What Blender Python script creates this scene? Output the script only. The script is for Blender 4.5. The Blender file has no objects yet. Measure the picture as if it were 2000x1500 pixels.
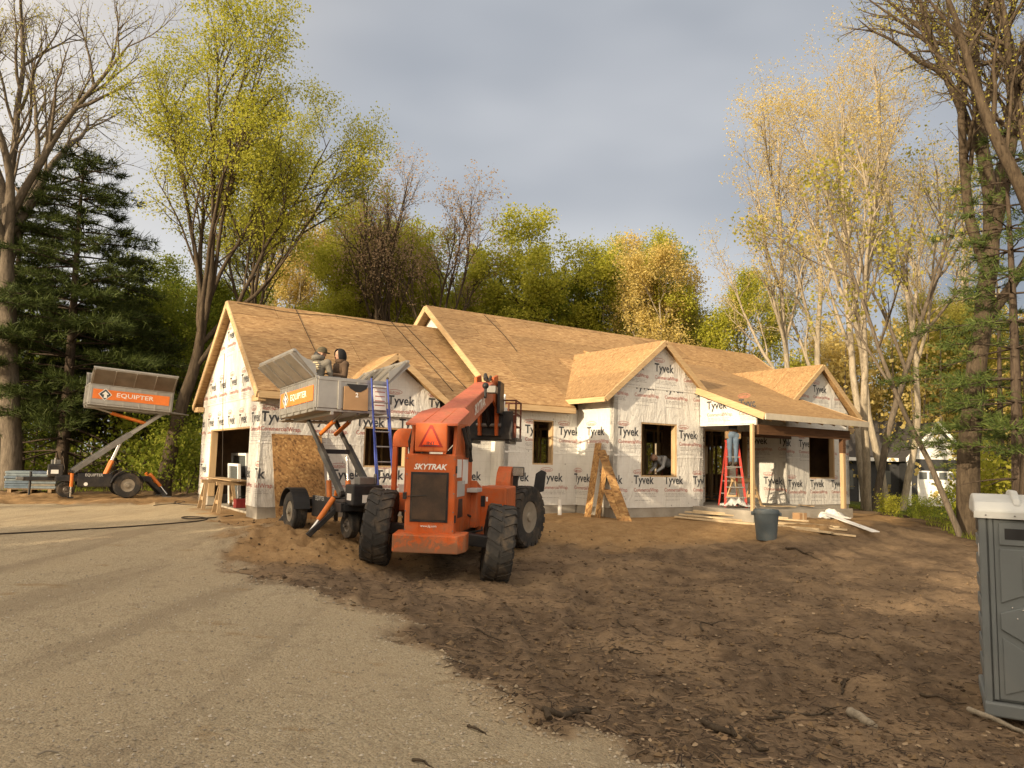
import bpy, bmesh, math, random
import numpy as np
from mathutils import Vector, Matrix

SC = bpy.context.scene
COL = SC.collection
random.seed(7)
R = math.radians

# ------------------------------------------------------------------ camera
CAM_Z = 1.457
PITCH, ROLL, FPX = R(5.855), R(1.408), 1475.7
cam_d = bpy.data.cameras.new('camera')
cam = bpy.data.objects.new('camera', cam_d)
COL.objects.link(cam)
cam_d.sensor_width = 36.0
cam_d.lens = FPX / 2000 * 36.0
cam_d.clip_start = 0.05
cam_d.clip_end = 3000
_f = Vector((0, math.cos(PITCH), math.sin(PITCH)))
_u0 = Vector((0, -math.sin(PITCH), math.cos(PITCH)))
_r0 = Vector((1, 0, 0))
_r = _r0 * math.cos(ROLL) + _u0 * math.sin(ROLL)
_u = _u0 * math.cos(ROLL) - _r0 * math.sin(ROLL)
_m = Matrix((_r, _u, -_f)).transposed().to_4x4()
_m.translation = Vector((0, 0, CAM_Z))
cam.matrix_world = _m
SC.camera = cam

# ------------------------------------------------------------------ sky and sun
SUN_AZ = R(41)      # the light travels this far to the right of straight ahead
SUN_EL = R(13.5)
world = bpy.data.worlds.new('World')
SC.world = world
world.use_nodes = True
wn, wl = world.node_tree.nodes, world.node_tree.links
wn.clear()
w_out = wn.new('ShaderNodeOutputWorld')
w_bg = wn.new('ShaderNodeBackground')
w_sky = wn.new('ShaderNodeTexSky')
w_sky.sky_type = 'NISHITA'
w_sky.sun_disc = False
w_sky.sun_elevation = SUN_EL
w_sky.sun_rotation = SUN_AZ + math.pi
w_sky.air_density = 1.0
w_sky.dust_density = 2.5
w_tc = wn.new('ShaderNodeTexCoord')
w_map = wn.new('ShaderNodeMapping')
w_map.inputs['Scale'].default_value = (1.0, 1.0, 2.6)
w_map.inputs['Location'].default_value = (0.35, 0.1, 0.0)
w_n1 = wn.new('ShaderNodeTexNoise')
w_n1.inputs['Scale'].default_value = 1.5
w_n1.inputs['Detail'].default_value = 3.5
w_n1.inputs['Roughness'].default_value = 0.42
w_ramp = wn.new('ShaderNodeValToRGB')          # cloud colour: slate grey to pale
w_ramp.color_ramp.elements[0].position = 0.32
w_ramp.color_ramp.elements[0].color = (1.15, 1.30, 1.55, 1)
w_ramp.color_ramp.elements[1].position = 0.72
w_ramp.color_ramp.elements[1].color = (3.2, 3.25, 3.35, 1)
w_dot = wn.new('ShaderNodeVectorMath')
w_dot.operation = 'DOT_PRODUCT'
w_dot.inputs[1].default_value = (-math.sin(SUN_AZ), -math.cos(SUN_AZ), 0.12)
w_mr = wn.new('ShaderNodeMapRange')            # cloud bank ahead, clearer sky on the sun's side
w_mr.interpolation_type = 'SMOOTHSTEP'
w_mr.inputs['From Min'].default_value = -0.75
w_mr.inputs['From Max'].default_value = 0.75
w_mr.inputs['To Min'].default_value = 0.95
w_mr.inputs['To Max'].default_value = 0.6
w_warm = wn.new('ShaderNodeMapRange')          # the same clouds catch the low sun on the far side of the sky
w_warm.interpolation_type = 'SMOOTHSTEP'
w_warm.inputs['From Min'].default_value = -0.55
w_warm.inputs['From Max'].default_value = 0.8
w_cl = wn.new('ShaderNodeMixRGB')
w_cl.inputs['Color2'].default_value = (13.0, 10.6, 7.8, 1)
wl.new(w_dot.outputs['Value'], w_warm.inputs['Value'])
wl.new(w_warm.outputs['Result'], w_cl.inputs['Fac'])
wl.new(w_ramp.outputs['Color'], w_cl.inputs['Color1'])
w_mix = wn.new('ShaderNodeMixRGB')
wl.new(w_tc.outputs['Generated'], w_map.inputs['Vector'])
wl.new(w_map.outputs['Vector'], w_n1.inputs['Vector'])
wl.new(w_n1.outputs['Fac'], w_ramp.inputs['Fac'])
wl.new(w_tc.outputs['Generated'], w_dot.inputs[0])
wl.new(w_dot.outputs['Value'], w_mr.inputs['Value'])
wl.new(w_mr.outputs['Result'], w_mix.inputs['Fac'])
wl.new(w_sky.outputs['Color'], w_mix.inputs['Color1'])
wl.new(w_cl.outputs['Color'], w_mix.inputs['Color2'])
wl.new(w_mix.outputs['Color'], w_bg.inputs['Color'])
w_bg.inputs['Strength'].default_value = 0.075
wl.new(w_bg.outputs['Background'], w_out.inputs['Surface'])

sun_d = bpy.data.lights.new('sun', 'SUN')
sun_d.energy = 2.5
sun_d.color = (1.0, 0.80, 0.54)
sun_d.angle = R(0.6)
sun = bpy.data.objects.new('sun', sun_d)
COL.objects.link(sun)
_sd = Vector((math.sin(SUN_AZ) * math.cos(SUN_EL), math.cos(SUN_AZ) * math.cos(SUN_EL), -math.sin(SUN_EL)))
sun.rotation_euler = _sd.to_track_quat('-Z', 'Y').to_euler()
sun.location = (-20, -20, 20)

SC.view_settings.view_transform = 'Standard'
SC.view_settings.look = 'None'
SC.view_settings.gamma = 1.0
SC.view_settings.use_curve_mapping = False
SC.view_settings.exposure = 1.52
SC.cycles.max_bounces = 6
SC.cycles.diffuse_bounces = 3
SC.cycles.transparent_max_bounces = 6

# ------------------------------------------------------------------ helpers
class MB:
    """collects shapes; build() links them as one mesh object"""
    def __init__(s):
        s.v, s.f, s.m = [], [], []
    def add(s, vs, fs, mi=0):
        o = len(s.v)
        s.v += [tuple(v) for v in vs]
        s.f += [tuple(i + o for i in f) for f in fs]
        s.m += [mi] * len(fs)
        return s
    def box(s, lo, hi, mi=0, mat=None):
        x0, y0, z0 = lo
        x1, y1, z1 = hi
        vs = [Vector(p) for p in ((x0,y0,z0),(x1,y0,z0),(x1,y1,z0),(x0,y1,z0),(x0,y0,z1),(x1,y0,z1),(x1,y1,z1),(x0,y1,z1))]
        if mat is not None:
            vs = [mat @ v for v in vs]
        return s.add(vs, [(0,3,2,1),(4,5,6,7),(0,1,5,4),(1,2,6,5),(2,3,7,6),(3,0,4,7)], mi)
    def beam(s, p, q, w, h, mi=0, up=(0, 0, 1), w2=None, h2=None):
        p, q = Vector(p), Vector(q)
        d = (q - p).normalized()
        up = Vector(up)
        if abs(d.dot(up)) > 0.98:
            up = Vector((0, 1, 0)) if abs(d.y) < .9 else Vector((1, 0, 0))
        x = d.cross(up).normalized()
        y = x.cross(d).normalized()
        w2 = w if w2 is None else w2
        h2 = h if h2 is None else h2
        vs = []
        for c, ww, hh in ((p, w, h), (q, w2, h2)):
            for sx, sy in ((-1,-1),(1,-1),(1,1),(-1,1)):
                vs.append(c + x * (sx * ww / 2) + y * (sy * hh / 2))
        return s.add(vs, [(0,1,2,3),(7,6,5,4),(0,4,5,1),(1,5,6,2),(2,6,7,3),(3,7,4,0)], mi)
    def tube(s, p, q, r, r2=None, n=10, mi=0, caps=True):
        p, q = Vector(p), Vector(q)
        r2 = r if r2 is None else r2
        d = (q - p).normalized()
        a = Vector((0, 0, 1)) if abs(d.z) < .9 else Vector((1, 0, 0))
        x = d.cross(a).normalized()
        y = d.cross(x)
        vs = []
        for c, rr in ((p, r), (q, r2)):
            for i in range(n):
                t = 2 * math.pi * i / n
                vs.append(c + x * (rr * math.cos(t)) + y * (rr * math.sin(t)))
        fs = [(i, i + n, (i + 1) % n + n, (i + 1) % n) for i in range(n)]
        if caps:
            fs += [tuple(range(n)), tuple(range(2 * n - 1, n - 1, -1))]
        return s.add(vs, fs, mi)
    def path(s, pts, r, n=6, mi=0, r2=None):
        pts = [Vector(p) for p in pts]
        vs, fs = [], []
        K = len(pts)
        for k, p in enumerate(pts):
            d = (pts[min(k + 1, K - 1)] - pts[max(k - 1, 0)]).normalized()
            a = Vector((0, 0, 1)) if abs(d.z) < .9 else Vector((1, 0, 0))
            x = d.cross(a).normalized()
            y = d.cross(x)
            rr = r if r2 is None else r + (r2 - r) * k / (K - 1)
            for i in range(n):
                t = 2 * math.pi * i / n
                vs.append(p + x * (rr * math.cos(t)) + y * (rr * math.sin(t)))
        for k in range(K - 1):
            for i in range(n):
                j = (i + 1) % n
                fs.append((k*n+i, (k+1)*n+i, (k+1)*n+j, k*n+j))
        fs += [tuple(range(n)), tuple(range(K * n - 1, (K - 1) * n - 1, -1))]
        return s.add(vs, fs, mi)
    def prism(s, poly, off, mi=0):
        off = Vector(off)
        a = [Vector(p) for p in poly]
        n = len(a)
        fs = [tuple(range(n - 1, -1, -1)), tuple(range(n, 2 * n))]
        fs += [(i, (i + 1) % n, (i + 1) % n + n, i + n) for i in range(n)]
        return s.add(a + [p + off for p in a], fs, mi)
    def lathe(s, prof, n=24, mi=0, mat=None, close=False):
        """prof: list of (r, z); axis z"""
        vs, fs = [], []
        K = len(prof)
        for r, z in prof:
            for i in range(n):
                t = 2 * math.pi * i / n
                v = Vector((r * math.cos(t), r * math.sin(t), z))
                vs.append(mat @ v if mat is not None else v)
        for k in range(K - 1 if not close else K):
            k2 = (k + 1) % K
            for i in range(n):
                j = (i + 1) % n
                fs.append((k*n+i, k*n+j, k2*n+j, k2*n+i))
        if not close:
            fs += [tuple(range(n - 1, -1, -1)), tuple(range((K - 1) * n, K * n))]
        return s.add(vs, fs, mi)
    def ball(s, c, r, mi=0, nu=10, nv=6):
        sx, sy, sz = r if hasattr(r, '__len__') else (r, r, r)
        c = Vector(c)
        vs = [c + Vector((0, 0, -sz))]
        for k in range(1, nv):
            ph = -math.pi / 2 + math.pi * k / nv
            for i in range(nu):
                t = 2 * math.pi * i / nu
                vs.append(c + Vector((sx * math.cos(ph) * math.cos(t), sy * math.cos(ph) * math.sin(t), sz * math.sin(ph))))
        vs.append(c + Vector((0, 0, sz)))
        fs = [(0, 1 + (i + 1) % nu, 1 + i) for i in range(nu)]
        for k in range(nv - 2):
            for i in range(nu):
                j = (i + 1) % nu
                fs.append((1+k*nu+i, 1+k*nu+j, 1+(k+1)*nu+j, 1+(k+1)*nu+i))
        l = len(vs) - 1
        b = 1 + (nv - 2) * nu
        fs += [(b + i, b + (i + 1) % nu, l) for i in range(nu)]
        return s.add(vs, fs, mi)
    def mesh(s, name, mats, smooth=None, fixn=True):
        me = bpy.data.meshes.new(name)
        me.from_pydata(s.v, [], s.f)
        mats = mats if isinstance(mats, (list, tuple)) else [mats]
        for m in mats:
            me.materials.append(m)
        if len(mats) > 1:
            me.polygons.foreach_set('material_index', s.m)
        if fixn:
            bm = bmesh.new()
            bm.from_mesh(me)
            bmesh.ops.recalc_face_normals(bm, faces=bm.faces)
            bm.to_mesh(me)
            bm.free()
        if smooth:
            me.polygons.foreach_set('use_smooth', [True] * len(me.polygons))
            me.set_sharp_from_angle(angle=R(smooth))
        me.update()
        return me
    def build(s, name, mats, parent=None, bevel=0, smooth=None, **tags):
        return link(name, s.mesh(name, mats, smooth), parent, bevel, **tags)

def link(name, me, parent=None, bevel=0, **tags):
    o = bpy.data.objects.new(name, me)
    COL.objects.link(o)
    if parent is not None:
        o.parent = parent
    if bevel:
        b = o.modifiers.new('bevel', 'BEVEL')
        b.width = bevel
        b.segments = 2
        b.limit_method = 'ANGLE'
        b.angle_limit = R(40)
    for k, v in tags.items():
        if v is not None:
            o[k] = v
    return o

def thing(name, label, cat, loc=(0, 0, 0), rz=0, group=None):
    o = bpy.data.objects.new(name, None)
    o.empty_display_size = 0.2
    COL.objects.link(o)
    o.location = loc
    o.rotation_euler = (0, 0, rz)
    o['label'] = label
    o['category'] = cat
    if group:
        o['group'] = group
    return o

# ------------------------------------------------------------------ materials
def lin(h):
    h = h.lstrip('#')
    c = [int(h[i:i+2], 16) / 255 for i in (0, 2, 4)]
    return tuple(x / 12.92 if x <= .04045 else ((x + .055) / 1.055) ** 2.4 for x in c)

class NT:
    def __init__(s, name):
        s.mat = bpy.data.materials.new(name)
        s.mat.use_nodes = True
        s.n, s.l = s.mat.node_tree.nodes, s.mat.node_tree.links
        s.b = s.n['Principled BSDF']
        s.b.inputs['Specular IOR Level'].default_value = 0.3
    def node(s, t, **kw):
        nd = s.n.new(t)
        for k, v in kw.items():
            if hasattr(nd, k):
                setattr(nd, k, v)
            else:
                nd.inputs[k.replace('_', ' ')].default_value = v
        return nd
    def coord(s, kind='Object', scale=(1, 1, 1), rot=(0, 0, 0)):
        tc = s.node('ShaderNodeTexCoord')
        mp = s.node('ShaderNodeMapping')
        mp.inputs['Scale'].default_value = scale
        mp.inputs['Rotation'].default_value = rot
        s.l.new(tc.outputs[kind], mp.inputs['Vector'])
        return mp.outputs['Vector']
    def noise(s, vec, scale, detail=4, rough=.55, dist=0):
        nd = s.node('ShaderNodeTexNoise')
        nd.inputs['Scale'].default_value = scale
        nd.inputs['Detail'].default_value = detail
        nd.inputs['Roughness'].default_value = rough
        nd.inputs['Distortion'].default_value = dist
        s.l.new(vec, nd.inputs['Vector'])
        return nd.outputs['Fac']
    def ramp(s, fac, stops):
        nd = s.node('ShaderNodeValToRGB')
        cr = nd.color_ramp
        while len(cr.elements) < len(stops):
            cr.elements.new(.5)
        for e, (p, c) in zip(cr.elements, stops):
            e.position = p
            c = (c, c, c) if isinstance(c, (int, float)) else c
            e.color = (c[0], c[1], c[2], 1)
        s.l.new(fac, nd.inputs['Fac'])
        return nd.outputs['Color']
    def mix(s, fac, a, b, mode='MIX'):
        nd = s.node('ShaderNodeMixRGB', blend_type=mode)
        for sock, v in ((nd.inputs['Fac'], fac), (nd.inputs['Color1'], a), (nd.inputs['Color2'], b)):
            if isinstance(v, (int, float)):
                sock.default_value = v if sock.name == 'Fac' else (v, v, v, 1)
            elif isinstance(v, tuple):
                sock.default_value = (v[0], v[1], v[2], 1)
            else:
                s.l.new(v, sock)
        return nd.outputs['Color']
    def math(s, op, a, b=0.0):
        nd = s.node('ShaderNodeMath', operation=op)
        for sock, v in ((nd.inputs[0], a), (nd.inputs[1], b)):
            if isinstance(v, (int, float)):
                sock.default_value = v
            else:
                s.l.new(v, sock)
        return nd.outputs[0]
    def bump(s, h, strength=.3, dist=.02):
        nd = s.node('ShaderNodeBump')
        nd.inputs['Strength'].default_value = strength
        nd.inputs['Distance'].default_value = dist
        s.l.new(h, nd.inputs['Height'])
        s.l.new(nd.outputs['Normal'], s.b.inputs['Normal'])
    def set(s, color=None, rough=None, metal=None):
        for key, v in (('Base Color', color), ('Roughness', rough), ('Metallic', metal)):
            if v is None:
                continue
            if isinstance(v, (int, float)):
                s.b.inputs[key].default_value = v
            elif isinstance(v, tuple):
                s.b.inputs[key].default_value = (v[0], v[1], v[2], 1)
            else:
                s.l.new(v, s.b.inputs[key])
        return s.mat

def simple(name, col, rough=.6, metal=0, var=.25, scale=6, bump=0, dirt=None, dirt_amt=.5):
    t = NT(name)
    v = t.coord()
    n = t.noise(v, scale, 6, .6)
    c = t.mix(t.ramp(n, [(.3, 0), (.7, 1)]), tuple(x * (1 - var) for x in col), tuple(min(1, x * (1 + var)) for x in col))
    if dirt:
        n2 = t.noise(v, scale * .35, 8, .7, .3)
        c = t.mix(t.ramp(n2, [(.48, 0), (.72, dirt_amt)]), c, dirt)
    if bump:
        t.bump(t.noise(v, scale * 6, 4), bump, .01)
    r = t.ramp(n, [(.2, max(.05, rough - .08)), (.8, min(1, rough + .1))])
    return t.set(c, r, metal)

def worn_paint(name, col):
    t = NT(name)
    v = t.coord()
    fade = t.noise(v, 1.6, 4, .6)
    c = t.mix(t.ramp(fade, [(.3, 0), (.7, 1)]), tuple(x * .82 for x in col), tuple(min(1, x * 1.12 + .012) for x in col))
    dust = t.noise(v, 3.2, 9, .72, .5)
    c = t.mix(t.ramp(dust, [(.46, 0), (.74, .62)]), c, (.26, .16, .095))
    streak = t.noise(t.coord('Object', (22, 22, 1.6)), 1.0, 5, .7)
    c = t.mix(t.ramp(streak, [(.56, 0), (.72, .45)]), c, tuple(x * .42 for x in col))
    chip = t.noise(v, 16, 6, .75, .8)
    c = t.mix(t.ramp(chip, [(.66, 0), (.69, .85)]), c, (.05, .032, .022))
    sep = t.node('ShaderNodeSeparateXYZ')
    t.l.new(v, sep.inputs[0])
    low = t.math('MULTIPLY', t.math('SUBTRACT', .95, sep.outputs[2]), .55)      # mud thrown up from the wheels
    mud = t.math('ADD', low, t.noise(v, 7, 8, .75, .6))
    c = t.mix(t.ramp(mud, [(.62, 0), (.74, .75)]), c, (.17, .115, .068))
    t.bump(dust, .12, .006)
    r = t.ramp(dust, [(.35, .42), (.7, .8)])
    return t.set(c, r)

M = {}
M['concrete'] = simple('concrete', (.34, .31, .26), .85, var=.18, scale=2.5, bump=.25, dirt=(.2, .15, .1))
M['lumber'] = None
def wood(name, c1, c2, axis=0, scale=1.0, rough=.75):
    t = NT(name)
    sc = [9.0 * scale] * 3
    sc[axis] = .6 * scale
    v = t.coord('Object', tuple(sc))
    n = t.noise(v, 3.0, 6, .6, .6)
    big = t.noise(t.coord(), .9, 3)
    c = t.mix(t.ramp(n, [(.32, 0), (.68, 1)]), c1, c2)
    c = t.mix(t.ramp(big, [(.4, 0), (.75, .35)]), c, tuple(x * .7 for x in c1))
    t.bump(n, .15, .004)
    return t.set(c, rough)
M['lumber'] = wood('pine_lumber', (.44, .295, .15), (.58, .42, .235))
M['lumber_y'] = wood('pine_lumber_deep', (.44, .295, .15), (.58, .42, .235), 1)
M['lumber_z'] = wood('pine_lumber_upright', (.42, .285, .15), (.56, .405, .23), 2)
M['lumber_pale'] = wood('pale_plank', (.46, .35, .21), (.60, .48, .31))
M['lumber_old'] = wood('weathered_lumber', (.25, .17, .09), (.40, .28, .16), 2)
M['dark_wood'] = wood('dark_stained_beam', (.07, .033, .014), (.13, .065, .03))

def osb(name, base, bright, dark, flake=1.0):
    t = NT(name)
    v = t.coord()
    w = t.noise(v, 1.2, 2)
    # strands: two stretched cell fields at different angles
    cols = []
    for rot, sc in (((.0, .0, .35), (7, 26, 16)), ((0, 0, -.5), (8, 30, 18)), ((0, .0, 1.3), (9, 24, 14))):
        vv = t.coord('Object', tuple(x * flake for x in sc), rot)
        vo = t.node('ShaderNodeTexVoronoi')
        vo.inputs['Scale'].default_value = 1.0
        vo.inputs['Randomness'].default_value = 1.0
        t.l.new(vv, vo.inputs['Vector'])
        sep = t.node('ShaderNodeSeparateColor')
        t.l.new(vo.outputs['Color'], sep.inputs['Color'])
        cols.append(sep.outputs[0])
    a = t.math('ADD', t.math('MULTIPLY', cols[0], .45), t.math('MULTIPLY', cols[1], .33))
    a = t.math('ADD', a, t.math('MULTIPLY', cols[2], .22))
    c = t.ramp(a, [(.18, dark), (.45, base), (.62, base), (.85, bright)])
    oi = t.node('ShaderNodeObjectInfo')
    tint = t.ramp(oi.outputs['Random'], [(0, .82), (1, 1.10)])
    c = t.mix(1.0, c, tint, 'MULTIPLY')
    c = t.mix(t.ramp(t.noise(v, .55, 5, .6), [(.42, 0), (.7, .38)]), c, tuple(x * .62 for x in base))
    t.bump(a, .35, .004)
    return t.set(c, .72)
M['osb'] = osb('osb_roof_sheathing', (.365, .225, .10), (.50, .335, .165), (.235, .13, .056))
M['osb_lean'] = osb('osb_sheet', (.36, .20, .075), (.56, .36, .15), (.15, .075, .03), 1.25)

def tyvek():
    t = NT('house_wrap')
    v = t.coord()
    sep = t.node('ShaderNodeSeparateXYZ')
    t.l.new(v, sep.inputs[0])
    x = t.math('ADD', sep.outputs[0], sep.outputs[1])
    def lines(a, period, width):
        f = t.math('FRACT', t.math('DIVIDE', a, period))
        return t.math('LESS_THAN', f, width)
    g = t.math('MAXIMUM', lines(x, .205, .045), lines(sep.outputs[2], .205, .045))
    vs = t.coord('Object', (1.0, 1.0, .28))
    wr = t.noise(vs, 2.2, 5, .6, 1.4)
    wr2 = t.noise(v, 5.5, 4, .55, .8)
    soil = t.noise(v, .8, 6, .65)
    c = t.mix(t.ramp(soil, [(.4, 0), (.75, .5)]), (.69, .68, .64), (.56, .53, .47))
    c = t.mix(t.math('MULTIPLY', g, .2), c, (.36, .34, .31))
    vo = t.node('ShaderNodeTexVoronoi')           # staple caps
    vo.inputs['Scale'].default_value = 3.4
    t.l.new(v, vo.inputs['Vector'])
    c = t.mix(t.math('MULTIPLY', t.math('LESS_THAN', vo.outputs['Distance'], .075), .55), c, (.16, .15, .14))
    h = t.math('ADD', wr, t.math('MULTIPLY', wr2, .35))
    t.bump(h, .65, .09)
    t.b.inputs['Specular IOR Level'].default_value = .25
    return t.set(c, .62)
M['tyvek'] = tyvek()
M['ink'] = simple('black_ink', (.05, .054, .062), .6, var=.3, scale=9)
M['red_ink'] = simple('red_ink', (.42, .13, .10), .6, var=.25, scale=9)
M['grey_ink'] = simple('grey_ink', (.40, .38, .36), .6, var=.2, scale=9)
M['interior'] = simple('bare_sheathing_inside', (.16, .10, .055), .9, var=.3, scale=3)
M['sub_floor'] = simple('concrete_slab', (.30, .27, .22), .9, var=.2, scale=2)
M['rope'] = simple('dark_rope', (.045, .035, .028), .9, var=.2)
M['white_pvc'] = simple('white_plastic', (.72, .70, .65), .45, var=.06)
M['black'] = simple('black_painted_steel', (.018, .018, .02), .45, var=.3, scale=5, dirt=(.16, .12, .08), dirt_amt=.35)
M['black_plastic'] = simple('black_plastic', (.02, .02, .021), .5, var=.2)
M['rubber'] = simple('dusty_tyre_rubber', (.036, .034, .032), .85, var=.3, scale=8, bump=.3, dirt=(.17, .125, .08), dirt_amt=.7)
M['rim'] = simple('pale_steel_rim', (.30, .265, .21), .5, .3, var=.15, dirt=(.2, .14, .09), dirt_amt=.5)
M['rim_dark'] = simple('dark_rim', (.16, .14, .12), .5, .5, var=.2)
M['alu'] = simple('dull_aluminium', (.38, .365, .335), .42, .75, var=.12, scale=3, dirt=(.28, .24, .18), dirt_amt=.4)
M['alu_in'] = simple('scuffed_aluminium_panel', (.25, .225, .19), .5, .5, var=.2, scale=2.5, dirt=(.2, .15, .1), dirt_amt=.5)
M['steel'] = simple('grey_steel', (.19, .185, .175), .5, .5, var=.2, dirt=(.2, .15, .1), dirt_amt=.3)
M['chrome'] = simple('bright_piston_rod', (.62, .60, .56), .22, .9, var=.08)
M['orange'] = worn_paint('orange_machine_paint', (.52, .10, .015))
M['orange_red'] = worn_paint('pinkish_orange_paint', (.46, .12, .06))  # pinker orange for the boom and its cover plate
M['orange_ram'] = simple('orange_cylinder_paint', (.60, .17, .03), .42, var=.15, dirt=(.2, .09, .04))
M['orange_sign'] = simple('orange_vinyl_sign', (.72, .19, .04), .5, var=.08)
M['white_vinyl'] = simple('white_vinyl', (.78, .76, .72), .5, var=.05)
M['grey_vinyl'] = simple('grey_vinyl', (.45, .44, .42), .5, var=.05)
M['hivis'] = simple('red_orange_reflector', (.85, .09, .02), .4, var=.08)
M['dark_red'] = simple('dark_red_reflector', (.30, .025, .015), .4, var=.1)
M['mesh_grille'] = None
def grille():
    t = NT('radiator_screen')
    v = t.coord('Object', (1, 1, 1))
    sep = t.node('ShaderNodeSeparateXYZ')
    t.l.new(v, sep.inputs[0])
    def wv(a): return t.math('GREATER_THAN', t.math('FRACT', t.math('MULTIPLY', a, 70)), .45)
    g = t.math('MULTIPLY', wv(sep.outputs[0]), wv(sep.outputs[2]))
    n = t.noise(v, 4, 5)
    c = t.mix(g, (.06, .042, .03), (.022, .018, .015))
    c = t.mix(t.ramp(n, [(.4, 0), (.7, .6)]), c, (.11, .065, .04))
    t.bump(g, .4, .004)
    return t.set(c, .8)
M['mesh_grille'] = grille()
M['blue'] = simple('blue_fibreglass', (.045, .075, .34), .45, var=.15)
M['red_rail'] = simple('red_fibreglass', (.50, .055, .04), .45, var=.15, dirt=(.3, .2, .15), dirt_amt=.3)
M['cardboard'] = simple('cardboard', (.34, .21, .11), .85, var=.12, scale=3)
M['can_grey'] = simple('grey_bin_plastic', (.085, .105, .115), .5, var=.12, dirt=(.2, .15, .1), dirt_amt=.35)
M['potty'] = simple('grey_moulded_plastic', (.135, .15, .152), .5, var=.08, scale=1.8, dirt=(.24, .21, .17), dirt_amt=.28)
M['potty_roof'] = simple('white_translucent_roof', (.50, .51, .49), .45, var=.05, dirt=(.4, .36, .28), dirt_amt=.3)
M['glass'] = NT('window_glass').set((.10, .11, .11), .06)
M['dark_siding'] = simple('charcoal_siding', (.035, .036, .038), .7, var=.2)
M['steel_dark'] = simple('dark_grey_steel', (.075, .073, .07), .5, .3, var=.2, dirt=(.16, .12, .08), dirt_amt=.3)
M['cream_trim'] = simple('primed_trim', (.50, .45, .36), .7, var=.1)
M['white_trim'] = simple('white_trim', (.74, .74, .72), .6, var=.06)
M['teal'] = simple('teal_plastic', (.10, .42, .38), .5, var=.1)
# ------------------------------------------------------------------ terrain
HA = math.pi / 2 - R(56.296)                    # the house's own axes
HO = Vector((-5.778, 17.503, 0))
HU = Vector((math.cos(HA), math.sin(HA), 0))
HV = Vector((-math.sin(HA), math.cos(HA), 0))
def h2w(u, v, w=0.0):
    p = HO + HU * u + HV * v
    return Vector((p.x, p.y, w))

CTRL = [(*h2w(u, v).xy, 0.0) for u, v in ((0,0),(0,6.3),(3,0),(6,0),(6,-2),(9,-2.4),(12,-2.6),(13,-4.6),(16.6,-4.6),(20,-2.4),(22.5,4),(6,9),(15,9),(0,11),(-2,9),(2,-3.5))]
CTRL += [(-10,24,0),(-14,22,0),(-9,14,-.05),(-6,12,-.12),(-4,8,-.2),(-3,5,-.22),(0,3,-.3),(-8,5,-.2),(-1,0,-.25),(2,-1,-.4),
         (-2.25,13.3,-.37),(-.18,13,-.58),(.28,16.3,-.35),(-1.7,16.3,-.2),(0,8,-.5),(1.5,6,-.6),(3,9,-.75),(4.9,7.9,-.97),(6,8.4,-1.0),
         (7.5,9,-1.05),(4,13,-.6),(6.1,18.1,-.25),(9,14,-.7),(11,18,-.5),(3,4.5,-.75),(6,4,-1.1),(13,23.5,-.2),(18,30,-.4),(24,42,-.5),
         (0,45,.1),(-20,30,.1),(-30,45,.3),(20,12,-1),(30,25,-.8),(-2,10,-.3),(-30,5,-.1),(-15,-15,-.3),(15,-15,-1),(30,60,-.4),(-40,-20,0),(50,0,-1)]
_P = np.array(CTRL)
def _tk(d2):
    return np.where(d2 > 1e-9, .5 * d2 * np.log(np.maximum(d2, 1e-9)), 0.0)
def _tps_fit(P, reg=.4):
    n = len(P)
    d2 = ((P[:, None, :2] - P[None, :, :2]) ** 2).sum(-1)
    A = np.zeros((n + 3, n + 3))
    A[:n, :n] = _tk(d2) + reg * np.eye(n)
    A[:n, n] = 1
    A[:n, n+1:] = P[:, :2]
    A[n:, :n] = A[:n, n:].T
    return np.linalg.solve(A, np.concatenate([P[:, 2], [0, 0, 0]]))
_W = _tps_fit(_P)
def base_z(x, y):
    x, y = np.asarray(x, float), np.asarray(y, float)
    out = np.zeros(x.shape)
    for i in range(len(_P)):
        out += _W[i] * _tk((x - _P[i, 0]) ** 2 + (y - _P[i, 1]) ** 2)
    out += _W[-3] + _W[-2] * x + _W[-1] * y
    r = np.sqrt(x * x + (y - 15) ** 2)
    k = np.clip((r - 40) / 30, 0, 1)
    return out * (1 - k) + (-.3) * k

def _hash(ix, iy, seed):
    n = (ix * 374761393 + iy * 668265263 + seed * 974634777) & 0x7fffffff
    n = ((n ^ (n >> 13)) * 1274126177) & 0x7fffffff
    return ((n ^ (n >> 16)) & 0xffff) / 65535.0
def vnoise(x, y, seed=0):
    xi, yi = np.floor(x).astype(np.int64), np.floor(y).astype(np.int64)
    fx, fy = x - xi, y - yi
    fx, fy = fx * fx * (3 - 2 * fx), fy * fy * (3 - 2 * fy)
    a, b = _hash(xi, yi, seed), _hash(xi + 1, yi, seed)
    c, d = _hash(xi, yi + 1, seed), _hash(xi + 1, yi + 1, seed)
    return (a * (1 - fx) + b * fx) * (1 - fy) + (c * (1 - fx) + d * fx) * fy - .5
def fbm(x, y, seed=0, octv=4, gain=.5):
    s, a, f = 0, 1, 1
    for k in range(octv):
        s = s + a * vnoise(x * f + k * 17.3, y * f - k * 9.1, seed + k)
        a *= gain
        f *= 2.03
    return s

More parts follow.
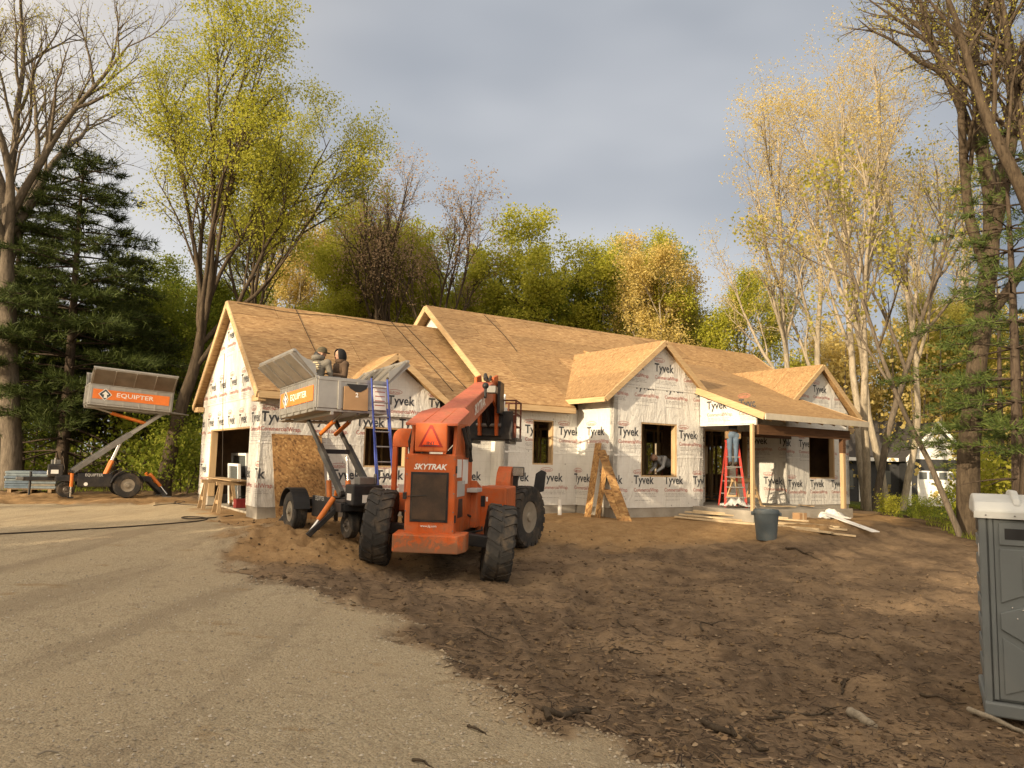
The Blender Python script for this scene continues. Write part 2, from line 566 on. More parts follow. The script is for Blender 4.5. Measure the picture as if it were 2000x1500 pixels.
def sdist(x, y, poly):
    """signed distance to a polygon, positive inside"""
    d2 = np.full(x.shape, 1e9)
    ins = np.zeros(x.shape, bool)
    n = len(poly)
    for i in range(n):
        ax, ay = poly[i]
        bx, by = poly[(i + 1) % n]
        ex, ey = bx - ax, by - ay
        t = np.clip(((x - ax) * ex + (y - ay) * ey) / (ex * ex + ey * ey), 0, 1)
        d2 = np.minimum(d2, (x - ax - t * ex) ** 2 + (y - ay - t * ey) ** 2)
        c = ((ay > y) != (by > y)) & (x < ex * (y - ay) / (ey if abs(ey) > 1e-9 else 1e-9) + ax)
        ins ^= c
    return np.where(ins, 1, -1) * np.sqrt(d2)
def sm(a, lo, hi):
    t = np.clip((a - lo) / (hi - lo), 0, 1)
    return t * t * (3 - 2 * t)

GRAVEL = [(-6.25,16.7),(-4.76,13.7),(-3.4,11.0),(-2.3,9.8),(-1.5,8.6),(-.5,7.2),(.06,6.14),(.6,5.6),(1.0,4.9),(1.6,3.4),(2.2,0),(2.4,-12),
          (-60,-12),(-60,14),(-24,16.5),(-15,20.6),(-11,21.6),(-9.0,22.4),(-8.4,21.0)]
_hp = lambda u, v: tuple(h2w(u, v).xy)
SAND = [(-5.6,15.2),(-5.0,13.9),(-3.7,12.3),(-2.3,12.4),(-1.2,15.0),(.6,16.4),(3.6,17.0),(6.0,18.2),(8.0,19.4),(10.3,21.6),(12.9,23.8),(12.5,25.2),_hp(19,-2),_hp(22,0),_hp(22,8),_hp(0,8),
        _hp(-1,12),_hp(-5,11.5),(-17.5,25.6),(-19,22.6),(-14,21.0),(-9,22.0),(-7.5,18.2)]
FOREST = [(-60,21),(-18,24.5),(-15.5,26.5),(-11,29),(-6,34),(6,36),(13,29),(13.2,25.2),(12.2,21),(11.2,16),(13,10),(30,4),(90,0),(90,160),(-90,160)]
LAWN = [(15.5,30.5),(17,27.5),(24,30),(40,38),(40,44),(17,42)]

def masks(x, y):
    wx = x + 1.1 * fbm(x * .8, y * .8, 3) + .45 * fbm(x * 3.2, y * 3.2, 5)
    wy = y + 1.1 * fbm(x * .8, y * .8, 13) + .45 * fbm(x * 3.2, y * 3.2, 15)
    g = sm(sdist(wx, wy, GRAVEL), -.3, .3)
    s = sm(sdist(wx, wy, SAND), -.7, .7)
    f = sm(sdist(wx, wy, FOREST), -.8, .8)
    l = sm(sdist(wx, wy, LAWN), -.6, .6)
    return g, s, f, l

def ground_z(x, y, detail=True):
    x, y = np.asarray(x, float), np.asarray(y, float)
    z = base_z(x, y)
    if not detail:
        return z
    g, s, f, l = masks(x, y)
    d = (1 - g) * (1 - f)
    hd = sdist(x, y, [_hp(-.1,-.1),_hp(6.2,-.1),_hp(8.8,-2.3),_hp(12.3,-4.5),_hp(16.6,-4.5),_hp(19.8,-2.3),_hp(22,0),_hp(22,8),_hp(0,7)])
    k = np.clip(-hd / 1.0, 0.08, 1)            # lie flat against the walls
    rough = .12 * fbm(x * .45, y * .45, 21) + .055 * fbm(x * 1.7, y * 1.7, 33, 3) + .05 * fbm(x * 4.5, y * 4.5, 31, 3)
    clod = np.maximum(fbm(x * 7, y * 7, 41, 3), 0) * .06
    lump = np.maximum(fbm(x * 1.5 + 5, y * 1.5, 51, 3) - .18, 0) * .22
    z = z + d * k * (rough + clod + lump * (1 - .5 * s))
    z = z + g * (.018 * fbm(x * 1.2, y * 1.2, 61) + .010 * fbm(x * 9, y * 9, 71, 2))
    z = z + f * .12 * fbm(x * .6, y * .6, 81)
    # turned sand in front of the lift trailer
    for mx, my, r, h in ((-4.4,13.6,.9,.16),(-3.5,13.5,.8,.14),(-2.9,12.9,.7,.10),(-5.0,14.6,.8,.08),(2.6,18.6,.9,.07),(5.2,19.4,.8,.08),(8.9,20.6,1.1,.12)):
        z = z + h * np.exp(-((x - mx) ** 2 + (y - my) ** 2) / (r * r)) * (1 + .9 * fbm(x * 4, y * 4, 91, 3))
    # cleated wheel tracks behind the telehandler
    for ax, ay, bx, by in ((-2.35,12.6,-1.0,7.4),(-.28,12.3,.9,6.6),(1.4,14.5,1.1,9.2),(2.2,7.0,5.2,10.4)):
        ex, ey = bx - ax, by - ay
        L = math.hypot(ex, ey)
        t = ((x - ax) * ex + (y - ay) * ey) / L
        o = np.abs(((x - ax) * ey - (y - ay) * ex) / L + .12 * np.sin(t * .9))
        inside = sm(o, .30, .16) * sm(t, -.1, .3) * sm(t, L + .2, L - .6)
        rim = np.exp(-((o - .32) / .08) ** 2) * sm(t, -.1, .3) * sm(t, L + .2, L - .6)
        z = z + d * (inside * (-.045 + .022 * np.sin(t * 2 * math.pi / .19)) + .03 * rim)
    return z

def gz(x, y):
    return float(ground_z(np.array([x]), np.array([y]))[0])

# dense where the picture looks, coarse elsewhere; one height field all round
ang = np.concatenate([np.linspace(-180, -44, 60, endpoint=False), np.linspace(-44, 44, 560, endpoint=False), np.linspace(44, 180, 60, endpoint=False)])
rad = np.concatenate([np.linspace(.02, 3.2, 16, endpoint=False), 3.2 * np.exp(np.linspace(0, math.log(34 / 3.2), 330, endpoint=False)), 34 * np.exp(np.linspace(0, math.log(1500 / 34), 40))])
A_, R_ = np.meshgrid(np.radians(ang), rad)
GX, GY = R_ * np.sin(A_), R_ * np.cos(A_)
GZ = ground_z(GX, GY)
nr, na = GX.shape
V_ = np.stack([GX.ravel(), GY.ravel(), GZ.ravel()], 1)
mg, ms, mf, ml = [a.ravel() for a in masks(GX, GY)]
idx = np.arange(nr * na).reshape(nr, na)
q = np.stack([idx[:-1], np.roll(idx, -1, 1)[:-1], np.roll(idx, -1, 1)[1:], idx[1:]], -1).reshape(-1, 4)

def ground_mat():
    t = NT('site_ground')
    v = t.coord()
    def att(n):
        a = t.node('ShaderNodeAttribute')
        a.attribute_name = n
        return a.outputs['Fac']
    n_big = t.noise(v, .6, 6, .6)
    n_mid = t.noise(v, 3.5, 8, .65)
    n_fine = t.noise(v, 22, 6, .7)
    n_grit = t.noise(v, 90, 3, .6)
    # loam with buried sand, roots and dry debris
    loam = t.mix(t.ramp(n_mid, [(.3, 0), (.72, 1)]), (.088, .060, .037), (.235, .165, .103))
    loam = t.mix(t.ramp(n_big, [(.46, 0), (.60, .7)]), loam, (.31, .215, .125))
    st = t.noise(t.coord('Object', (3, 26, 8), (0, 0, .6)), 1.4, 5, .7, 1.2)
    loam = t.mix(t.ramp(st, [(.53, 0), (.66, .6)]), loam, (.045, .029, .018))
    loam = t.mix(t.ramp(n_grit, [(.58, 0), (.72, .35)]), loam, (.26, .19, .12))
    sand = t.mix(t.ramp(n_mid, [(.3, 0), (.7, 1)]), (.27, .165, .075), (.42, .275, .135))
    sand = t.mix(t.ramp(n_fine, [(.3, .35), (.55, 0)]), sand, (.15, .085, .04))
    # crushed gravel
    vo = t.node('ShaderNodeTexVoronoi')
    vo.inputs['Scale'].default_value = 55
    t.l.new(v, vo.inputs['Vector'])
    sp = t.node('ShaderNodeSeparateColor')
    t.l.new(vo.outputs['Color'], sp.inputs['Color'])
    grav = t.mix(sp.outputs[0], (.355, .285, .182), (.525, .435, .295))
    grav = t.mix(t.ramp(n_big, [(.42, 0), (.68, .6)]), grav, (.46, .365, .235))
    grav = t.mix(t.ramp(n_mid, [(.55, 0), (.72, .55)]), grav, (.25, .195, .13))
    grav = t.mix(t.ramp(n_fine, [(.25, .6), (.44, 0)]), grav, (.19, .15, .10))
    trk = t.noise(t.coord('Object', (1.5, .16, 1), (0, 0, R(-24))), 1.0, 5, .6, .4)
    grav = t.mix(t.ramp(trk, [(.50, 0), (.64, .45)]), grav, (.25, .195, .13))
    spot = t.noise(t.coord('Object', (1.0, 2.2, 1), (0, 0, .3)), 1.1, 4, .5)
    grav = t.mix(t.ramp(spot, [(.64, 0), (.70, .6)]), grav, (.30, .20, .095))
    forest = t.mix(t.ramp(n_mid, [(.3, 0), (.7, 1)]), (.045, .03, .017), (.12, .075, .038))
    lawn = t.mix(t.ramp(n_fine, [(.3, 0), (.7, 1)]), (.035, .06, .012), (.075, .115, .022))
    c = t.mix(att('sand'), loam, sand)
    c = t.mix(att('forest'), c, forest)
    c = t.mix(att('gravel'), c, grav)
    c = t.mix(att('lawn'), c, lawn)
    h = t.math('ADD', t.math('MULTIPLY', n_fine, .6), t.math('MULTIPLY', n_grit, .35))
    h = t.math('ADD', h, t.math('MULTIPLY', st, .4))
    h = t.math('ADD', h, t.math('MULTIPLY', vo.outputs['Distance'], t.math('MULTIPLY', att('gravel'), -.5)))
    t.bump(h, .9, .045)
    t.b.inputs['Specular IOR Level'].default_value = .12
    return t.set(c, .95)
M['ground'] = ground_mat()
fc = lambda a: a[q].mean(1)
kind = np.where(fc(ml) > .5, 3, np.where(fc(mg) > .5, 1, np.where(fc(mf) > .5, 0, 2)))
for kk, nm in ((0, 'forest_floor'), (1, 'gravel_drive'), (2, 'dirt_yard'), (3, 'lawn')):
    qq = q[kind == kk]
    used, inv = np.unique(qq, return_inverse=True)
    me = bpy.data.meshes.new(nm)
    me.vertices.add(len(used))
    me.vertices.foreach_set('co', V_[used].astype(np.float32).ravel())
    me.loops.add(qq.size)
    me.loops.foreach_set('vertex_index', inv.ravel().astype(np.int32))
    me.polygons.add(len(qq))
    me.polygons.foreach_set('loop_start', np.arange(0, qq.size, 4, dtype=np.int32))
    me.polygons.foreach_set('use_smooth', np.ones(len(qq), bool))
    me.update(calc_edges=True)
    for an, arr in (('gravel', mg), ('sand', ms), ('forest', mf), ('lawn', ml)):
        at = me.attributes.new(an, 'FLOAT', 'POINT')
        at.data.foreach_set('value', arr[used].astype(np.float32))
    me.materials.append(M['ground'])
    me.validate()
    link(nm, me, kind='structure')
# ------------------------------------------------------------------ flat lettering
def text_tris(body, width, offset=0.0, shear=0.0, tall=1.0):
    """triangles of a word, left-bottom at the origin, scaled to a width"""
    cu = bpy.data.curves.new('word', 'FONT')
    cu.body = body
    cu.resolution_u = 2
    cu.offset = offset
    cu.shear = shear
    cu.fill_mode = 'FRONT'
    ob = bpy.data.objects.new('word', cu)
    COL.objects.link(ob)
    bpy.context.view_layer.update()
    me = bpy.data.meshes.new_from_object(ob.evaluated_get(bpy.context.evaluated_depsgraph_get()))
    me.calc_loop_triangles()
    co = np.array([v.co[:2] for v in me.vertices])
    tr = np.array([t.vertices[:] for t in me.loop_triangles])
    bpy.data.objects.remove(ob)
    bpy.data.meshes.remove(me)
    bpy.data.curves.remove(cu)
    x0, x1 = co[:, 0].min(), co[:, 0].max()
    k = width / (x1 - x0)
    co[:, 0] -= x0
    co *= k
    co[:, 1] *= tall
    return [[tuple(co[i]) for i in t] for t in tr]

def clip_half(poly, a, b, c):
    """keep a*x + b*y <= c"""
    out = []
    n = len(poly)
    for i in range(n):
        p, q2 = poly[i], poly[(i + 1) % n]
        dp, dq = a * p[0] + b * p[1] - c, a * q2[0] + b * q2[1] - c
        if dp <= 0:
            out.append(p)
        if (dp < 0 < dq) or (dq < 0 < dp):
            t = dp / (dp - dq)
            out.append((p[0] + t * (q2[0] - p[0]), p[1] + t * (q2[1] - p[1])))
    return out
def clip_convex(poly, region):
    """region: counter-clockwise convex polygon"""
    n = len(region)
    for i in range(n):
        (ax, ay), (bx, by) = region[i], region[(i + 1) % n]
        a, b = by - ay, -(bx - ax)
        poly = clip_half(poly, a, b, a * ax + b * ay)
        if len(poly) < 3:
            return []
    return poly

W_TYVEK = text_tris('Tyvek', .76, .02, 0, 1.1)
W_WRAP = text_tris('CommercialWrap.', .95, .006, 0, 1.15)
W_DUPONT = text_tris('DUPONT', .30, .012)
def ring(cx, cy, rx, ry, t, n=14):
    out = []
    for i in range(n):
        a, b = 2 * math.pi * i / n, 2 * math.pi * (i + 1) / n
        p = [(cx + k * rx * math.cos(x) if False else cx + (rx - (0 if k else t)) * math.cos(x), cy + (ry - (0 if k else t)) * math.sin(x)) for x in (a, b) for k in (0, 1)]
        out += [[p[0], p[1], p[3]], [p[0], p[3], p[2]]]
    return out
def rect(x0, y0, x1, y1):
    return [[(x0, y0), (x1, y0), (x1, y1), (x0, y1)]]
PRINT = [(0, W_TYVEK, 0, 0), (1, W_WRAP, .01, -.215), (1, W_DUPONT, .04, .285), (1, ring(.19, .325, .215, .065, .012), 0, 0)]
_rnd = random.Random(3)
for yy, L in ((-.275, .86), (-.315, .80), (-.355, .86), (-.46, .62)):
    x = .05
    while x < L:
        w_ = _rnd.uniform(.05, .16)
        PRINT.append((2, rect(x, yy, min(L, x + w_), yy + .014), 0, 0))
        x += w_ + .025
def print_rows(s0, s1, z0, z1, phase, zbase=.93, pitch=1.17, row=1.32):
    """positions of the repeating print over a stretch of wrap"""
    out = []
    k0 = int(math.floor((z0 - zbase) / row)) - 1
    for k in range(k0, k0 + 8):
        z = zbase + k * row
        off = phase + (pitch / 2 if k % 2 else 0)
        j = math.floor((s0 - off) / pitch) - 1
        x = off + j * pitch
        while x < s1:
            out.append((x, z))
            x += pitch
    return out
def lettering(name, o, sd, nrm, regions, spots, parent, scale=1.0):
    """o: origin (3D), sd: along-wall unit vector, nrm: outward normal; prints clipped to the regions"""
    o, sd, nrm = Vector(o), Vector(sd), Vector(nrm)
    bbs = [(min(p[0] for p in r), max(p[0] for p in r), min(p[1] for p in r), max(p[1] for p in r)) for r in regions]
    for (px, pz) in spots:
        mb = MB()
        for mi, tris, dx, dz in PRINT:
            for t in tris:
                pl = [(px + (x + dx) * scale, pz + (y + dz) * scale) for x, y in t]
                a0, a1 = min(p[0] for p in pl), max(p[0] for p in pl)
                b0, b1 = min(p[1] for p in pl), max(p[1] for p in pl)
                for r, bb in zip(regions, bbs):
                    if a1 < bb[0] or a0 > bb[1] or b1 < bb[2] or b0 > bb[3]:
                        continue
                    c = pl if (a0 >= bb[0] and a1 <= bb[1] and b0 >= bb[2] and b1 <= bb[3] and len(r) == 4 and r[0][1] == r[1][1]) else clip_convex(pl, r)
                    if len(c) >= 3:
                        mb.add([o + sd * x + nrm * .004 + Vector((0, 0, y)) for x, y in c], [tuple(range(len(c)))], mi)
        if mb.f:
            link(name, mb.mesh(name, [M['ink'], M['red_ink'], M['grey_ink']], fixn=False), parent)

# ------------------------------------------------------------------ the house under construction
house = thing('house', 'unfinished single storey house in white house wrap with bare sheathed roof', 'house', (HO.x, HO.y, 0), HA)

def wall(name, a, b, z0, z1, openings=(), phase=None, zbase=.93, th=.15, frame=True, extra=None):
    a, b = Vector((*a, 0)), Vector((*b, 0))
    L = (b - a).length
    sd = (b - a) / L
    nr_ = Vector((sd.y, -sd.x, 0))
    ss = sorted({0.0, L, *[x for o in openings for x in o[:2]]})
    zs = sorted({z0, z1, *[x for o in openings for x in o[2:4]]})
    ss = [s for s in ss if 0 <= s <= L]
    zs = [z for z in zs if z0 <= z <= z1]
    def hole(s, z):
        return any(o[0] < s < o[1] and o[2] < z < o[3] for o in openings)
    mb = MB()
    P = lambda s, z, d: a + sd * s - nr_ * d + Vector((0, 0, z))
    cells = []
    solid = {}
    for i in range(len(ss) - 1):
        for j in range(len(zs) - 1):
            solid[i, j] = not hole((ss[i] + ss[i+1]) / 2, (zs[j] + zs[j+1]) / 2)
    for (i, j), ok in solid.items():
        if not ok:
            continue
        s_0, s_1, t0, t1 = ss[i], ss[i+1], zs[j], zs[j+1]
        cells.append([(s_0, t0), (s_1, t0), (s_1, t1), (s_0, t1)])
        nsub = max(1, int((s_1 - s_0) / .6))
        mb.add([P(s_0, t0, 0), P(s_1, t0, 0), P(s_1, t1, 0), P(s_0, t1, 0)], [(0, 1, 2, 3)], 0)
        mb.add([P(s_0, t0, th), P(s_1, t0, th), P(s_1, t1, th), P(s_0, t1, th)], [(3, 2, 1, 0)], 1)
        for di, dj, e in ((-1, 0, ((s_0, t0), (s_0, t1))), (1, 0, ((s_1, t1), (s_1, t0))), (0, -1, ((s_1, t0), (s_0, t0))), (0, 1, ((s_0, t1), (s_1, t1)))):
            if not solid.get((i + di, j + dj), False):
                (e0, f0), (e1, f1) = e
                inner = (i + di, j + dj) in solid
                mb.add([P(e0, f0, 0), P(e1, f1, 0), P(e1, f1, th), P(e0, f0, th)], [(0, 1, 2, 3)], 2 if inner else 0)
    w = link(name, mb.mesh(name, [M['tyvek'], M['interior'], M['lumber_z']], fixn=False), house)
    if frame:
        for o in openings:
            if len(o) > 4:
                continue
            f = MB()
            s_0, s_1, t0, t1 = o[:4]
            t0 = max(t0, z0)
            for s in (s_0, s_1 - .04):
                f.box((0, 0, 0), (1, 1, 1), 0, Matrix.Translation(P(s, t0, .012)) @ Matrix(((sd.x*.04, -nr_.x*.17, 0, 0), (sd.y*.04, -nr_.y*.17, 0, 0), (0, 0, t1 - t0, 0), (0, 0, 0, 1))))
            f.box((0, 0, 0), (1, 1, 1), 0, Matrix.Translation(P(s_0 + .04, t1 - .04, .012)) @ Matrix(((sd.x*(s_1-s_0-.08), -nr_.x*.17, 0, 0), (sd.y*(s_1-s_0-.08), -nr_.y*.17, 0, 0), (0, 0, .04, 0), (0, 0, 0, 1))))
            if t0 > z0 + .2:
                f.box((0, 0, 0), (1, 1, 1), 0, Matrix.Translation(P(s_0 + .04, t0, .012)) @ Matrix(((sd.x*(s_1-s_0-.08), -nr_.x*.17, 0, 0), (sd.y*(s_1-s_0-.08), -nr_.y*.17, 0, 0), (0, 0, .04, 0), (0, 0, 0, 1))))
            f.build('opening_frame', M['lumber_z'], w)
    if phase is not None and L > .9:
        zs_ = 1.74 + .08 * math.sin(a.x * 3 + a.y)
        cuts = sorted([(max(0, o[0] - .02), min(L, o[1] + .02)) for o in openings if o[2] < zs_ < o[3]])
        x = 0.03
        for c0, c1 in cuts + [(L - .03, L)]:
            if c0 - x > .1:
                q0, q1 = P(x, zs_, 0), P(c0, zs_ + .015, 0)
                MB().add([q0 + nr_ * .0, q1 + nr_ * .0, q1 + nr_ * .0 + Vector((0, 0, .05)), q0 + nr_ * .0 + Vector((0, 0, .05)), q0 + nr_ * .011, q1 + nr_ * .008],
                         [(4, 5, 2, 3), (0, 1, 5, 4), (0, 4, 3), (1, 2, 5)]).build('wrap_lap', M['tyvek'], w)
            x = c1
    if phase is not None:
        lettering('printed_lettering', a, sd, nr_, cells, print_rows(0, L, z0, z1, phase, zbase), w)
    return w

def gable(name, pts, d, phase=None, zbase=.93, s_of=None, th=.1):
    """a wrapped gable: pts are (u, v, w) counter-clockwise seen from outside; d outward"""
    d = Vector(d)
    p3 = [Vector(p) for p in pts]
    mb = MB()
    n = len(p3)
    mb.add(p3 + [p - d * th for p in p3], [tuple(range(n))] + [tuple(range(2 * n - 1, n - 1, -1))] + [(i, i + n, (i + 1) % n + n, (i + 1) % n) for i in range(n)], 0)
    w = link(name, mb.mesh(name, M['tyvek']), house)
    if phase is not None:
        sd = Vector((-d.y, d.x, 0))
        org = Vector((p3[0].x * abs(d.x), p3[0].y * abs(d.y), 0)) if True else None
        reg = [(p.dot(sd), p.z) for p in p3]
        s0, s1 = min(r[0] for r in reg), max(r[0] for r in reg)
        lettering('printed_lettering', org, sd, d, [reg], print_rows(s0, s1, min(r[1] for r in reg), max(r[1] for r in reg), phase, zbase), w)
    return w

# --- foundation and slabs
fb = MB()
for (a, b) in (((0, .0), (0, .95)), ((0, 5.07), (0, 6.28))):
    fb.box((.02, a[1] + .02, -.5), (.22, b[1] - .02, .28))
for u0, u1, v in ((.021, 6.28, .021), (6.281, 8.82, -.63), (8.845, 12.32, -2.198), (16.29, 19.73, -2.198), (19.731, 21.7, -.63)):
    fb.box((u0, v, -.5), (u1, v + .2, .279))
for u, v0, v1 in ((8.844, -1.997, -.631), (16.291, -1.997, -.631), (12.12, -1.997, -.72), (19.53, -1.997, -.631), (21.5, -.43, 7.9), (6.1, -.62, .02)):
    fb.box((u, v0, -.5), (u + .2, v1, .278))
fb.box((.3, 6.06, -.5), (6.2, 6.26, .277))
fb.box((6.2, 7.7, -.5), (21.49, 7.9, .277))
fb.build('foundation', M['concrete'], house, bevel=.006)
sl = MB()
sl.box((.25, .25, -.3), (6.08, 6.04, .05))
sl.box((6.32, -.42, -.3), (21.45, 7.68, .25))
sl.box((9.05, -1.99, -.3), (12.1, -.43, .249))
sl.box((16.5, -1.99, -.3), (19.5, -.43, .249))
sl.build('floor_slab', M['sub_floor'], house)
MB().box((11.9, -4.37, -.55), (16.5, -.66, .297)).build('porch_slab', M['concrete'], house, bevel=.012)

# --- walls (s runs left to right as seen from outside)
wall('garage_door_wall', (0, 6.28), (0, 0), .27, 2.85, [(1.21, 5.33, -1, 2.15)], phase=1.33, zbase=.93)
wall('garage_front_wall', (0, 0), (6.3, 0), .27, 2.85, [(2.55, 3.72, 1.23, 2.24)], phase=-.02 - 1.17 / 2, zbase=.93)
wall('garage_rear_wall', (6.3, 6.28), (0, 6.28), .27, 2.85, [(2.0, 3.2, 1.0, 2.2)])
wall('garage_rear_return', (.25, 7.3), (.25, 6.2), .27, 2.35, [(.45, .7, .3, 2.1)], phase=.2)
wall('link_wall', (6.3, .0), (6.3, -.65), .27, 2.95)
wall('main_front_wall', (6.3, -.65), (8.82, -.65), .27, 2.98, [(.95, 1.66, 1.39, 2.63)], phase=7.56 - 6.3)
wall('bay_side_wall', (8.82, -.65), (8.82, -2.22), .27, 3.30, phase=.44 + 1.17 / 2)
wall('bay_front_wall', (8.82, -2.22), (12.34, -2.22), .27, 3.62, [(1.02, 2.42, 1.125, 2.643)], phase=9.57 - 8.82)
wall('bay_right_wall', (12.34, -2.22), (12.34, -.72), .27, 3.6)
wall('porch_back_wall', (12.34, -.72), (16.27, -.72), .27, 3.4, [(1.75, 2.95, .28, 2.66), (3.3, 3.86, .9, 2.66)], phase=.4)
wall('second_bay_side_wall', (16.27, -.72), (16.27, -2.22), .27, 3.3, phase=.6, zbase=.93)
wall('second_bay_front_wall', (16.27, -2.22), (19.75, -2.22), .27, 3.40, [(1.2, 2.63, 1.14, 2.63)], phase=.07, zbase=.86)
wall('second_bay_right_wall', (19.75, -2.22), (19.75, -.65), .27, 3.3)
wall('main_front_right_wall', (19.75, -.65), (21.7, -.65), .27, 3.0, phase=.2)
wall('main_right_wall', (21.7, -.65), (21.7, 7.9), .27, 3.0, [(2.2, 4.2, .5, 2.4), (5.2, 6.6, 1.1, 2.4)])
wall('main_rear_wall', (21.7, 7.9), (6.3, 7.9), .27, 3.0, [(1.2, 2.6, 1, 2.5), (3.6, 5.6, .35, 2.45), (7, 8.4, 1, 2.5), (9.6, 11.2, .6, 2.5), (12.2, 13.6, 1, 2.5)])

# --- gables
gk = .757
def g_w(v): return 5.50 - gk * abs(v - 3.132)
gable('garage_gable', [(-.016, 6.22, 2.852), (-.016, .06, 2.852), (-.016, .06, g_w(.06) - .03), (-.016, 3.132, 5.46), (-.016, 6.22, g_w(6.22) - .03)], (-1, 0, 0), phase=-3.72, zbase=3.26 - 1.32)
mk = .721
gable('main_gable', [(6.3, 7.85, 2.7), (6.3, -.6, 2.7), (6.3, -.6, 3.18), (6.3, 3.635, 6.24), (6.3, 7.85, 3.18)], (-1, 0, 0), phase=-1.25, zbase=.93)
gable('main_right_gable', [(21.7, -.6, 3.0), (21.7, 7.85, 3.0), (21.7, 7.85, 3.18), (21.7, 3.635, 6.24), (21.7, -.6, 3.18)], (1, 0, 0))
gable('dormer_gable', [(1.75, -.09, 2.52), (4.6, -.09, 2.52), (4.6, -.09, 2.97), (3.17, -.09, 4.0), (1.75, -.09, 2.97)], (0, -1, 0), phase=3.1, zbase=2.83)
gable('bay_gable', [(8.85, -2.236, 3.60), (12.31, -2.236, 3.60), (10.58, -2.236, 4.95)], (0, -1, 0), phase=10.91 - 1.17 / 2, zbase=3.62 + .5)
gable('second_bay_gable', [(16.3, -2.236, 3.42), (19.72, -2.236, 3.42), (18.05, -2.236, 4.93)], (0, -1, 0), phase=17.72, zbase=4.06)
# wrap over the first bay's head, between its front wall and gable
gable('porch_side_panel', [(12.19, -2.24, 2.63), (12.19, -4.26, 2.63), (12.19, -4.26, 2.92), (12.19, -2.24, 3.62)], (-1, 0, 0), phase=2.5, zbase=3.12, th=.05)

# --- roof planes: every sheet of sheathing is a piece of its own
def plane_sheets(name, poly, e1, seed=0, th=.018, under=True):
    e1 = Vector(e1).normalized()
    p3 = [Vector(p) for p in poly]
    nrm = Vector((0, 0, 0))
    for i in range(len(p3)):
        nrm += (p3[i] - p3[0]).cross(p3[(i + 1) % len(p3)] - p3[0])
    nrm.normalize()
    if nrm.z < 0:
        nrm = -nrm
    e2 = nrm.cross(e1).normalized()
    if e2.z < 0:
        e2 = -e2
    o = p3[0]
    p2 = [((p - o).dot(e1), (p - o).dot(e2)) for p in p3]
    area = sum(p2[i][0] * p2[(i+1) % len(p2)][1] - p2[(i+1) % len(p2)][0] * p2[i][1] for i in range(len(p2)))
    if area < 0:
        p2.reverse()
    to3 = lambda x, y, h=0: o + e1 * x + e2 * y + nrm * h
    ub = MB()
    n = len(p2)
    ub.add([to3(x, y, 0) for x, y in p2] + [to3(x, y, -.05) for x, y in p2],
           [tuple(range(n)), tuple(range(2 * n - 1, n - 1, -1))] + [(i, i + n, (i + 1) % n + n, (i + 1) % n) for i in range(n)])
    base = ub.build(name, M['osb'], house)
    x0, x1 = min(p[0] for p in p2), max(p[0] for p in p2)
    y0, y1 = min(p[1] for p in p2), max(p[1] for p in p2)
    rn = random.Random(seed)
    y, row = y0, 0
    while y < y1 - .02:
        x = x0 - (1.22 if row % 2 else 0)
        while x < x1:
            g = .006
            c = clip_convex(p2, [(x + g, y + g), (x + 2.44 - g, y + g), (x + 2.44 - g, y + 1.22 - g), (x + g, y + 1.22 - g)])
            if len(c) >= 3:
                a = abs(sum(c[i][0] * c[(i+1) % len(c)][1] - c[(i+1) % len(c)][0] * c[i][1] for i in range(len(c)))) / 2
                if a > .02:
                    m2 = MB()
                    k = len(c)
                    lift = rn.uniform(0.001, .004)
                    m2.add([to3(px, py, th + lift) for px, py in c] + [to3(px, py, .001) for px, py in c],
                           [tuple(range(k))] + [(i, i + k, (i + 1) % k + k, (i + 1) % k) for i in range(k)])
                    m2.build('sheathing_sheet', M['osb'], base)
            x += 2.44
        y += 1.22
        row += 1
    return base

def fascia(name, p, q, w=.04, h=.16, mat='lumber'):
    return MB().beam(p, q, w, h, 0).build(name, M[mat], house, bevel=.004)

GR, GV = 5.563, 3.132
gw = lambda v: GR - gk * abs(v - GV)
gl, gm0, gm1, gr_ = -.211, 1.58, 4.76, 6.28
plane_sheets('garage_roof_slope', [(gl, -.35, gw(-.35)), (gm0, -.35, gw(-.35)), (gm0, GV, GR), (gl, GV, GR)], (1, 0, 0), 1)
plane_sheets('garage_roof_slope', [(gm0, .0, gw(0)), (gm1, .0, gw(0)), (gm1, GV, GR), (gm0, GV, GR)], (1, 0, 0), 2)
plane_sheets('garage_roof_slope', [(gm1, -.35, gw(-.35)), (gr_, -.35, gw(-.35)), (gr_, GV, GR), (gm1, GV, GR)], (1, 0, 0), 3)
plane_sheets('garage_roof_slope', [(gr_, 6.63, gw(6.63)), (gl, 6.63, gw(6.63)), (gl, GV, GR), (gr_, GV, GR)], (1, 0, 0), 4)
for u0, u1 in ((gl, gm0), (gm1, gr_)):
    fascia('eave_fascia', (u0, -.371, gw(-.35) - .085), (u1, -.371, gw(-.35) - .085))
    MB().box((u0 + .04, -.348, gw(-.35) - .16), (u1, -.02, gw(-.35) - .14)).build('eave_soffit', M['osb'], house)
fascia('eave_fascia', (gl, 6.651, gw(6.63) - .085), (gr_, 6.651, gw(6.63) - .085))
for sgn, v_e in ((1, -.36), (-1, 6.64)):
    fascia('rake_board', (gl - .021, v_e, gw(v_e) - .085), (gl - .021, GV, GR - .075), .04, .17, 'lumber_y')
for v0, v1 in ((-.345, .2), (6.1, 6.62)):
    MB().box((-.2, v0, 2.70), (-.018, v1, 2.84)).build('eave_return', M['lumber_y'], house, bevel=.004)

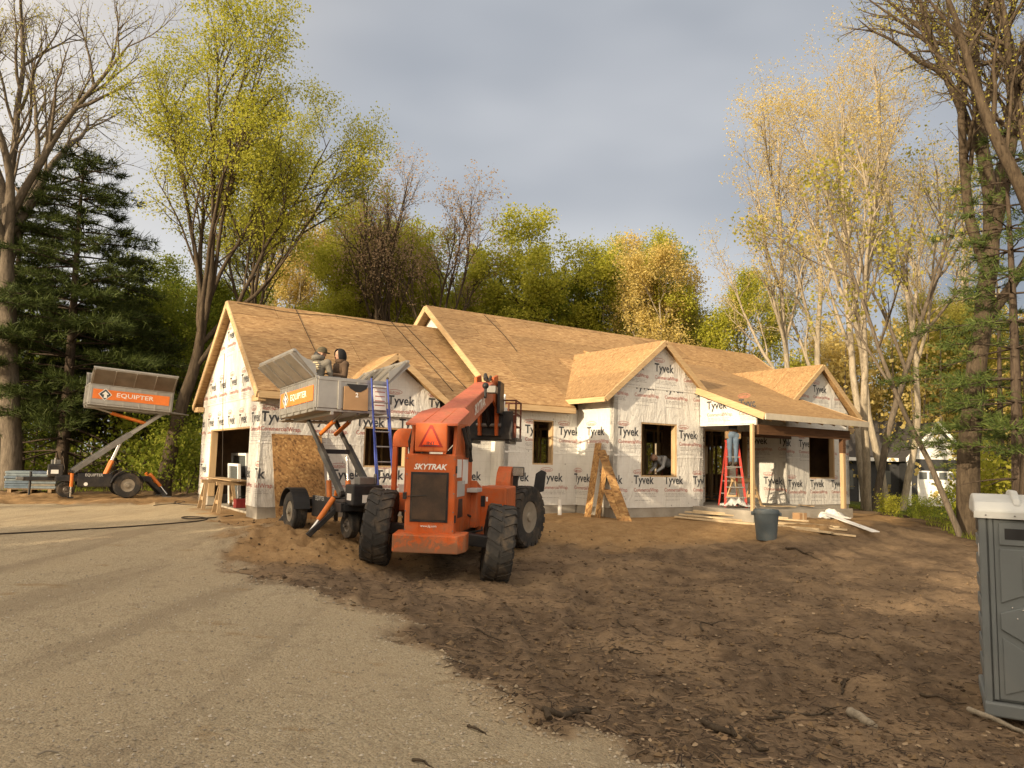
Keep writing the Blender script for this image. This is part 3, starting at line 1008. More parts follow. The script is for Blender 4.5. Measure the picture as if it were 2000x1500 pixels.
MV, MR = 3.635, 6.355
mw = lambda v: MR - mk * abs(v - MV)
plane_sheets('main_roof_slope', [(5.98, -1.006, mw(-1.006)), (8.45, -1.006, mw(-1.006)), (8.45, MV, MR), (5.98, MV, MR)], (1, 0, 0), 5)
plane_sheets('main_roof_slope', [(8.45, -.5, mw(-.5)), (19.95, -.5, mw(-.5)), (19.95, MV, MR), (8.45, MV, MR)], (1, 0, 0), 6)
plane_sheets('main_roof_slope', [(19.95, -1.006, mw(-1.006)), (21.97, -1.006, mw(-1.006)), (21.97, MV, MR), (19.95, MV, MR)], (1, 0, 0), 7)
plane_sheets('main_roof_slope', [(21.97, 8.27, mw(8.27)), (5.98, 8.27, mw(8.27)), (5.98, MV, MR), (21.97, MV, MR)], (1, 0, 0), 8)
fascia('eave_fascia', (5.98, -1.027, mw(-1.006) - .085), (8.45, -1.027, mw(-1.006) - .085))
MB().box((6.0, -1.0, mw(-1.006) - .16), (8.5, -.67, mw(-1.006) - .14)).build('eave_soffit', M['osb'], house)
fascia('eave_fascia', (19.95, -1.027, mw(-1.006) - .085), (21.97, -1.027, mw(-1.006) - .085))
fascia('eave_fascia', (5.98, 8.291, mw(8.27) - .085), (21.97, 8.291, mw(8.27) - .085))
for ue in (5.959, 21.991):
    for v_e in (-1.03, 8.29):
        fascia('rake_board', (ue, v_e, mw(v_e) - .085), (ue, MV, MR - .075), .04, .18, 'lumber_y')

def cross_gable(name, uc, wr, k, vf, half_l, half_r, host, seed):
    """a front-facing gable roof whose ridge runs back to a host plane w = host[0] + host[1] * v"""
    vb = lambda w: (w - host[0]) / host[1]
    we_l, we_r = wr - k * half_l, wr - k * half_r
    plane_sheets(name, [(uc - half_l, vf, we_l), (uc, vf, wr), (uc, vb(wr), wr), (uc - half_l, max(vb(we_l), vf + .05), we_l)], (0, 1, 0), seed)
    plane_sheets(name, [(uc + half_r, vf, we_r), (uc, vf, wr), (uc, vb(wr), wr), (uc + half_r, max(vb(we_r), vf + .05), we_r)], (0, 1, 0), seed + 1)
    for s, hf, we in ((-1, half_l, we_l), (1, half_r, we_r)):
        fascia('rake_board', (uc + s * hf, vf - .021, we - .07), (uc, vf - .021, wr - .06), .04, .15)
    fascia('eave_fascia', (uc - half_l - .021, vf, we_l - .075), (uc - half_l - .021, max(vb(we_l), vf + .1), we_l - .075), .04, .14, 'lumber_y')
cross_gable('dormer_roof_slope', 3.17, 4.09, .73, -.42, 1.58, 1.58, (gw(0), gk), 20)
main_host = (MR - mk * MV, mk)
cross_gable('bay_roof_slope', 10.58, 5.005, .785, -2.42, 2.23, 2.20, main_host, 30)
cross_gable('second_bay_roof_slope', 18.05, 4.992, .785, -2.42, 2.2, 2.15, main_host, 40)
# porch: a low shed running back into the main slope
pk = .35
pz = lambda v: 2.896 + pk * (v + 4.67)
plane_sheets('porch_roof', [(12.04, -4.67, pz(-4.67)), (16.88, -4.67, pz(-4.67)), (16.88, -2.1, pz(-2.1)), (12.04, -2.1, pz(-2.1))], (1, 0, 0), 50)
plane_sheets('porch_roof', [(11.2, -2.1, pz(-2.1)), (17.6, -2.1, pz(-2.1)), (17.6, 2.05, pz(2.05)), (11.2, 2.05, pz(2.05))], (1, 0, 0), 51)
fascia('porch_fascia', (12.02, -4.692, pz(-4.67) - .06), (16.9, -4.692, pz(-4.67) - .06), .04, .17, 'cream_trim')
fascia('porch_rake_board', (12.018, -4.67, pz(-4.67) - .06), (12.018, -2.25, pz(-2.25) - .06), .04, .19, 'lumber_y')
fascia('porch_rake_board', (16.902, -4.67, pz(-4.67) - .06), (16.902, -2.3, pz(-2.3) - .06), .04, .17, 'lumber_y')
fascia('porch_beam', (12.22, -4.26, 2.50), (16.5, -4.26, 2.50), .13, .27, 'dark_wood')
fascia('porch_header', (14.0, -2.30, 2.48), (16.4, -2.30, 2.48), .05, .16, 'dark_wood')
for i in range(8):
    u = 12.4 + i * .58
    MB().beam((u, -4.62, pz(-4.62) - .13), (u, -.75, pz(-.75) - .13), .04, .14).build('rafter', M['lumber_y'], house)
MB().box((11.98, -4.30, -.05), (12.07, -4.21, 2.64)).build('porch_post', M['lumber_z'], house, bevel=.004)
MB().box((16.13, -4.32, .297), (16.25, -4.20, 2.37)).build('porch_post', M['lumber_z'], house, bevel=.004)
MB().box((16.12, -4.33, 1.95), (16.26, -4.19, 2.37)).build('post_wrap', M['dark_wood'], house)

# --- inside: stud partitions seen through the openings
for (a, b, n) in (((7.0, 3.0), (12.2, 3.0), 13), ((12.8, .8), (12.8, 7.6), 15), ((9.0, -.4), (12.3, -.4), 6), ((15.2, 3.2), (21.3, 3.2), 15), ((16.4, .0), (16.4, 3.1), 7), ((3.5, 5.9), (6.1, 5.9), 7)):
    st = MB()
    for i in range(n):
        t = i / (n - 1)
        x, y = a[0] + (b[0] - a[0]) * t, a[1] + (b[1] - a[1]) * t
        st.box((x - .02, y - .045, .26), (x + .02, y + .045, 2.72))
    st.beam((*a, 2.76), (*b, 2.76), .09, .08)
    st.beam((*a, .285), (*b, .285), .09, .05)
    st.build('stud_partition', M['lumber_z'], house)
for u in (1.2, 2.4, 3.6, 4.8):
    MB().beam((u, .15, 2.80), (u, 6.1, 2.80), .04, .14).build('ceiling_joist', M['lumber_y'], house)
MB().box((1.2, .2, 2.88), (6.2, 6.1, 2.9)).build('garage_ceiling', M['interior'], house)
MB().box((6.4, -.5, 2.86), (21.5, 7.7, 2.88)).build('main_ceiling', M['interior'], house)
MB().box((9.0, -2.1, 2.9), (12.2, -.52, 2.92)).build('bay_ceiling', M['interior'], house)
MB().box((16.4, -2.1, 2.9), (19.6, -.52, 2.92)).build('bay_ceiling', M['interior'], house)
# ------------------------------------------------------------------ trees
def bark(name, c1, c2, sc=1.0):
    t = NT(name)
    v = t.coord('Object', (5 * sc, 5 * sc, 1.1 * sc))
    n = t.noise(v, 2.5, 8, .68, .6)
    n2 = t.noise(t.coord(), .5, 3)
    c = t.mix(t.ramp(n, [(.32, 0), (.68, 1)]), c1, c2)
    c = t.mix(t.ramp(n2, [(.45, 0), (.7, .4)]), c, tuple(x * .6 for x in c1))
    t.bump(n, .7, .04)
    t.b.inputs['Specular IOR Level'].default_value = .1
    return t.set(c, .92)
M['bark_grey'] = bark('grey_bark', (.075, .06, .045), (.20, .165, .125))
M['bark_brown'] = bark('brown_bark', (.04, .03, .021), (.115, .088, .06))
M['bark_pale'] = bark('pale_bark', (.20, .17, .125), (.42, .36, .27))
M['bark_pine'] = bark('pine_bark', (.045, .033, .025), (.115, .088, .065))

def leafmat(name, a, b, c3, trans=.55):
    t = NT(name)
    g = t.node('ShaderNodeNewGeometry')
    col = t.ramp(g.outputs['Random Per Island'], [(0, a), (.5, b), (1, c3)])
    t.set(col, .6)
    t.b.inputs['Specular IOR Level'].default_value = .15
    tr = t.node('ShaderNodeBsdfTranslucent')
    t.l.new(col, tr.inputs['Color'])
    mx = t.node('ShaderNodeMixShader')
    mx.inputs[0].default_value = trans
    out = t.n['Material Output']
    t.l.new(t.b.outputs[0], mx.inputs[1])
    t.l.new(tr.outputs[0], mx.inputs[2])
    t.l.new(mx.outputs[0], out.inputs['Surface'])
    return t.mat
M['leaf_lime'] = leafmat('spring_lime_leaf', (0.3, 0.32, 0.035), (0.41, 0.41, 0.055), (0.52, 0.49, 0.08))
M['leaf_green'] = leafmat('fresh_green_leaf', (0.15, 0.21, 0.026), (0.24, 0.28, 0.036), (0.34, 0.36, 0.055))
M['leaf_deep'] = leafmat('deep_green_leaf', (0.08, 0.12, 0.02), (0.13, 0.17, 0.026), (0.19, 0.22, 0.038))
M['leaf_gold'] = leafmat('golden_bud', (0.5, 0.385, 0.11), (0.62, 0.49, 0.16), (0.7, 0.58, 0.25))
M['leaf_rust'] = leafmat('rusty_bud', (0.36, 0.25, 0.15), (0.46, 0.33, 0.2), (0.54, 0.41, 0.26))
M['leaf_olive'] = leafmat('olive_gold_leaf', (0.27, 0.255, 0.045), (0.38, 0.35, 0.065), (0.49, 0.44, 0.1))
M['needle'] = leafmat('pine_needle', (0.03, 0.045, 0.012), (0.05, 0.07, 0.016), (0.075, 0.095, 0.024), .15)
M['needle_lit'] = leafmat('sunlit_pine_needle', (0.05, 0.08, 0.02), (0.085, 0.12, 0.03), (0.13, 0.16, 0.042), .2)  # needle colour lightened, with the sunlight on the right-hand pines put into it

def mesh_np(name, V, F, mats, mi=None, smooth=True):
    """V (n,3); F (m,3) or (m,4) arrays"""
    me = bpy.data.meshes.new(name)
    V = np.asarray(V, np.float32)
    F = np.asarray(F, np.int32)
    k = F.shape[1]
    me.vertices.add(len(V))
    me.vertices.foreach_set('co', V.ravel())
    me.loops.add(F.size)
    me.loops.foreach_set('vertex_index', F.ravel())
    me.polygons.add(len(F))
    me.polygons.foreach_set('loop_start', np.arange(0, F.size, k, dtype=np.int32))
    if smooth:
        me.polygons.foreach_set('use_smooth', np.ones(len(F), bool))
    for m in (mats if isinstance(mats, (list, tuple)) else [mats]):
        me.materials.append(m)
    me.update(calc_edges=True)
    return me

class Skel:
    """branch skeleton -> one tapered tube mesh, plus twig points for leaves"""
    def __init__(s, seed):
        s.r = np.random.RandomState(seed)
        s.V, s.F, s.nv = [], [], 0
        s.tips = []
    def tube(s, P, rad, n):
        P = np.asarray(P)
        K = len(P)
        d = np.gradient(P, axis=0)
        d /= np.linalg.norm(d, axis=1)[:, None] + 1e-9
        ref = np.array([0.0, 0, 1]) if abs(d[0, 2]) < .9 else np.array([1.0, 0, 0])
        x = np.cross(d, ref)
        x /= np.linalg.norm(x, axis=1)[:, None] + 1e-9
        y = np.cross(d, x)
        t = np.linspace(0, 2 * np.pi, n, endpoint=False)
        ringv = P[:, None] + np.asarray(rad)[:, None, None] * (np.cos(t)[None, :, None] * x[:, None] + np.sin(t)[None, :, None] * y[:, None])
        s.V.append(ringv.reshape(-1, 3))
        i = np.arange(n)
        j = (i + 1) % n
        for k in range(K - 1):
            a = s.nv + k * n
            s.F.append(np.stack([a + i, a + j, a + n + j, a + n + i], 1))
        s.nv += K * n
    def grow(s, p, d, L, r0, lvl, cfg):
        rn = s.r
        nseg = max(3, int(L / cfg['seg'][lvl]))
        P, dirs = [np.array(p, float)], [np.array(d, float)]
        step = L / nseg
        d = np.array(d, float)
        for k in range(nseg):
            d = d + rn.normal(0, cfg['wob'][lvl], 3) + np.array([0, 0, cfg['up'][lvl]])
            d /= np.linalg.norm(d)
            P.append(P[-1] + d * step)
            dirs.append(d.copy())
        tp = np.linspace(0, 1, nseg + 1)
        tip = cfg.get('tipr', .14) if lvl == 0 else .14
        rad = r0 * ((1 - tp) ** cfg.get('taper', .8) * (1 - tip) + tip)
        if lvl == 0:
            rad[0] *= 1.3
        s.tube(P, rad, cfg['n'][lvl])
        last = lvl == len(cfg['kids'])
        if lvl >= cfg['leaf_lvl']:
            for k in range(1, nseg + 1):
                s.tips.append((P[k], lvl))
        if last:
            return
        nk = cfg['kids'][lvl]
        nk = max(1, int(round(nk * rn.uniform(.8, 1.2))))
        t0, t1 = cfg['span'][lvl]
        for c in range(nk):
            t = t0 + (t1 - t0) * (c + rn.uniform(.1, .9)) / nk
            f = t * nseg
            i = min(nseg - 1, int(f))
            q = P[i] + (P[i + 1] - P[i]) * (f - i)
            dd = dirs[i]
            a = rn.uniform(0, 2 * np.pi) if lvl else c * 2.4 + rn.uniform(-.5, .5) + cfg.get('turn', 0)
            side = np.cross(dd, [.3, .2, 1.0] if abs(dd[2]) < .95 else [1.0, .1, 0])
            side /= np.linalg.norm(side)
            oth = np.cross(dd, side)
            ang = np.radians(rn.uniform(*cfg['ang'][lvl]))
            nd = dd * np.cos(ang) + (side * np.cos(a) + oth * np.sin(a)) * np.sin(ang)
            ln = cfg['len'][lvl] * rn.uniform(.75, 1.2) * (1 - cfg['drop'][lvl] * (t - t0) / max(.01, t1 - t0))
            rr = min(r0 * ((1 - t) ** .8 * (1 - tip) + tip) * .8, cfg['rad'][lvl] * rn.uniform(.8, 1.15))
            s.grow(q, nd, ln, rr, lvl + 1, cfg)
    def wood(s, name, mat):
        return mesh_np(name, np.concatenate(s.V), np.concatenate(s.F), mat)

def leaf_cards(C, size, rs, aspect=.7, flat=0.0):
    """a small folded two-triangle leaf at each centre"""
    n = len(C)
    a = rs.normal(size=(n, 3))
    a[:, 2] *= 1 - flat
    a /= np.linalg.norm(a, axis=1)[:, None] + 1e-9
    b = rs.normal(size=(n, 3))
    b -= (b * a).sum(1)[:, None] * a
    b /= np.linalg.norm(b, axis=1)[:, None] + 1e-9
    sz = (size * rs.uniform(.6, 1.35, n))[:, None]
    V = np.stack([C - a * sz * .5, C + b * sz * aspect * .5, C + a * sz * .5, C - b * sz * aspect * .5], 1).reshape(-1, 3)
    F = np.arange(n * 4).reshape(n, 4)
    return V, F

def leaf_cloud(tips, per, spread, size, seed, lo=None, keep=1.0):
    rs = np.random.RandomState(seed)
    T = np.array([t[0] for t in tips])
    if keep < 1:
        T = T[rs.rand(len(T)) < keep]
    if lo is not None:
        T = T[T[:, 2] > lo]
    C = np.repeat(T, per, 0)
    C = C + rs.normal(0, spread, C.shape)
    return leaf_cards(C, size, rs)

BASE = dict(seg=[.7, .6, .5, .4, .3], wob=[.05, .07, .10, .14, .18], up=[.03, .06, .05, .03, .01], n=[10, 7, 5, 4, 3],
            kids=[9, 8, 6, 5], span=[(.4, .98), (.25, .98), (.2, .98), (.15, 1)], ang=[(22, 42), (20, 45), (22, 50), (25, 55)],
            len=[6.5, 2.6, 1.25, .6], rad=[.16, .055, .022, .010], drop=[.55, .45, .4, .3], leaf_lvl=3)
def cfg_for(h, tr, **kw):
    k = h / 16.0
    c = dict(BASE)
    c['len'] = [x * k for x in BASE['len']]
    c['rad'] = [x * tr / .27 for x in BASE['rad']]
    c.update(kw)
    return c

def tree_protos(name, seed, h, tr, lean=(0, 0), bark_m='bark_grey', leaf_m='leaf_lime', per=2, spread=.16, size=.15, keep=1.0, lo=None, stems=1, lead=.98, **kw):
    """build meshes for a tree standing at the origin: (wood mesh, crown mesh)"""
    sk = Skel(seed)
    cfg = cfg_for(h, tr, **kw)
    for q_ in range(stems):
        if stems == 1:
            p0, d0, hh, rr = np.zeros(3), np.array([lean[0], lean[1], 1.0]), h, tr
        else:
            a = 2 * np.pi * q_ / stems + seed
            p0 = np.array([.28 * math.cos(a), .28 * math.sin(a), 0])
            d0 = np.array([lean[0] + .22 * math.cos(a), lean[1] + .22 * math.sin(a), 1.0])
            hh, rr = h * sk.r.uniform(.85, 1.0), tr * sk.r.uniform(.65, .95)
        d0 /= np.linalg.norm(d0)
        p0[2] = -.35
        sk.grow(p0, d0, hh * lead, rr, 0, cfg)
    wm = sk.wood(name + '_wood', M[bark_m])
    V, F = leaf_cloud(sk.tips, per, spread, size, seed + 1, lo, keep)
    cm = mesh_np(name + '_crown', V, F, M[leaf_m], smooth=False)
    return wm, cm

def plant_tree(name, label, protos, loc, rz=0, sc=1.0, group=None, sz=None, leaf_m=None):
    t = thing(name, label, 'tree', loc, rz, group)
    t.scale = (sc, sc, sz or sc)
    link('trunk', protos[0], t)
    c = link('crown', protos[1], t)
    if leaf_m:
        c.material_slots[0].link = 'OBJECT'
        c.material_slots[0].material = M[leaf_m]
    return t

def pine_protos(name, seed, h, tr, clear, half, needle='needle', tuft=.30, dens=1.0, gap=.55):
    sk = Skel(seed)
    rs = sk.r
    P = np.array([[.05 * math.sin(z * .4), .05 * math.cos(z * .33), z] for z in np.linspace(-.4, h, 22)])
    sk.tube(P, tr * (1 - np.linspace(0, 1, 22)) ** .85 + .012, 9)
    C, D = [], []
    z = clear * .55
    while z < h - .2:
        live = z >= clear
        f = min(1, (h - z) / (h - clear) * 1.15 + .06)
        nb = rs.randint(4, 7)
        a0 = rs.uniform(0, 6.28)
        for b in range(nb):
            a = a0 + 6.28 * b / nb + rs.uniform(-.3, .3)
            L = half * (f ** .75) * rs.uniform(.65, 1.15) * (1 if live else .6)
            K = 7
            tt = np.linspace(0, 1, K)
            rise = rs.uniform(-.05, .22) if live else rs.uniform(-.25, .05)
            x = L * tt
            zz = z + L * (rise * tt - .16 * tt ** 2)
            B = np.stack([np.cos(a) * x + rs.normal(0, .04, K) * tt, np.sin(a) * x + rs.normal(0, .04, K) * tt, zz], 1)
            sk.tube(B, .035 * tr / .2 * (1 - tt * .85), 4)
            if not live:
                continue
            m = int(max(4, L * 5.5 * dens))
            for q_ in range(m):
                t = rs.uniform(.25, 1.0)
                i = min(K - 2, int(t * (K - 1)))
                p = B[i] + (B[i + 1] - B[i]) * (t * (K - 1) - i)
                sa = a + rs.choice([-1, 1]) * rs.uniform(.4, 1.1)
                sl_ = L * .38 * (1.15 - t) * rs.uniform(.5, 1.2) + .15
                dd = np.array([math.cos(sa), math.sin(sa), rs.uniform(-.05, .2)])
                e = p + dd * sl_
                if q_ % 2 == 0:
                    sk.tube(np.array([p, (p + e) / 2 + [0, 0, .02], e]), np.array([.012, .009, .005]), 3)
                for w in np.linspace(.3, 1, max(2, int(sl_ / .22))):
                    C.append(p + dd * sl_ * w)
                    D.append(dd)
        z += gap * rs.uniform(.75, 1.25)
    C, D = np.array(C), np.array(D)
    nn = 9
    Cn, Dn = np.repeat(C, nn, 0), np.repeat(D, nn, 0)
    ax = Dn * .8 + rs.normal(0, .55, Dn.shape) + np.array([0, 0, .18])
    ax /= np.linalg.norm(ax, axis=1)[:, None]
    sd = np.cross(ax, rs.normal(size=ax.shape))
    sd /= np.linalg.norm(sd, axis=1)[:, None] + 1e-9
    ln = (tuft * rs.uniform(.6, 1.2, len(ax)))[:, None]
    base = Cn + rs.normal(0, .035, Cn.shape)
    wv = .03
    V = np.stack([base - sd * wv * .5, base + sd * wv * .5, base + ax * ln], 1).reshape(-1, 3)
    F = np.arange(len(base) * 3).reshape(-1, 3)
    return sk.wood(name + '_wood', M['bark_pine']), mesh_np(name + '_crown', V, F, M[needle], smooth=False)

def at(px, y):
    """world x of a picture column (2000 wide) at forward distance y, near eye height"""
    return (px - 1000 + .0246 * 150) / FPX * y * .995

def gbase(x, y):
    return (x, y, gz(x, y) - .05)

# --- big trees on the left
T = tree_protos('left_maple', 11, 23, .36, (-.01, .0), 'bark_grey', 'leaf_olive', per=2, spread=.12, size=.075, keep=.45, lead=.47, tipr=.6,
                span=[(.74, 1.0), (.2, .98), (.2, .98), (.15, 1)], kids=[8, 9, 7, 5], len=[11.5, 4.4, 1.9, .85], rad=[.17, .065, .025, .011], ang=[(14, 48), (16, 38), (22, 50), (25, 55)], drop=[.05, .45, .4, .3], up=[.03, .03, .05, .03, .01])
plant_tree('bare_maple_tree', 'tall maple with forking bare limbs at the far left edge', T, gbase(at(24, 27), 27.0), 0)
T = tree_protos('lime_maple', 29, 17.0, .26, (.0, 0), 'bark_brown', 'leaf_lime', per=17, spread=.18, size=.082, keep=.45, lo=6.8, lead=.40, tipr=.5,
                span=[(.66, 1.0), (.28, .98), (.25, .98), (.15, 1)], kids=[9, 9, 6, 5], len=[10.2, 3.6, 1.5, .7], rad=[.10, .042, .02, .010], ang=[(8, 30), (16, 40), (22, 50), (25, 55)], drop=[.05, .5, .4, .3], up=[.03, .075, .05, .03, .01])
plant_tree('lime_maple_tree', 'tall maple in bright lime spring leaf left of the garage', T, gbase(at(322, 26), 26.0), 4.3, 1.04)
T2 = tree_protos('lime_maple_b', 37, 17.0, .23, (.02, 0), 'bark_brown', 'leaf_lime', per=15, spread=.18, size=.09, keep=.38, lo=7, lead=.45, tipr=.5,
                 span=[(.7, 1.0), (.28, .98), (.25, .98), (.15, 1)], kids=[8, 8, 6, 5], len=[8.6, 3.3, 1.4, .65], rad=[.09, .04, .02, .010], ang=[(6, 32), (16, 40), (22, 50), (25, 55)], drop=[.05, .5, .4, .3], up=[.03, .065, .05, .03, .01])
plant_tree('lime_maple_tree', 'lime leaved maple rising just behind the garage roof ridge', T2, gbase(at(492, 32), 32.0), .4, .98)

# --- pines on the left
PP = pine_protos('left_pine', 5, 13.5, .24, 2.6, 4.6, 'needle', .34, 1.7, .42)
plant_tree('pine_tree', 'dark pine beside the far left maple, tallest of the pines', PP, gbase(at(120, 29), 29.0), 0)
plant_tree('pine_tree', 'dark pine standing behind the shingle pallet', PP, gbase(at(0, 31), 31.0), 2.0, .95)
plant_tree('pine_tree', 'small dark pine between the raised trailer and the lime maple', PP, gbase(at(225, 33), 33.0), 4.0, .72)

# --- bare budding pair behind the ridge
TB = tree_protos('bud_tree', 51, 19, .21, (.0, 0), 'bark_brown', 'leaf_rust', per=2, spread=.11, size=.11, keep=.42, lead=.50, tipr=.6,
                 span=[(.62, 1.0), (.3, .98), (.2, .98), (.15, 1)], kids=[8, 8, 6, 5], len=[9.0, 3.6, 1.5, .7], rad=[.10, .042, .02, .010], ang=[(6, 28), (14, 34), (20, 46), (25, 55)], drop=[.05, .5, .4, .3], up=[.03, .045, .05, .03, .01])
plant_tree('budding_tree', 'bare tree with rusty buds, left of the pair behind the roof', TB, gbase(at(742, 38), 38.0), .3, .92)
TB2 = tree_protos('bud_tree_b', 58, 18, .20, (.03, 0), 'bark_brown', 'leaf_rust', per=2, spread=.11, size=.11, keep=.5, stems=2, lead=.46, tipr=.6,
                  span=[(.6, 1.0), (.3, .98), (.2, .98), (.15, 1)], kids=[6, 8, 6, 5], len=[8.6, 3.4, 1.45, .65], rad=[.09, .04, .02, .010], ang=[(6, 28), (14, 34), (20, 46), (25, 55)], drop=[.05, .5, .4, .3], up=[.03, .045, .05, .03, .01])
plant_tree('budding_tree', 'bare tree with rusty buds, right of the pair behind the roof', TB2, gbase(at(822, 38), 38.0), 1.0, .93)

# --- leafy wood behind the house
G1 = tree_protos('green_tree', 71, 13, .17, (0, 0), 'bark_brown', 'leaf_green', per=15, spread=.21, size=.13, keep=.52, span=[(.22, .98), (.2, .98), (.15, 1), (.1, 1)], kids=[11, 7, 5, 4], len=[5.6, 2.5, 1.2, .6], ang=[(28, 55), (22, 48), (25, 55), (25, 60)])
G2 = tree_protos('green_tree_b', 83, 13, .16, (0, 0), 'bark_grey', 'leaf_green', per=15, spread=.21, size=.13, keep=.52, stems=2, span=[(.2, .98), (.2, .98), (.15, 1), (.1, 1)], kids=[8, 6, 5, 4], len=[5.0, 2.3, 1.2, .6], ang=[(25, 50), (22, 48), (25, 55), (25, 60)])
G3 = tree_protos('gold_tree', 95, 15, .16, (0, 0), 'bark_pale', 'leaf_olive', per=9, spread=.17, size=.115, stems=3, keep=.5, span=[(.25, .98), (.2, .98), (.15, 1), (.1, 1)], kids=[7, 6, 5, 4], len=[4.2, 2.0, 1.1, .55], ang=[(16, 36), (20, 42), (25, 50), (25, 55)])
WOOD = [  # picture column, distance, proto, scale, z-scale, leaf material, name, label
 (560, 44, G3, .95, 1.05, 'leaf_gold', 'thicket_tree', 'thin golden tree behind the garage ridge'),
 (655, 41, G1, .86, 1.02, 'leaf_lime', 'leafy_tree', 'yellow green tree left of the budding pair'),
 (700, 47, G2, .9, 1.16, 'leaf_lime', 'leafy_tree', 'yellow green tree seen behind the left budding tree'),
 (800, 44, G1, .95, 1.06, 'leaf_lime', 'leafy_tree', 'bright green tree seen between the two budding trees'),
 (880, 46, G2, .9, 1.05, 'leaf_lime', 'leafy_tree', 'yellow green tree behind the right budding tree'),
 (945, 50, G1, .9, .9, 'leaf_deep', 'leafy_tree', 'dark green tree at the dip in the treeline'),
 (1010, 45, G2, .9, .94, 'leaf_green', 'leafy_tree', 'green tree right of the dip in the treeline'),
 (1075, 44, G1, 1.05, 1.02, 'leaf_lime', 'leafy_tree', 'tall yellow green tree above the middle of the main ridge'),
 (1150, 46, G1, 1.0, 1.0, 'leaf_green', 'leafy_tree', 'broad green tree beside the tall pale stem'),
 (1215, 43, G3, 1.0, .98, 'leaf_lime', 'pale_stem_tree', 'slender pale stemmed tree reaching above the green trees'),
 (1275, 41, G3, 1.0, .92, 'leaf_gold', 'golden_tree', 'many stemmed golden tree behind the first bay gable'),
 (1330, 48, G2, .95, .86, 'leaf_olive', 'leafy_tree', 'olive tree to the right of the golden tree'),
 (1405, 42, G2, .9, .95, 'leaf_lime', 'leafy_tree', 'slim lime tree standing alone against the sky'),
 (1480, 52, G3, .9, .62, 'leaf_olive', 'leafy_tree', 'low olive tree behind the right end of the roof'),
 (1640, 50, G3, 1.0, .75, 'leaf_gold', 'leafy_tree', 'golden tree beyond the second bay gable'),
 (1760, 54, G1, 1.0, .9, 'leaf_olive', 'leafy_tree', 'olive tree above the neighbouring roof'),
 (1880, 50, G3, 1.0, .9, 'leaf_gold', 'leafy_tree', 'golden tree to the right of the neighbouring house'),
 (1960, 45, G1, .9, .9, 'leaf_olive', 'leafy_tree', 'olive tree behind the portable toilet'),
 (420, 40, G1, .9, .75, 'leaf_green', 'leafy_tree', 'green tree behind the garage gable'),
 (350, 36, G2, .85, .72, 'leaf_green', 'leafy_tree', 'green tree just right of the lime maple trunk'),
 (290, 42, G1, .95, .8, 'leaf_green', 'leafy_tree', 'green tree behind the lime maple trunk'),
 (530, 39, G2, .8, .75, 'leaf_lime', 'leafy_tree', 'yellow green tree just over the garage ridge'),
 (1000, 38, G2, .6, .58, 'leaf_deep', 'leafy_tree', 'small dark tree just over the main ridge'),
 (870, 37, G1, .55, .55, 'leaf_deep', 'leafy_tree', 'small dark tree behind the start of the main ridge'),
 (1330, 37, G1, .55, .52, 'leaf_deep', 'leafy_tree', 'small dark tree behind the first bay gable'),
]
for i, (c_, y_, pr, s_, z_, lm, nm, lb) in enumerate(WOOD):
    plant_tree(nm, lb, pr, gbase(at(c_, y_), y_), i * 1.7, s_, 'trees behind the house', z_, lm)

# --- tall golden trees on the right
R1 = tree_protos('gold_maple', 103, 21, .24, (-.06, 0), 'bark_pale', 'leaf_gold', per=8, spread=.14, size=.082, stems=2, keep=.26, lo=6,
                 span=[(.28, .96), (.22, .98), (.2, .98), (.15, 1)], kids=[8, 7, 6, 4], len=[7.6, 3.0, 1.4, .65], rad=[.15, .055, .022, .010], ang=[(16, 34), (18, 40), (22, 48), (25, 55)])
plant_tree('golden_maple_tree', 'large golden budding tree rising behind the second bay', R1, gbase(at(1590, 36), 36.0), .0, 1.0)
R2 = tree_protos('tall_gold', 117, 22, .22, (-.05, 0), 'bark_pale', 'leaf_gold', per=8, spread=.14, size=.078, stems=2, keep=.18, lo=7,
                 span=[(.35, .96), (.22, .98), (.2, .98), (.15, 1)], kids=[7, 7, 5, 4], len=[6.5, 2.8, 1.35, .65], ang=[(14, 32), (18, 40), (22, 48), (25, 55)])
for c_, y_, rz, s_, lb in ((1690, 29, .5, .92, 'tall twin stemmed tree standing at the right end of the porch'), (1745, 36, 2.4, 1.0, 'tall twin stemmed tree left of the neighbouring gable'),
                           (1840, 56, 4.0, 1.15, 'tall twin stemmed tree behind the neighbouring gable')):
    plant_tree('tall_budding_tree', lb, R2, gbase(at(c_, y_), y_), rz, s_, 'tall budding trees on the right')
R3 = tree_protos('near_oak', 131, 21, .34, (.05, 0), 'bark_brown', 'leaf_olive', per=3, spread=.13, size=.065, keep=.45,
                 span=[(.30, .9), (.2, .98), (.2, .98), (.15, 1)], len=[10, 3.8, 1.7, .8], rad=[.2, .075, .027, .011], ang=[(18, 38), (18, 42), (22, 50), (25, 55)], turn=2.2)
plant_tree('bare_oak_tree', 'thick trunked bare tree behind the portable toilet, limbs arching over', R3, gbase(at(1893, 22), 22.0), 2.6)
plant_tree('bare_oak_tree', 'dark bare tree cut by the right edge of the picture', R3, gbase(at(2010, 18), 18.0), .9, .9)
R4 = tree_protos('leaning_tree', 143, 12, .10, (-.22, .0), 'bark_grey', 'leaf_olive', per=1, spread=.12, size=.13, keep=.6, kids=[7, 6, 5, 4])
plant_tree('leaning_tree', 'slim trunk leaning left in front of the neighbouring garage', R4, gbase(at(1880, 21), 21.0), .0, .9)
R5 = tree_protos('leaning_pale', 149, 15, .15, (.2, .0), 'bark_grey', 'leaf_olive', per=1, spread=.12, size=.13, keep=.6, kids=[7, 6, 5, 4])
plant_tree('leaning_tree', 'sunlit trunk leaning right before the dark neighbouring roof', R5, gbase(at(1702, 30), 30.0), .0, 1.0)
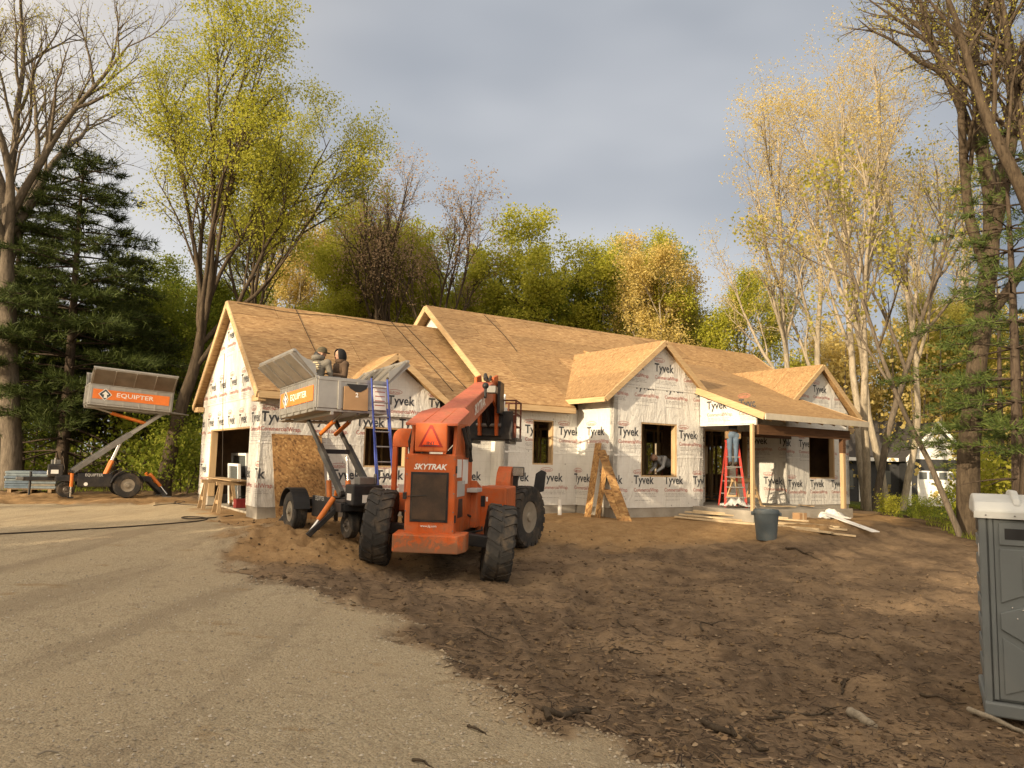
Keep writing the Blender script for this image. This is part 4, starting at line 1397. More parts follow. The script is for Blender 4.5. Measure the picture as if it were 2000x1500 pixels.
PR = pine_protos('right_pine', 9, 13, .2, 2.6, 3.6, 'needle_lit', .34, .8, .75)
plant_tree('pine_tree', 'soft green pine with low boughs at the right edge', PR, gbase(at(1990, 19.5), 19.5), .6, .86)
plant_tree('pine_tree', 'small soft green pine behind the portable toilet', PR, gbase(at(1960, 27), 27.0), 2.2, .72)

# --- saplings and shrubs along the wood's edge
def shrub_protos(seed, h, leaf_m, per=7):
    return tree_protos('shrub', seed, h, .035, (0, 0), 'bark_brown', leaf_m, per=per, spread=.16, size=.12, stems=4,
                       span=[(.15, .98), (.15, 1)], kids=[7, 5], len=[h * .45, h * .22], rad=[.016, .008], ang=[(25, 60), (25, 60)], drop=[.3, .2], leaf_lvl=1,
                       seg=[.3, .25, .2], n=[5, 4, 3], up=[.03, .04, .02], wob=[.08, .1, .14])
S1 = shrub_protos(201, 2.6, 'leaf_green')
S2 = shrub_protos(207, 2.2, 'leaf_lime', 5)
SHRUBS = [(346, 27, 1.0, S1, 'leafy sapling between the raised trailer and the garage'), (300, 29.5, 1.3, S1, 'shrub left of the garage gable near the maple trunk'),
          
          (1872, 25, .5, S1, 'green shrub at the foot of the thick bare trunk'), (1800, 27, .34, S1, 'low green shrub before the neighbouring garage door'), (1735, 26, .34, S2, 'low lime shrub beyond the white trim board'), (1945, 24, 1.2, S2, 'lime shrub rising behind the toilet roof')]
for i, (c_, y_, s_, pr, lb) in enumerate(SHRUBS):
    t = plant_tree('shrub', lb, pr, gbase(at(c_, y_), y_), i * 1.3, s_, 'shrubs along the edge of the wood')
    t['category'] = 'shrub'

# --- the far wood that reads as one mass, and the wood across the road behind the viewer
def wood_mass(name, label, arcs, n_trunk, n_leaf, leaf_m, hmax, seed, size, trunk_r=(.05, .14), lo=.0, power=1.0):
    rs = np.random.RandomState(seed)
    sk = Skel(seed)
    C = []
    for k in range(n_trunk):
        a = math.radians(rs.uniform(*arcs[0]))
        r = rs.uniform(*arcs[1])
        x, y = r * math.sin(a), r * math.cos(a)
        h = hmax * rs.uniform(.6, 1.0)
        z0 = -.6
        lx, ly = rs.normal(0, .04, 2) * h
        t = np.linspace(0, 1, 6)
        sk.tube(np.stack([x + lx * t ** 1.5, y + ly * t ** 1.5, z0 + h * t], 1), rs.uniform(*trunk_r) * (1 - .85 * t), 5)
        m = int(n_leaf / n_trunk)
        tt = lo + (1 - lo) * rs.rand(m) ** power
        rr = h * .17 * np.sqrt(rs.rand(m)) * (1.15 - .7 * tt) * 1.4
        aa = rs.uniform(0, 6.28, m)
        # leaves gathered in sprays
        C.append(np.stack([x + lx * tt ** 1.5 + rr * np.cos(aa), y + ly * tt ** 1.5 + rr * np.sin(aa), z0 + h * tt + rs.normal(0, .3, m)], 1))
    C = np.concatenate(C)
    C = np.repeat(C[::3], 3, 0) + rs.normal(0, .16, (len(C[::3]) * 3, 3))
    V, F = leaf_cards(C, size, rs)
    Vw, Fw = np.concatenate(sk.V), np.concatenate(sk.F)
    me = mesh_np(name, np.concatenate([Vw, V]), np.concatenate([Fw, F + len(Vw)]), [M['bark_grey'], M[leaf_m]], smooth=False)
    me.polygons.foreach_set('material_index', np.concatenate([np.zeros(len(Fw), np.int32), np.ones(len(F), np.int32)]))
    return link(name, me, label=label, category='woods', kind='stuff')
wood_mass('distant_woods', 'far leafy wood closing the view on the left', ((-42, -12), (44, 70)), 150, 60000, 'leaf_green', 12, 301, .30)
wood_mass('distant_woods', 'far green wood behind the house', ((-12, 17), (52, 74)), 130, 52000, 'leaf_olive', 10, 302, .30)
wood_mass('distant_woods', 'far golden wood closing the view on the right', ((17, 46), (50, 80)), 190, 62000, 'leaf_gold', 13, 303, .28)
# ------------------------------------------------------------------ wheels
AX = Matrix(((0, 0, 1, 0), (0, 1, 0, 0), (-1, 0, 0, 0), (0, 0, 0, 1)))   # lathe axis z -> x
def wheel(parent, loc, Rr, W, rim_r, lugs=0, rot=(0, 0, 0), out=1, rim_m='rim', grooves=0):
    hub = MB()
    w2 = W / 2
    face = w2 * .55 * out
    hub.lathe([(rim_r * 1.0, -w2 * .78), (rim_r * 1.06, -w2 * .80), (rim_r * 1.06, -w2 * .7), (rim_r * .9, -w2 * .5), (rim_r * .86, w2 * .5), (rim_r * 1.06, w2 * .7), (rim_r * 1.06, w2 * .80), (rim_r * 1.0, w2 * .78)], 28, 0, AX)
    hub.lathe([(.02, face - .02 * out), (rim_r * .9, face - .02 * out), (rim_r * .9, face + .0 * out), (rim_r * .55, face + .035 * out), (rim_r * .32, face + .035 * out), (rim_r * .28, face + .085 * out), (.02, face + .085 * out)], 24, 0, AX)
    for k in range(8):
        a = k * math.pi / 4
        c = Vector((face + .03 * out, rim_r * .43 * math.cos(a), rim_r * .43 * math.sin(a)))
        hub.tube(c, c + Vector((.022 * out, 0, 0)), rim_r * .045, n=6)
        c = Vector((face + .002 * out, rim_r * .72 * math.cos(a + .39), rim_r * .72 * math.sin(a + .39)))
        hub.tube(c - Vector((.01 * out, 0, 0)), c + Vector((.006 * out, 0, 0)), rim_r * .11, n=10, mi=1)
    h = hub.build('wheel', [M[rim_m], M['black']], parent, smooth=35)
    h.location = loc
    h.rotation_euler = rot
    t = MB()
    pr = [(rim_r * 1.02, .72), (rim_r * 1.10, .90), (Rr * .80, 1.0), (Rr * .92, .95), (Rr * .965, .80), (Rr * .97, .55)]
    prof = [(r, -x * w2) for r, x in pr]
    for gx in ([-.55, -.2, .2, .55] if grooves else []):
        prof += [(Rr * .985, (gx - .08) * w2), (Rr * .95, (gx - .05) * w2), (Rr * .95, (gx + .05) * w2), (Rr * .985, (gx + .08) * w2)]
    prof += [(r, x * w2) for r, x in reversed(pr)]
    t.lathe(prof, 40, 0, AX, close=True)
    if lugs:
        for side in (-1, 1):
            for k in range(lugs):
                a0 = 2 * math.pi * (k + (.5 if side > 0 else 0)) / lugs
                dw = .62 * math.pi / lugs
                vs = []
                for x, sk, r0, r1 in ((w2 * 1.03, 0, Rr * .80, Rr * .955), (w2 * .86, .1, Rr * .9, Rr * 1.0), (w2 * .10, .55, Rr * .93, Rr * 1.0)):
                    for da in (-dw, dw):
                        ang_ = a0 + da + sk * 2 * math.pi / lugs
                        for r in (r0, r1):
                            vs.append((side * x, r * math.cos(ang_), r * math.sin(ang_)))
                # per station: [lo-a, hi-a, lo-b, hi-b]
                f = []
                for s_ in (0, 4):
                    f += [(s_+1, s_+3, s_+7, s_+5), (s_+0, s_+1, s_+5, s_+4), (s_+2, s_+6, s_+7, s_+3)]
                f += [(0, 2, 3, 1), (8, 9, 11, 10)]
                t.add(vs, f)
    t.build('tyre', M['rubber'], h, smooth=32)
    return h

def flat_text(name, body, width, loc, xdir, ydir, mat, parent, tall=1.0, shear=0.0, offset=.01, centre=False):
    tr = text_tris(body, width, offset, shear, tall)
    loc, xdir, ydir = Vector(loc), Vector(xdir), Vector(ydir)
    mb = MB()
    for t in tr:
        mb.add([loc + xdir * x + ydir * y for x, y in t], [(0, 1, 2)])
    return link(name, mb.mesh(name, mat, fixn=False), parent)

# ------------------------------------------------------------------ telehandler
TH = thing('telehandler', 'orange telescopic handler parked in front of the house with its boom raised', 'telehandler', (-1.2, 13.15, -.45), R(-8))
O_, OR = M['orange'], M['orange_red']
b = MB().box((-.43, -.66, .68), (.41, .78, 2.0))
hood = b.build('engine_hood', O_, TH, bevel=.03)
MB().box((-.335, -.678, .89), (.30, -.655, 1.70)).build('grille_surround', M['black'], hood, bevel=.004)
MB().box((-.30, -.688, .93), (.27, -.675, 1.66)).build('radiator_screen', M['mesh_grille'], hood)
flat_text('hood_lettering', 'SKYTRAK', .56, (-.29, -.665, 1.745), (1, 0, 0), (0, 0, 1), M['white_vinyl'], hood, 1.0, .28, .03)
flat_text('web_lettering', 'www.jlg.com', .27, (-.15, -.665, .81), (1, 0, 0), (0, 0, 1), M['white_vinyl'], hood, 1.0, 0, .01)
MB().path([(-.44, -.64, 1.30), (-.40, -.70, 1.30), (-.2, -.695, 1.31), (-.06, -.69, 1.325)], .007, 6).build('rubber_latch', M['rubber'], hood)
MB().box((-.455, -.70, 1.25), (-.40, -.64, 1.36)).build('latch_hook', M['black'], hood)
for y0, y1, z0, z1 in ((-.55, -.2, 1.62, 1.92), (-.1, .35, 1.5, 1.92), (-.5, .1, 1.30, 1.56)):
    MB().box((.406, y0, z0), (.416, y1, z1)).build('side_decal', M['white_vinyl'] if z0 > 1.4 else M['grey_vinyl'], hood)
MB().prism([(.408, -.42, .95), (.408, .0, .95), (.408, -.05, 1.26), (.408, -.36, 1.26)], (.006, 0, 0)).build('side_vent', M['black'], hood)
MB().box((.41, .3, 1.35), (.60, .8, 1.42)).build('step_plate', M['grey_vinyl'], TH, bevel=.008)
MB().prism([(-.58, -.80, .40), (.50, -.80, .40), (.62, -.66, .43), (.62, -.45, .45), (-.58, -.45, .45)], (0, 0, .29)).build('counterweight', O_, TH, bevel=.018)
MB().box((-.38, -.44, .46), (.36, 3.7, .78)).box((-.34, -.4, .78), (.34, 3.3, .95)).build('chassis', M['black'], TH, bevel=.01)
rt = MB().box((.43, 1.15, .52), (1.0, 2.45, 1.42)).build('tool_box', O_, TH, bevel=.03)
MB().box((.52, 1.135, 1.06), (.60, 1.155, 1.26)).build('lock_plate', M['black'], rt)
MB().box((.615, 1.138, 1.16), (.65, 1.152, 1.24)).build('lock_sticker', M['white_vinyl'], rt)
MB().prism([(.40, .70, .70), (.40, 1.2, .70), (.40, 1.2, 1.42), (.40, .70, 1.55)], (.12, 0, 0)).build('side_panel', O_, TH, bevel=.015)
fp = [(.55, 2.55, 1.2), (.55, 2.62, 1.48), (.55, 2.76, 1.68), (.55, 2.98, 1.80), (.55, 3.1, 1.80), (.55, 3.1, 1.2)]
MB().prism(fp, (.30, 0, 0)).build('front_fender', O_, TH, bevel=.02)
MB().box((.88, 2.86, 1.38), (.98, 2.93, 1.70)).build('mirror_stalk', M['black'], TH)
mr_ = MB().box((.87, 2.80, 1.60), (1.12, 2.85, 1.80)).build('mirror', M['black'], TH, bevel=.02)
MB().box((.885, 2.793, 1.615), (1.105, 2.801, 1.785)).build('mirror_glass', M['chrome'], mr_)
MB().prism([(1.22, 3.55, 1.22), (1.46, 3.55, 1.28), (1.50, 3.55, 1.70), (1.40, 3.55, 1.74), (1.28, 3.55, 1.66)], (0, .10, 0)).build('head_lamp_guard', M['black'], TH, bevel=.012)
# small fittings: bolts, hinges, lamps, stickers, exhaust
for x in (-.41, .39):
    for z in (.76, 1.06, 1.36, 1.66, 1.92):
        MB().tube((x, -.66, z), (x, -.672, z), .012, n=6).build('bolt', M['steel'], hood)
for z in (.95, 1.75):
    MB().tube((.415, -.63, z - .06), (.415, -.63, z + .06), .016, n=8).build('hinge', M['black'], hood)
MB().tube((.30, .35, 2.0), (.30, .35, 2.22), .045, n=12).tube((.30, .35, 2.22), (.30, .28, 2.34), .04, n=12).build('exhaust_pipe', M['steel'], TH, smooth=40)
MB().path([(.36, .2, 1.0), (.42, .6, .92), (.40, 1.1, .86), (.36, 1.6, .9)], .02, 6).path([(.30, -.2, .72), (.5, .2, .66), (.62, .8, .66), (.5, 1.4, .7)], .018, 6).build('chassis_hose', M['rubber'], TH, smooth=60)
MB().path([(-.30, -.45, .62), (-.5, -.2, .6), (-.75, -.05, .72)], .018, 6).build('chassis_hose', M['rubber'], TH, smooth=60)
MB().tube((-.26, -.55, 2.0), (-.26, .9, 2.35), .05, n=10).tube((.26, -.55, 2.0), (.26, .9, 2.35), .05, n=10).build('lift_cylinder', M['black'], TH, smooth=40)
# axles and wheels; the rear axle rocks with the ground
MB().beam((-.98, 0, .73), (.98, 0, .53), .2, .2).build('rear_axle', M['black'], TH, bevel=.02)
MB().beam((-.98, 3.32, .77), (.98, 3.32, .75), .2, .2).build('front_axle', M['black'], TH, bevel=.02)
lean = -math.atan2(.21, 2.06)
wheel(TH, (-1.04, 0, .73), .655, .45, .31, 20, (0, -lean, R(10)), -1)
wheel(TH, (1.04, 0, .525), .655, .45, .31, 20, (0, -lean, R(13)), 1)
wheel(TH, (1.03, 3.32, .745), .655, .45, .31, 20, (0, 0, R(-22)), 1)
wheel(TH, (-1.03, 3.32, .80), .655, .45, .31, 20, (0, 0, R(-22)), -1)
# cab on the left
cab = MB()
def arc(cx, cz, r, a0, a1, n=6): return [(cx + r * math.cos(R(a0 + (a1 - a0) * i / n)), cz + r * math.sin(R(a0 + (a1 - a0) * i / n))) for i in range(n + 1)]
for y0 in (.55, 2.05):
    top = [(-.36, 2.12), (-.36, 2.46)] + arc(-.86, 2.28, .18, 90, 180) + [(-1.04, 2.12)]
    cab.prism([(x, y0, z) for x, z in top], (0, .09, 0))
    bot = [(-.36, .98), (-.36, 1.30), (-1.04, 1.30)] + arc(-.90, 1.12, .14, 180, 270)
    cab.prism([(x, y0, z) for x, z in bot], (0, .09, 0))
    cab.box((-1.04, y0, 1.299), (-.95, y0 + .09, 2.121))
    cab.box((-.45, y0, 1.299), (-.36, y0 + .09, 2.121))
    cab.box((-.80, y0 + .01, 1.299), (-.76, y0 + .07, 2.121))
cab.box((-.98, .64, 2.40), (-.36, 2.05, 2.45))
cab.box((-1.035, .64, 1.0), (-1.0, 2.05, 1.25))
cab.box((-1.035, .64, 2.13), (-1.0, 2.05, 2.26))
cab.box((-.98, .64, .95), (-.36, 2.05, 1.0))
cb = cab.build('cab', O_, TH, bevel=.012)
MB().box((-.9, 1.0, 1.02), (-.5, 1.45, 1.35)).box((-.9, .9, 1.34), (-.5, 1.02, 1.95)).build('seat', M['black_plastic'], cb, bevel=.04)
MB().box((-.93, .70, 1.30), (-.82, .78, 1.44)).build('document_box', M['white_vinyl'], cb, bevel=.01)
# boom tower, boom and head
for x in (-.36, .36):
    MB().prism([(x - .03, -.62, 1.95), (x - .03, .45, 1.95), (x - .03, .35, 2.55), (x - .03, -.50, 2.50)], (.06, 0, 0)).build('boom_tower_plate', O_, TH, bevel=.01)
bd = (Vector((0, 4.15, 3.50)) - Vector((0, -.66, 2.26))).normalized()
boom = MB().beam((0, -.66, 2.26), (0, 4.15, 3.50), .48, .46, w2=.44, h2=.42).build('boom', OR, TH, bevel=.02)
MB().prism([(-.44, -.74, 2.46), (.44, -.74, 2.46), (.44, .25, 2.72), (.30, .55, 2.80), (-.30, .55, 2.80), (-.44, .25, 2.72)], (0, -.01, .045)).build('boom_cover_plate', OR, boom, bevel=.008)
MB().beam((-.15, -.70, 2.515), (-.15, .5, 2.825), .012, .02).beam((.15, -.70, 2.515), (.15, .5, 2.825), .012, .02).build('cover_seam', M['orange'], boom)
flat_text('boom_lettering', 'SKYTRAK', 1.25, Vector((.243, 1.75, 2.79)), bd, (0, -bd.z, bd.y), M['white_vinyl'], boom, 1.0, .25, .03)
MB().beam(Vector((0, 4.0, 3.46)), Vector((0, 4.45, 3.575)), .36, .34).build('inner_boom', O_, boom, bevel=.01)
MB().path([(.05, 3.9, 3.74), (.0, 4.2, 3.88), (-.05, 4.45, 3.90), (.0, 4.6, 3.75)], .045, 8).path([(.15, 3.9, 3.72), (.12, 4.2, 3.84), (.1, 4.5, 3.8)], .03, 8).build('hose_bundle', M['rubber'], boom)
for x in (-.2, .2):
    MB().prism([(x - .03, 4.05, 3.80), (x - .03, 4.62, 3.92), (x - .03, 4.98, 3.4), (x - .03, 4.98, 2.5), (x - .03, 4.66, 2.5), (x - .03, 4.55, 3.15), (x - .03, 4.05, 3.3)], (.06, 0, 0)).build('boom_head_plate', O_, TH, bevel=.01)
MB().tube((0, 4.5, 3.3), (0, 4.85, 2.7), .06).build('tilt_cylinder', M['black'], TH, smooth=40)
MB().tube((-.3, 4.82, 2.75), (.3, 4.82, 2.75), .05).build('carriage_pin', M['steel'], TH, smooth=40)
MB().path([(.42, -.2, 2.45), (.47, -.1, 2.2), (.45, .1, 1.98), (.42, .25, 2.2), (.40, .3, 2.5)], .035, 8).path([(.42, .1, 2.5), (.48, .15, 2.15), (.46, .35, 1.9)], .04, 8).build('hose_loop', M['rubber'], TH)
MB().path([(-.42, -.35, 2.4), (-.47, -.4, 2.2), (-.44, -.35, 1.98)], .018, 6).path([(-.40, -.42, 2.42), (-.44, -.5, 2.2), (-.42, -.45, 1.98)], .018, 6).path([(-.44, -.25, 2.4), (-.49, -.3, 2.15), (-.46, -.25, 1.98)], .018, 6).build('hose_loop', M['rubber'], TH)
MB().tube((.30, 2.55, 3.2), (.30, 2.55, 3.42), .03).ball((.30, 2.55, 3.46), .07).build('work_lamp', M['black_plastic'], TH, smooth=50)
MB().box((.26, 2.9, 3.35), (.46, 3.2, 3.5)).build('valve_block', M['steel'], TH, bevel=.01)
MB().box((-.27, -.755, 2.03), (.27, -.70, 2.50)).build('boom_rear_plate', O_, TH, bevel=.02)
tri = lambda s, y, cz=2.235: [(-.205 * s, y, cz - .125 * s - .0), (.205 * s, y, cz - .125 * s), (.02 * s, y, cz + .235 * s), (-.02 * s, y, cz + .235 * s)]
smv = MB().prism(tri(1.0, -.762), (0, .005, 0)).build('slow_vehicle_triangle', M['dark_red'], TH)
MB().prism(tri(.72, -.766), (0, .003, 0)).build('triangle_centre', M['hivis'], smv)
flat_text('triangle_lettering', 'JNT', .15, (-.075, -.768, 2.15), (1, 0, 0), (0, 0, 1), M['ink'], smv, .8, 0, .005)
MB().box((-.12, -.7675, 2.128), (.12, -.7665, 2.138)).build('triangle_underline', M['ink'], smv)
MB().box((-.52, 4.93, 2.42), (.56, 4.975, 3.1)).box((-.3, 4.85, 2.5), (.3, 4.93, 3.3)).build('fork_carriage', M['black'], TH, bevel=.01)
MB().box((.27, 4.3, 3.0), (.34, 4.9, 3.75)).build('hose_guard', M['black'], TH, bevel=.01)
# work platform on the forks
pf = MB().box((-.66, 4.98, 2.40), (.66, 5.95, 2.47)).build('platform_base', M['black'], TH, bevel=.008)
for x in (-.45, .45):
    MB().box((x - .06, 4.9, 2.33), (x + .06, 6.0, 2.398)).build('fork', M['black'], TH)
rust = simple('rusty_red_steel', (.12, .038, .022), .6, .2, var=.3, scale=5)
for x in (-.62, -.31, 0, .31, .62):
    for y in (5.0, 5.92):
        MB().tube((x, y, 2.47), (x, y, 3.38 if abs(x) > .3 else 3.2), .022, n=8).build('cage_post', rust, pf, smooth=40)
for z in (2.75, 3.05, 3.36):
    for y in (5.0, 5.92):
        MB().tube((-.62, y, z), (.62, y, z), .02, n=8).build('cage_rail', rust, pf, smooth=40)
    for x in (-.62, .62):
        MB().tube((x, 5.0, z), (x, 5.92, z), .02, n=8).build('cage_rail', rust, pf, smooth=40)
MB().box((-.6, 5.01, 2.47), (.6, 5.03, 2.66)).build('toe_board', rust, pf)
MB().prism([(.1, 4.99, 2.47), (.62, 4.99, 2.47), (.62, 4.99, 3.0), (.3, 4.99, 2.95)], (0, .012, 0)).build('cage_panel', rust, pf)
# loose gear lying in the platform
t = thing('tool_bucket', 'white bucket of gear standing in the handler platform', 'bucket', (0, 0, 0))
t.parent = None
def th_w(x, y, z):
    a = R(-8)
    return Vector((-1.2 + x * math.cos(a) - y * math.sin(a), 13.15 + x * math.sin(a) + y * math.cos(a), -.45 + z))
t.location = th_w(.2, 5.5, 2.471)
MB().lathe([(.10, 0), (.13, .3), (.14, .75), (.125, .75), (.09, .02)], 18).build('bucket_body', M['white_pvc'], t, smooth=40)
MB().tube((.03, 0, .6), (.07, .04, 1.08), .03).tube((-.05, .03, .6), (-.09, .0, 1.0), .03).build('tool_handle', M['white_vinyl'], t, smooth=40)
t = thing('blue_roll', 'blue wrapped roll lying in the handler platform', 'roll', th_w(-.25, 5.35, 2.56))
MB().tube((-.3, 0, 0), (.2, 0, 0), .085, n=14).build('roll_body', simple('blue_wrap', (.05, .16, .33), .5), t, smooth=40)
MB().tube((-.34, 0, 0), (.24, 0, 0), .03, n=10).build('roll_core', M['cardboard'], t, smooth=40)

# ------------------------------------------------------------------ lift trailers
def lift_trailer(name, label, loc, rz, arm_top, box_y, box_z, tilt, box_len, mast, sign_side, plate2=False):
    T_ = thing(name, label, 'lift trailer', loc, rz, 'roofing lift trailers')
    ch = MB()
    for x in (-.42, .42):
        ch.beam((x, -1.9, .58), (x, .75, .58), .10, .16)
    for y in (-1.88, -1.2, -.4, .35, .72):
        ch.beam((-.42, y, .58), (.42, y, .58), .10, .12)
    ch.box((-.40, -1.8, .62), (.40, -.9, .68))
    ch.build('chassis', M['black'], T_, bevel=.008)
    for s in (-1, 1):
        sk = MB().box((s * .47 - .02, -1.35, .34), (s * .47 + .02, -.42, .74)).build('side_skirt', M['black'], T_, bevel=.012)
        MB().lathe([(.055, 0), (.055, .004)], 16, 0, Matrix.Translation((s * .493, -1.12, .42)) @ AX).build('round_badge', M['white_vinyl'], sk)
        flat_text('skirt_lettering', 'EQUIPTER', .48, (s * .4925, -1.15 if s > 0 else -.62, .66), (0, s, 0), (0, 0, 1), M['grey_vinyl'], sk, 1.1)
        wheel(T_, (s * .68, 0, .40), .40, .27, .19, 0, (0, 0, 0), s, 'rim', 1)
        fpts = [(.47 * math.cos(R(a)), .40 + .47 * math.sin(R(a))) for a in range(10, 171, 16)]
        fd = MB()
        for (y0, z0), (y1, z1) in zip(fpts[:-1], fpts[1:]):
            fd.add([(s * .53, y0, z0), (s * .86, y0, z0), (s * .86, y1, z1), (s * .53, y1, z1), (s * .53, y0, z0 - .012), (s * .86, y0, z0 - .012), (s * .86, y1, z1 - .012), (s * .53, y1, z1 - .012)],
                   [(0, 1, 2, 3), (7, 6, 5, 4), (1, 5, 6, 2), (0, 3, 7, 4)])
        fd.build('fender', M['black_plastic'], T_, smooth=40)
    MB().beam((-.62, 0, .42), (.62, 0, .42), .1, .1).build('axle', M['black'], T_)
    tg = MB().beam((0, -1.85, .56), (0, -2.75, .56), .10, .12).build('tongue', M['black'], T_, bevel=.008)
    MB().box((-.07, -2.92, .52), (.07, -2.72, .62)).build('hitch_coupler', M['steel'], tg, bevel=.02)
    MB().tube((0, -2.55, .08), (0, -2.55, .78), .035).build('tongue_jack', M['black'], tg, smooth=40)
    eb = MB().box((-.34, -2.12, .62), (.24, -1.72, 1.0)).build('engine_box', M['black'], T_, bevel=.03)
    MB().box((-.2, -2.05, 1.0), (.1, -1.8, 1.14)).tube((.15, -1.95, 1.0), (.15, -1.95, 1.2), .03).build('engine_top', M['steel'], eb, bevel=.015)
    MB().box((.241, -2.05, .72), (.246, -1.85, .84)).box((-.346, -2.05, .72), (-.341, -1.85, .84)).build('engine_sticker', M['white_vinyl'], eb)
    MB().box((-.16, -2.128, .68), (.12, -2.121, .82)).build('number_plate', M['white_vinyl'], eb)
    for x in (-.17, .17):
        wheel(T_, (x, -1.62, .245), .245, .16, .11, 0, (0, 0, R(6)), 1 if x > 0 else -1, 'rim_dark', 1)
    MB().beam((-.3, -1.62, .44), (.3, -1.62, .44), .12, .1).tube((0, -1.62, .3), (0, -1.62, .6), .06).build('caster_fork', M['black'], T_, bevel=.01)
    for s in (-1, 1):
        fx = .95 if plate2 else .46              # the near trailer's front legs are splayed out
        ja, jb, jc = Vector((s * .46, -1.5, .74)), Vector((s * (.46 + (fx - .46) * .55), -1.5, .34)), Vector((s * fx, -1.5, .04))
        j = MB().tube(ja, jb, .05, n=12).build('front_jack', M['orange_ram'], T_, smooth=40)
        MB().tube(jb, jc, .028, n=10).build('jack_rod', M['chrome'], j, smooth=40)
        if plate2:
            MB().beam((s * .42, -1.58, .55), jc + Vector((0, -.06, .02)), .08, .09).build('jack_leg', M['black'], j, bevel=.006)
        MB().box((s * fx - .08, -1.58, .0), (s * fx + .08, -1.42, .04)).build('jack_foot', M['black'], j)
        og = MB().beam((s * .40, .62, .58), (s * .62, 1.15, .06), .09, .10).build('rear_outrigger', M['black'], T_, bevel=.008)
        MB().tube((s * .42, .66, .76), (s * .53, .98, .36), .05, n=12).build('outrigger_cylinder', M['orange_ram'], og, smooth=40)
        MB().tube((s * .53, .98, .36), (s * .61, 1.17, .11), .025, n=10).build('outrigger_rod', M['chrome'], og, smooth=40)
        MB().box((s * .63 - .1, 1.05, .0), (s * .63 + .1, 1.28, .05)).build('outrigger_foot', M['steel'], og)
    # mast
    yb, zb = -1.48, .80
    yt, zt = arm_top
    for s in (-1, 1):
        ar = MB().beam((s * .30, yb, zb), (s * .30, yb + (yt - yb) * .62, zb + (zt - zb) * .62), .08, .15).build('lift_arm', M['steel_dark'] if plate2 else M['steel'], T_, bevel=.006)
        MB().beam((s * .30, yb + (yt - yb) * .5, zb + (zt - zb) * .5), (s * .30, yt, zt), .055, .10).build('inner_arm', M['steel_dark'] if plate2 else M['alu'], ar, bevel=.005)
        ly, lz = yb + (yt - yb) * .52, zb + (zt - zb) * .52 - .06
        c = MB().tube((s * .20, -.62, .55), (s * .20, -.62 + (ly + .62) * .5, .55 + (lz - .55) * .5), .055, n=12).build('lift_cylinder', M['orange_ram'], T_, smooth=40)
        MB().tube((s * .20, -.62 + (ly + .62) * .5, .55 + (lz - .55) * .5), (s * .20, ly, lz), .03, n=10).build('lift_rod', M['chrome'], c, smooth=40)
        ty, tz = yb + (yt - yb) * .80, zb + (zt - zb) * .80
        ey, ez = box_y + .1, box_z - .02
        c = MB().tube((s * .16, ty, tz), (s * .16, ty + (ey - ty) * .62, tz + (ez - tz) * .62), .045, n=12).build('tilt_cylinder', M['orange_ram'], T_, smooth=40)
        MB().tube((s * .16, ty + (ey - ty) * .62, tz + (ez - tz) * .62), (s * .16, ey, ez), .022, n=10).build('tilt_rod', M['alu'], c, smooth=40)
    MB().tube((-.34, yb, zb), (.34, yb, zb), .05).build('arm_pivot', M['black'], T_, smooth=40)
    my, mz = yb + (yt - yb) * .55, zb + (zt - zb) * .55
    MB().beam((-.32, my, mz), (.32, my, mz), .09, .09).build('arm_crossbar', M['black'], T_)
    # the tipping box
    bx = bpy.data.objects.new('cargo_box', None)
    W, H, L = .72, .62, box_len
    mb = MB().box((-W, 0, 0), (W, L, .06))
    for s in (-1, 1):
        mb.box((s * W - .02, 0, .06), (s * W + .02, L, H))
        mb.box((s * W - .035, -.01, H - .002), (s * W + .035, L + .01, H + .06))
    mb.box((-W + .02, -.02, .06), (W - .02, .02, H))
    mb.box((-W + .02, -.03, H - .03), (W - .02, .03, H + .04))
    mb.beam((-.4, .0, -.03), (-.4, L, -.03), .06, .07).beam((.4, .0, -.03), (.4, L, -.03), .06, .07)
    bx = mb.build('cargo_box', M['alu'], T_, bevel=.006)
    bx.location = (0, box_y, box_z)
    bx.rotation_euler = (tilt, 0, 0)
    for s in (-1, 1):
        for k in range(6):
            y = .06 + (L - .12) * k / 5
            MB().box((s * (W + .020) - .014, y - .02, .0), (s * (W + .020) + .014, y + .02, H)).build('side_rib', M['alu'], bx, bevel=.004)
        # flared side door
        dr = MB()
        hx, hz = s * (W + .02), H + .06
        ex, ez = s * (W + .46), H + .50
        dr.prism([(hx, .02, hz), (ex, .02, ez), (ex + s * .05, .02, ez - .06), (hx + s * .03, .02, hz - .03)], (0, L - .04, 0))
        sd_ = dr.build('side_door', M['alu_in'], bx, bevel=.004)
        for k in range(5):
            y = .05 + (L - .10) * k / 4
            MB().beam((hx - s * .02, y, hz + .018), (ex - s * .02, y, ez + .018), .035, .03, up=(0, 1, 0)).build('door_rib', M['alu'], sd_)
            MB().beam((hx + s * .045, y, hz - .03), (ex + s * .062, y, ez - .068), .035, .022, up=(0, 1, 0)).build('door_rib', M['alu'], sd_)
        MB().beam((ex, .0, ez), (ex, L, ez), .06, .05).build('door_rim', M['alu'], sd_, bevel=.004)
        for y in (.0, L - .02):
            q_ = [(hx, y, hz - .05), (hx + s * .06, y, hz + .03), (hx + s * .20, y, hz + .18), (hx + s * .40, y, hz + .40), (hx + s * .02, y, hz + .2)]
            MB().prism(q_, (0, .02, 0)).build('door_gusset', M['alu'], sd_)
        # orange sign with diamond badge
        sg = MB().box((s * (W + .036) - .003, .10, .20), (s * (W + .036) + .003, L - .12, .50)).build('side_sign', M['orange_sign'], bx)
        xx = s * (W + .0405)
        left = .10 if s > 0 else L - .12
        D = Vector((0, s, 0))
        dc = Vector((xx, left, .35)) + D * .34
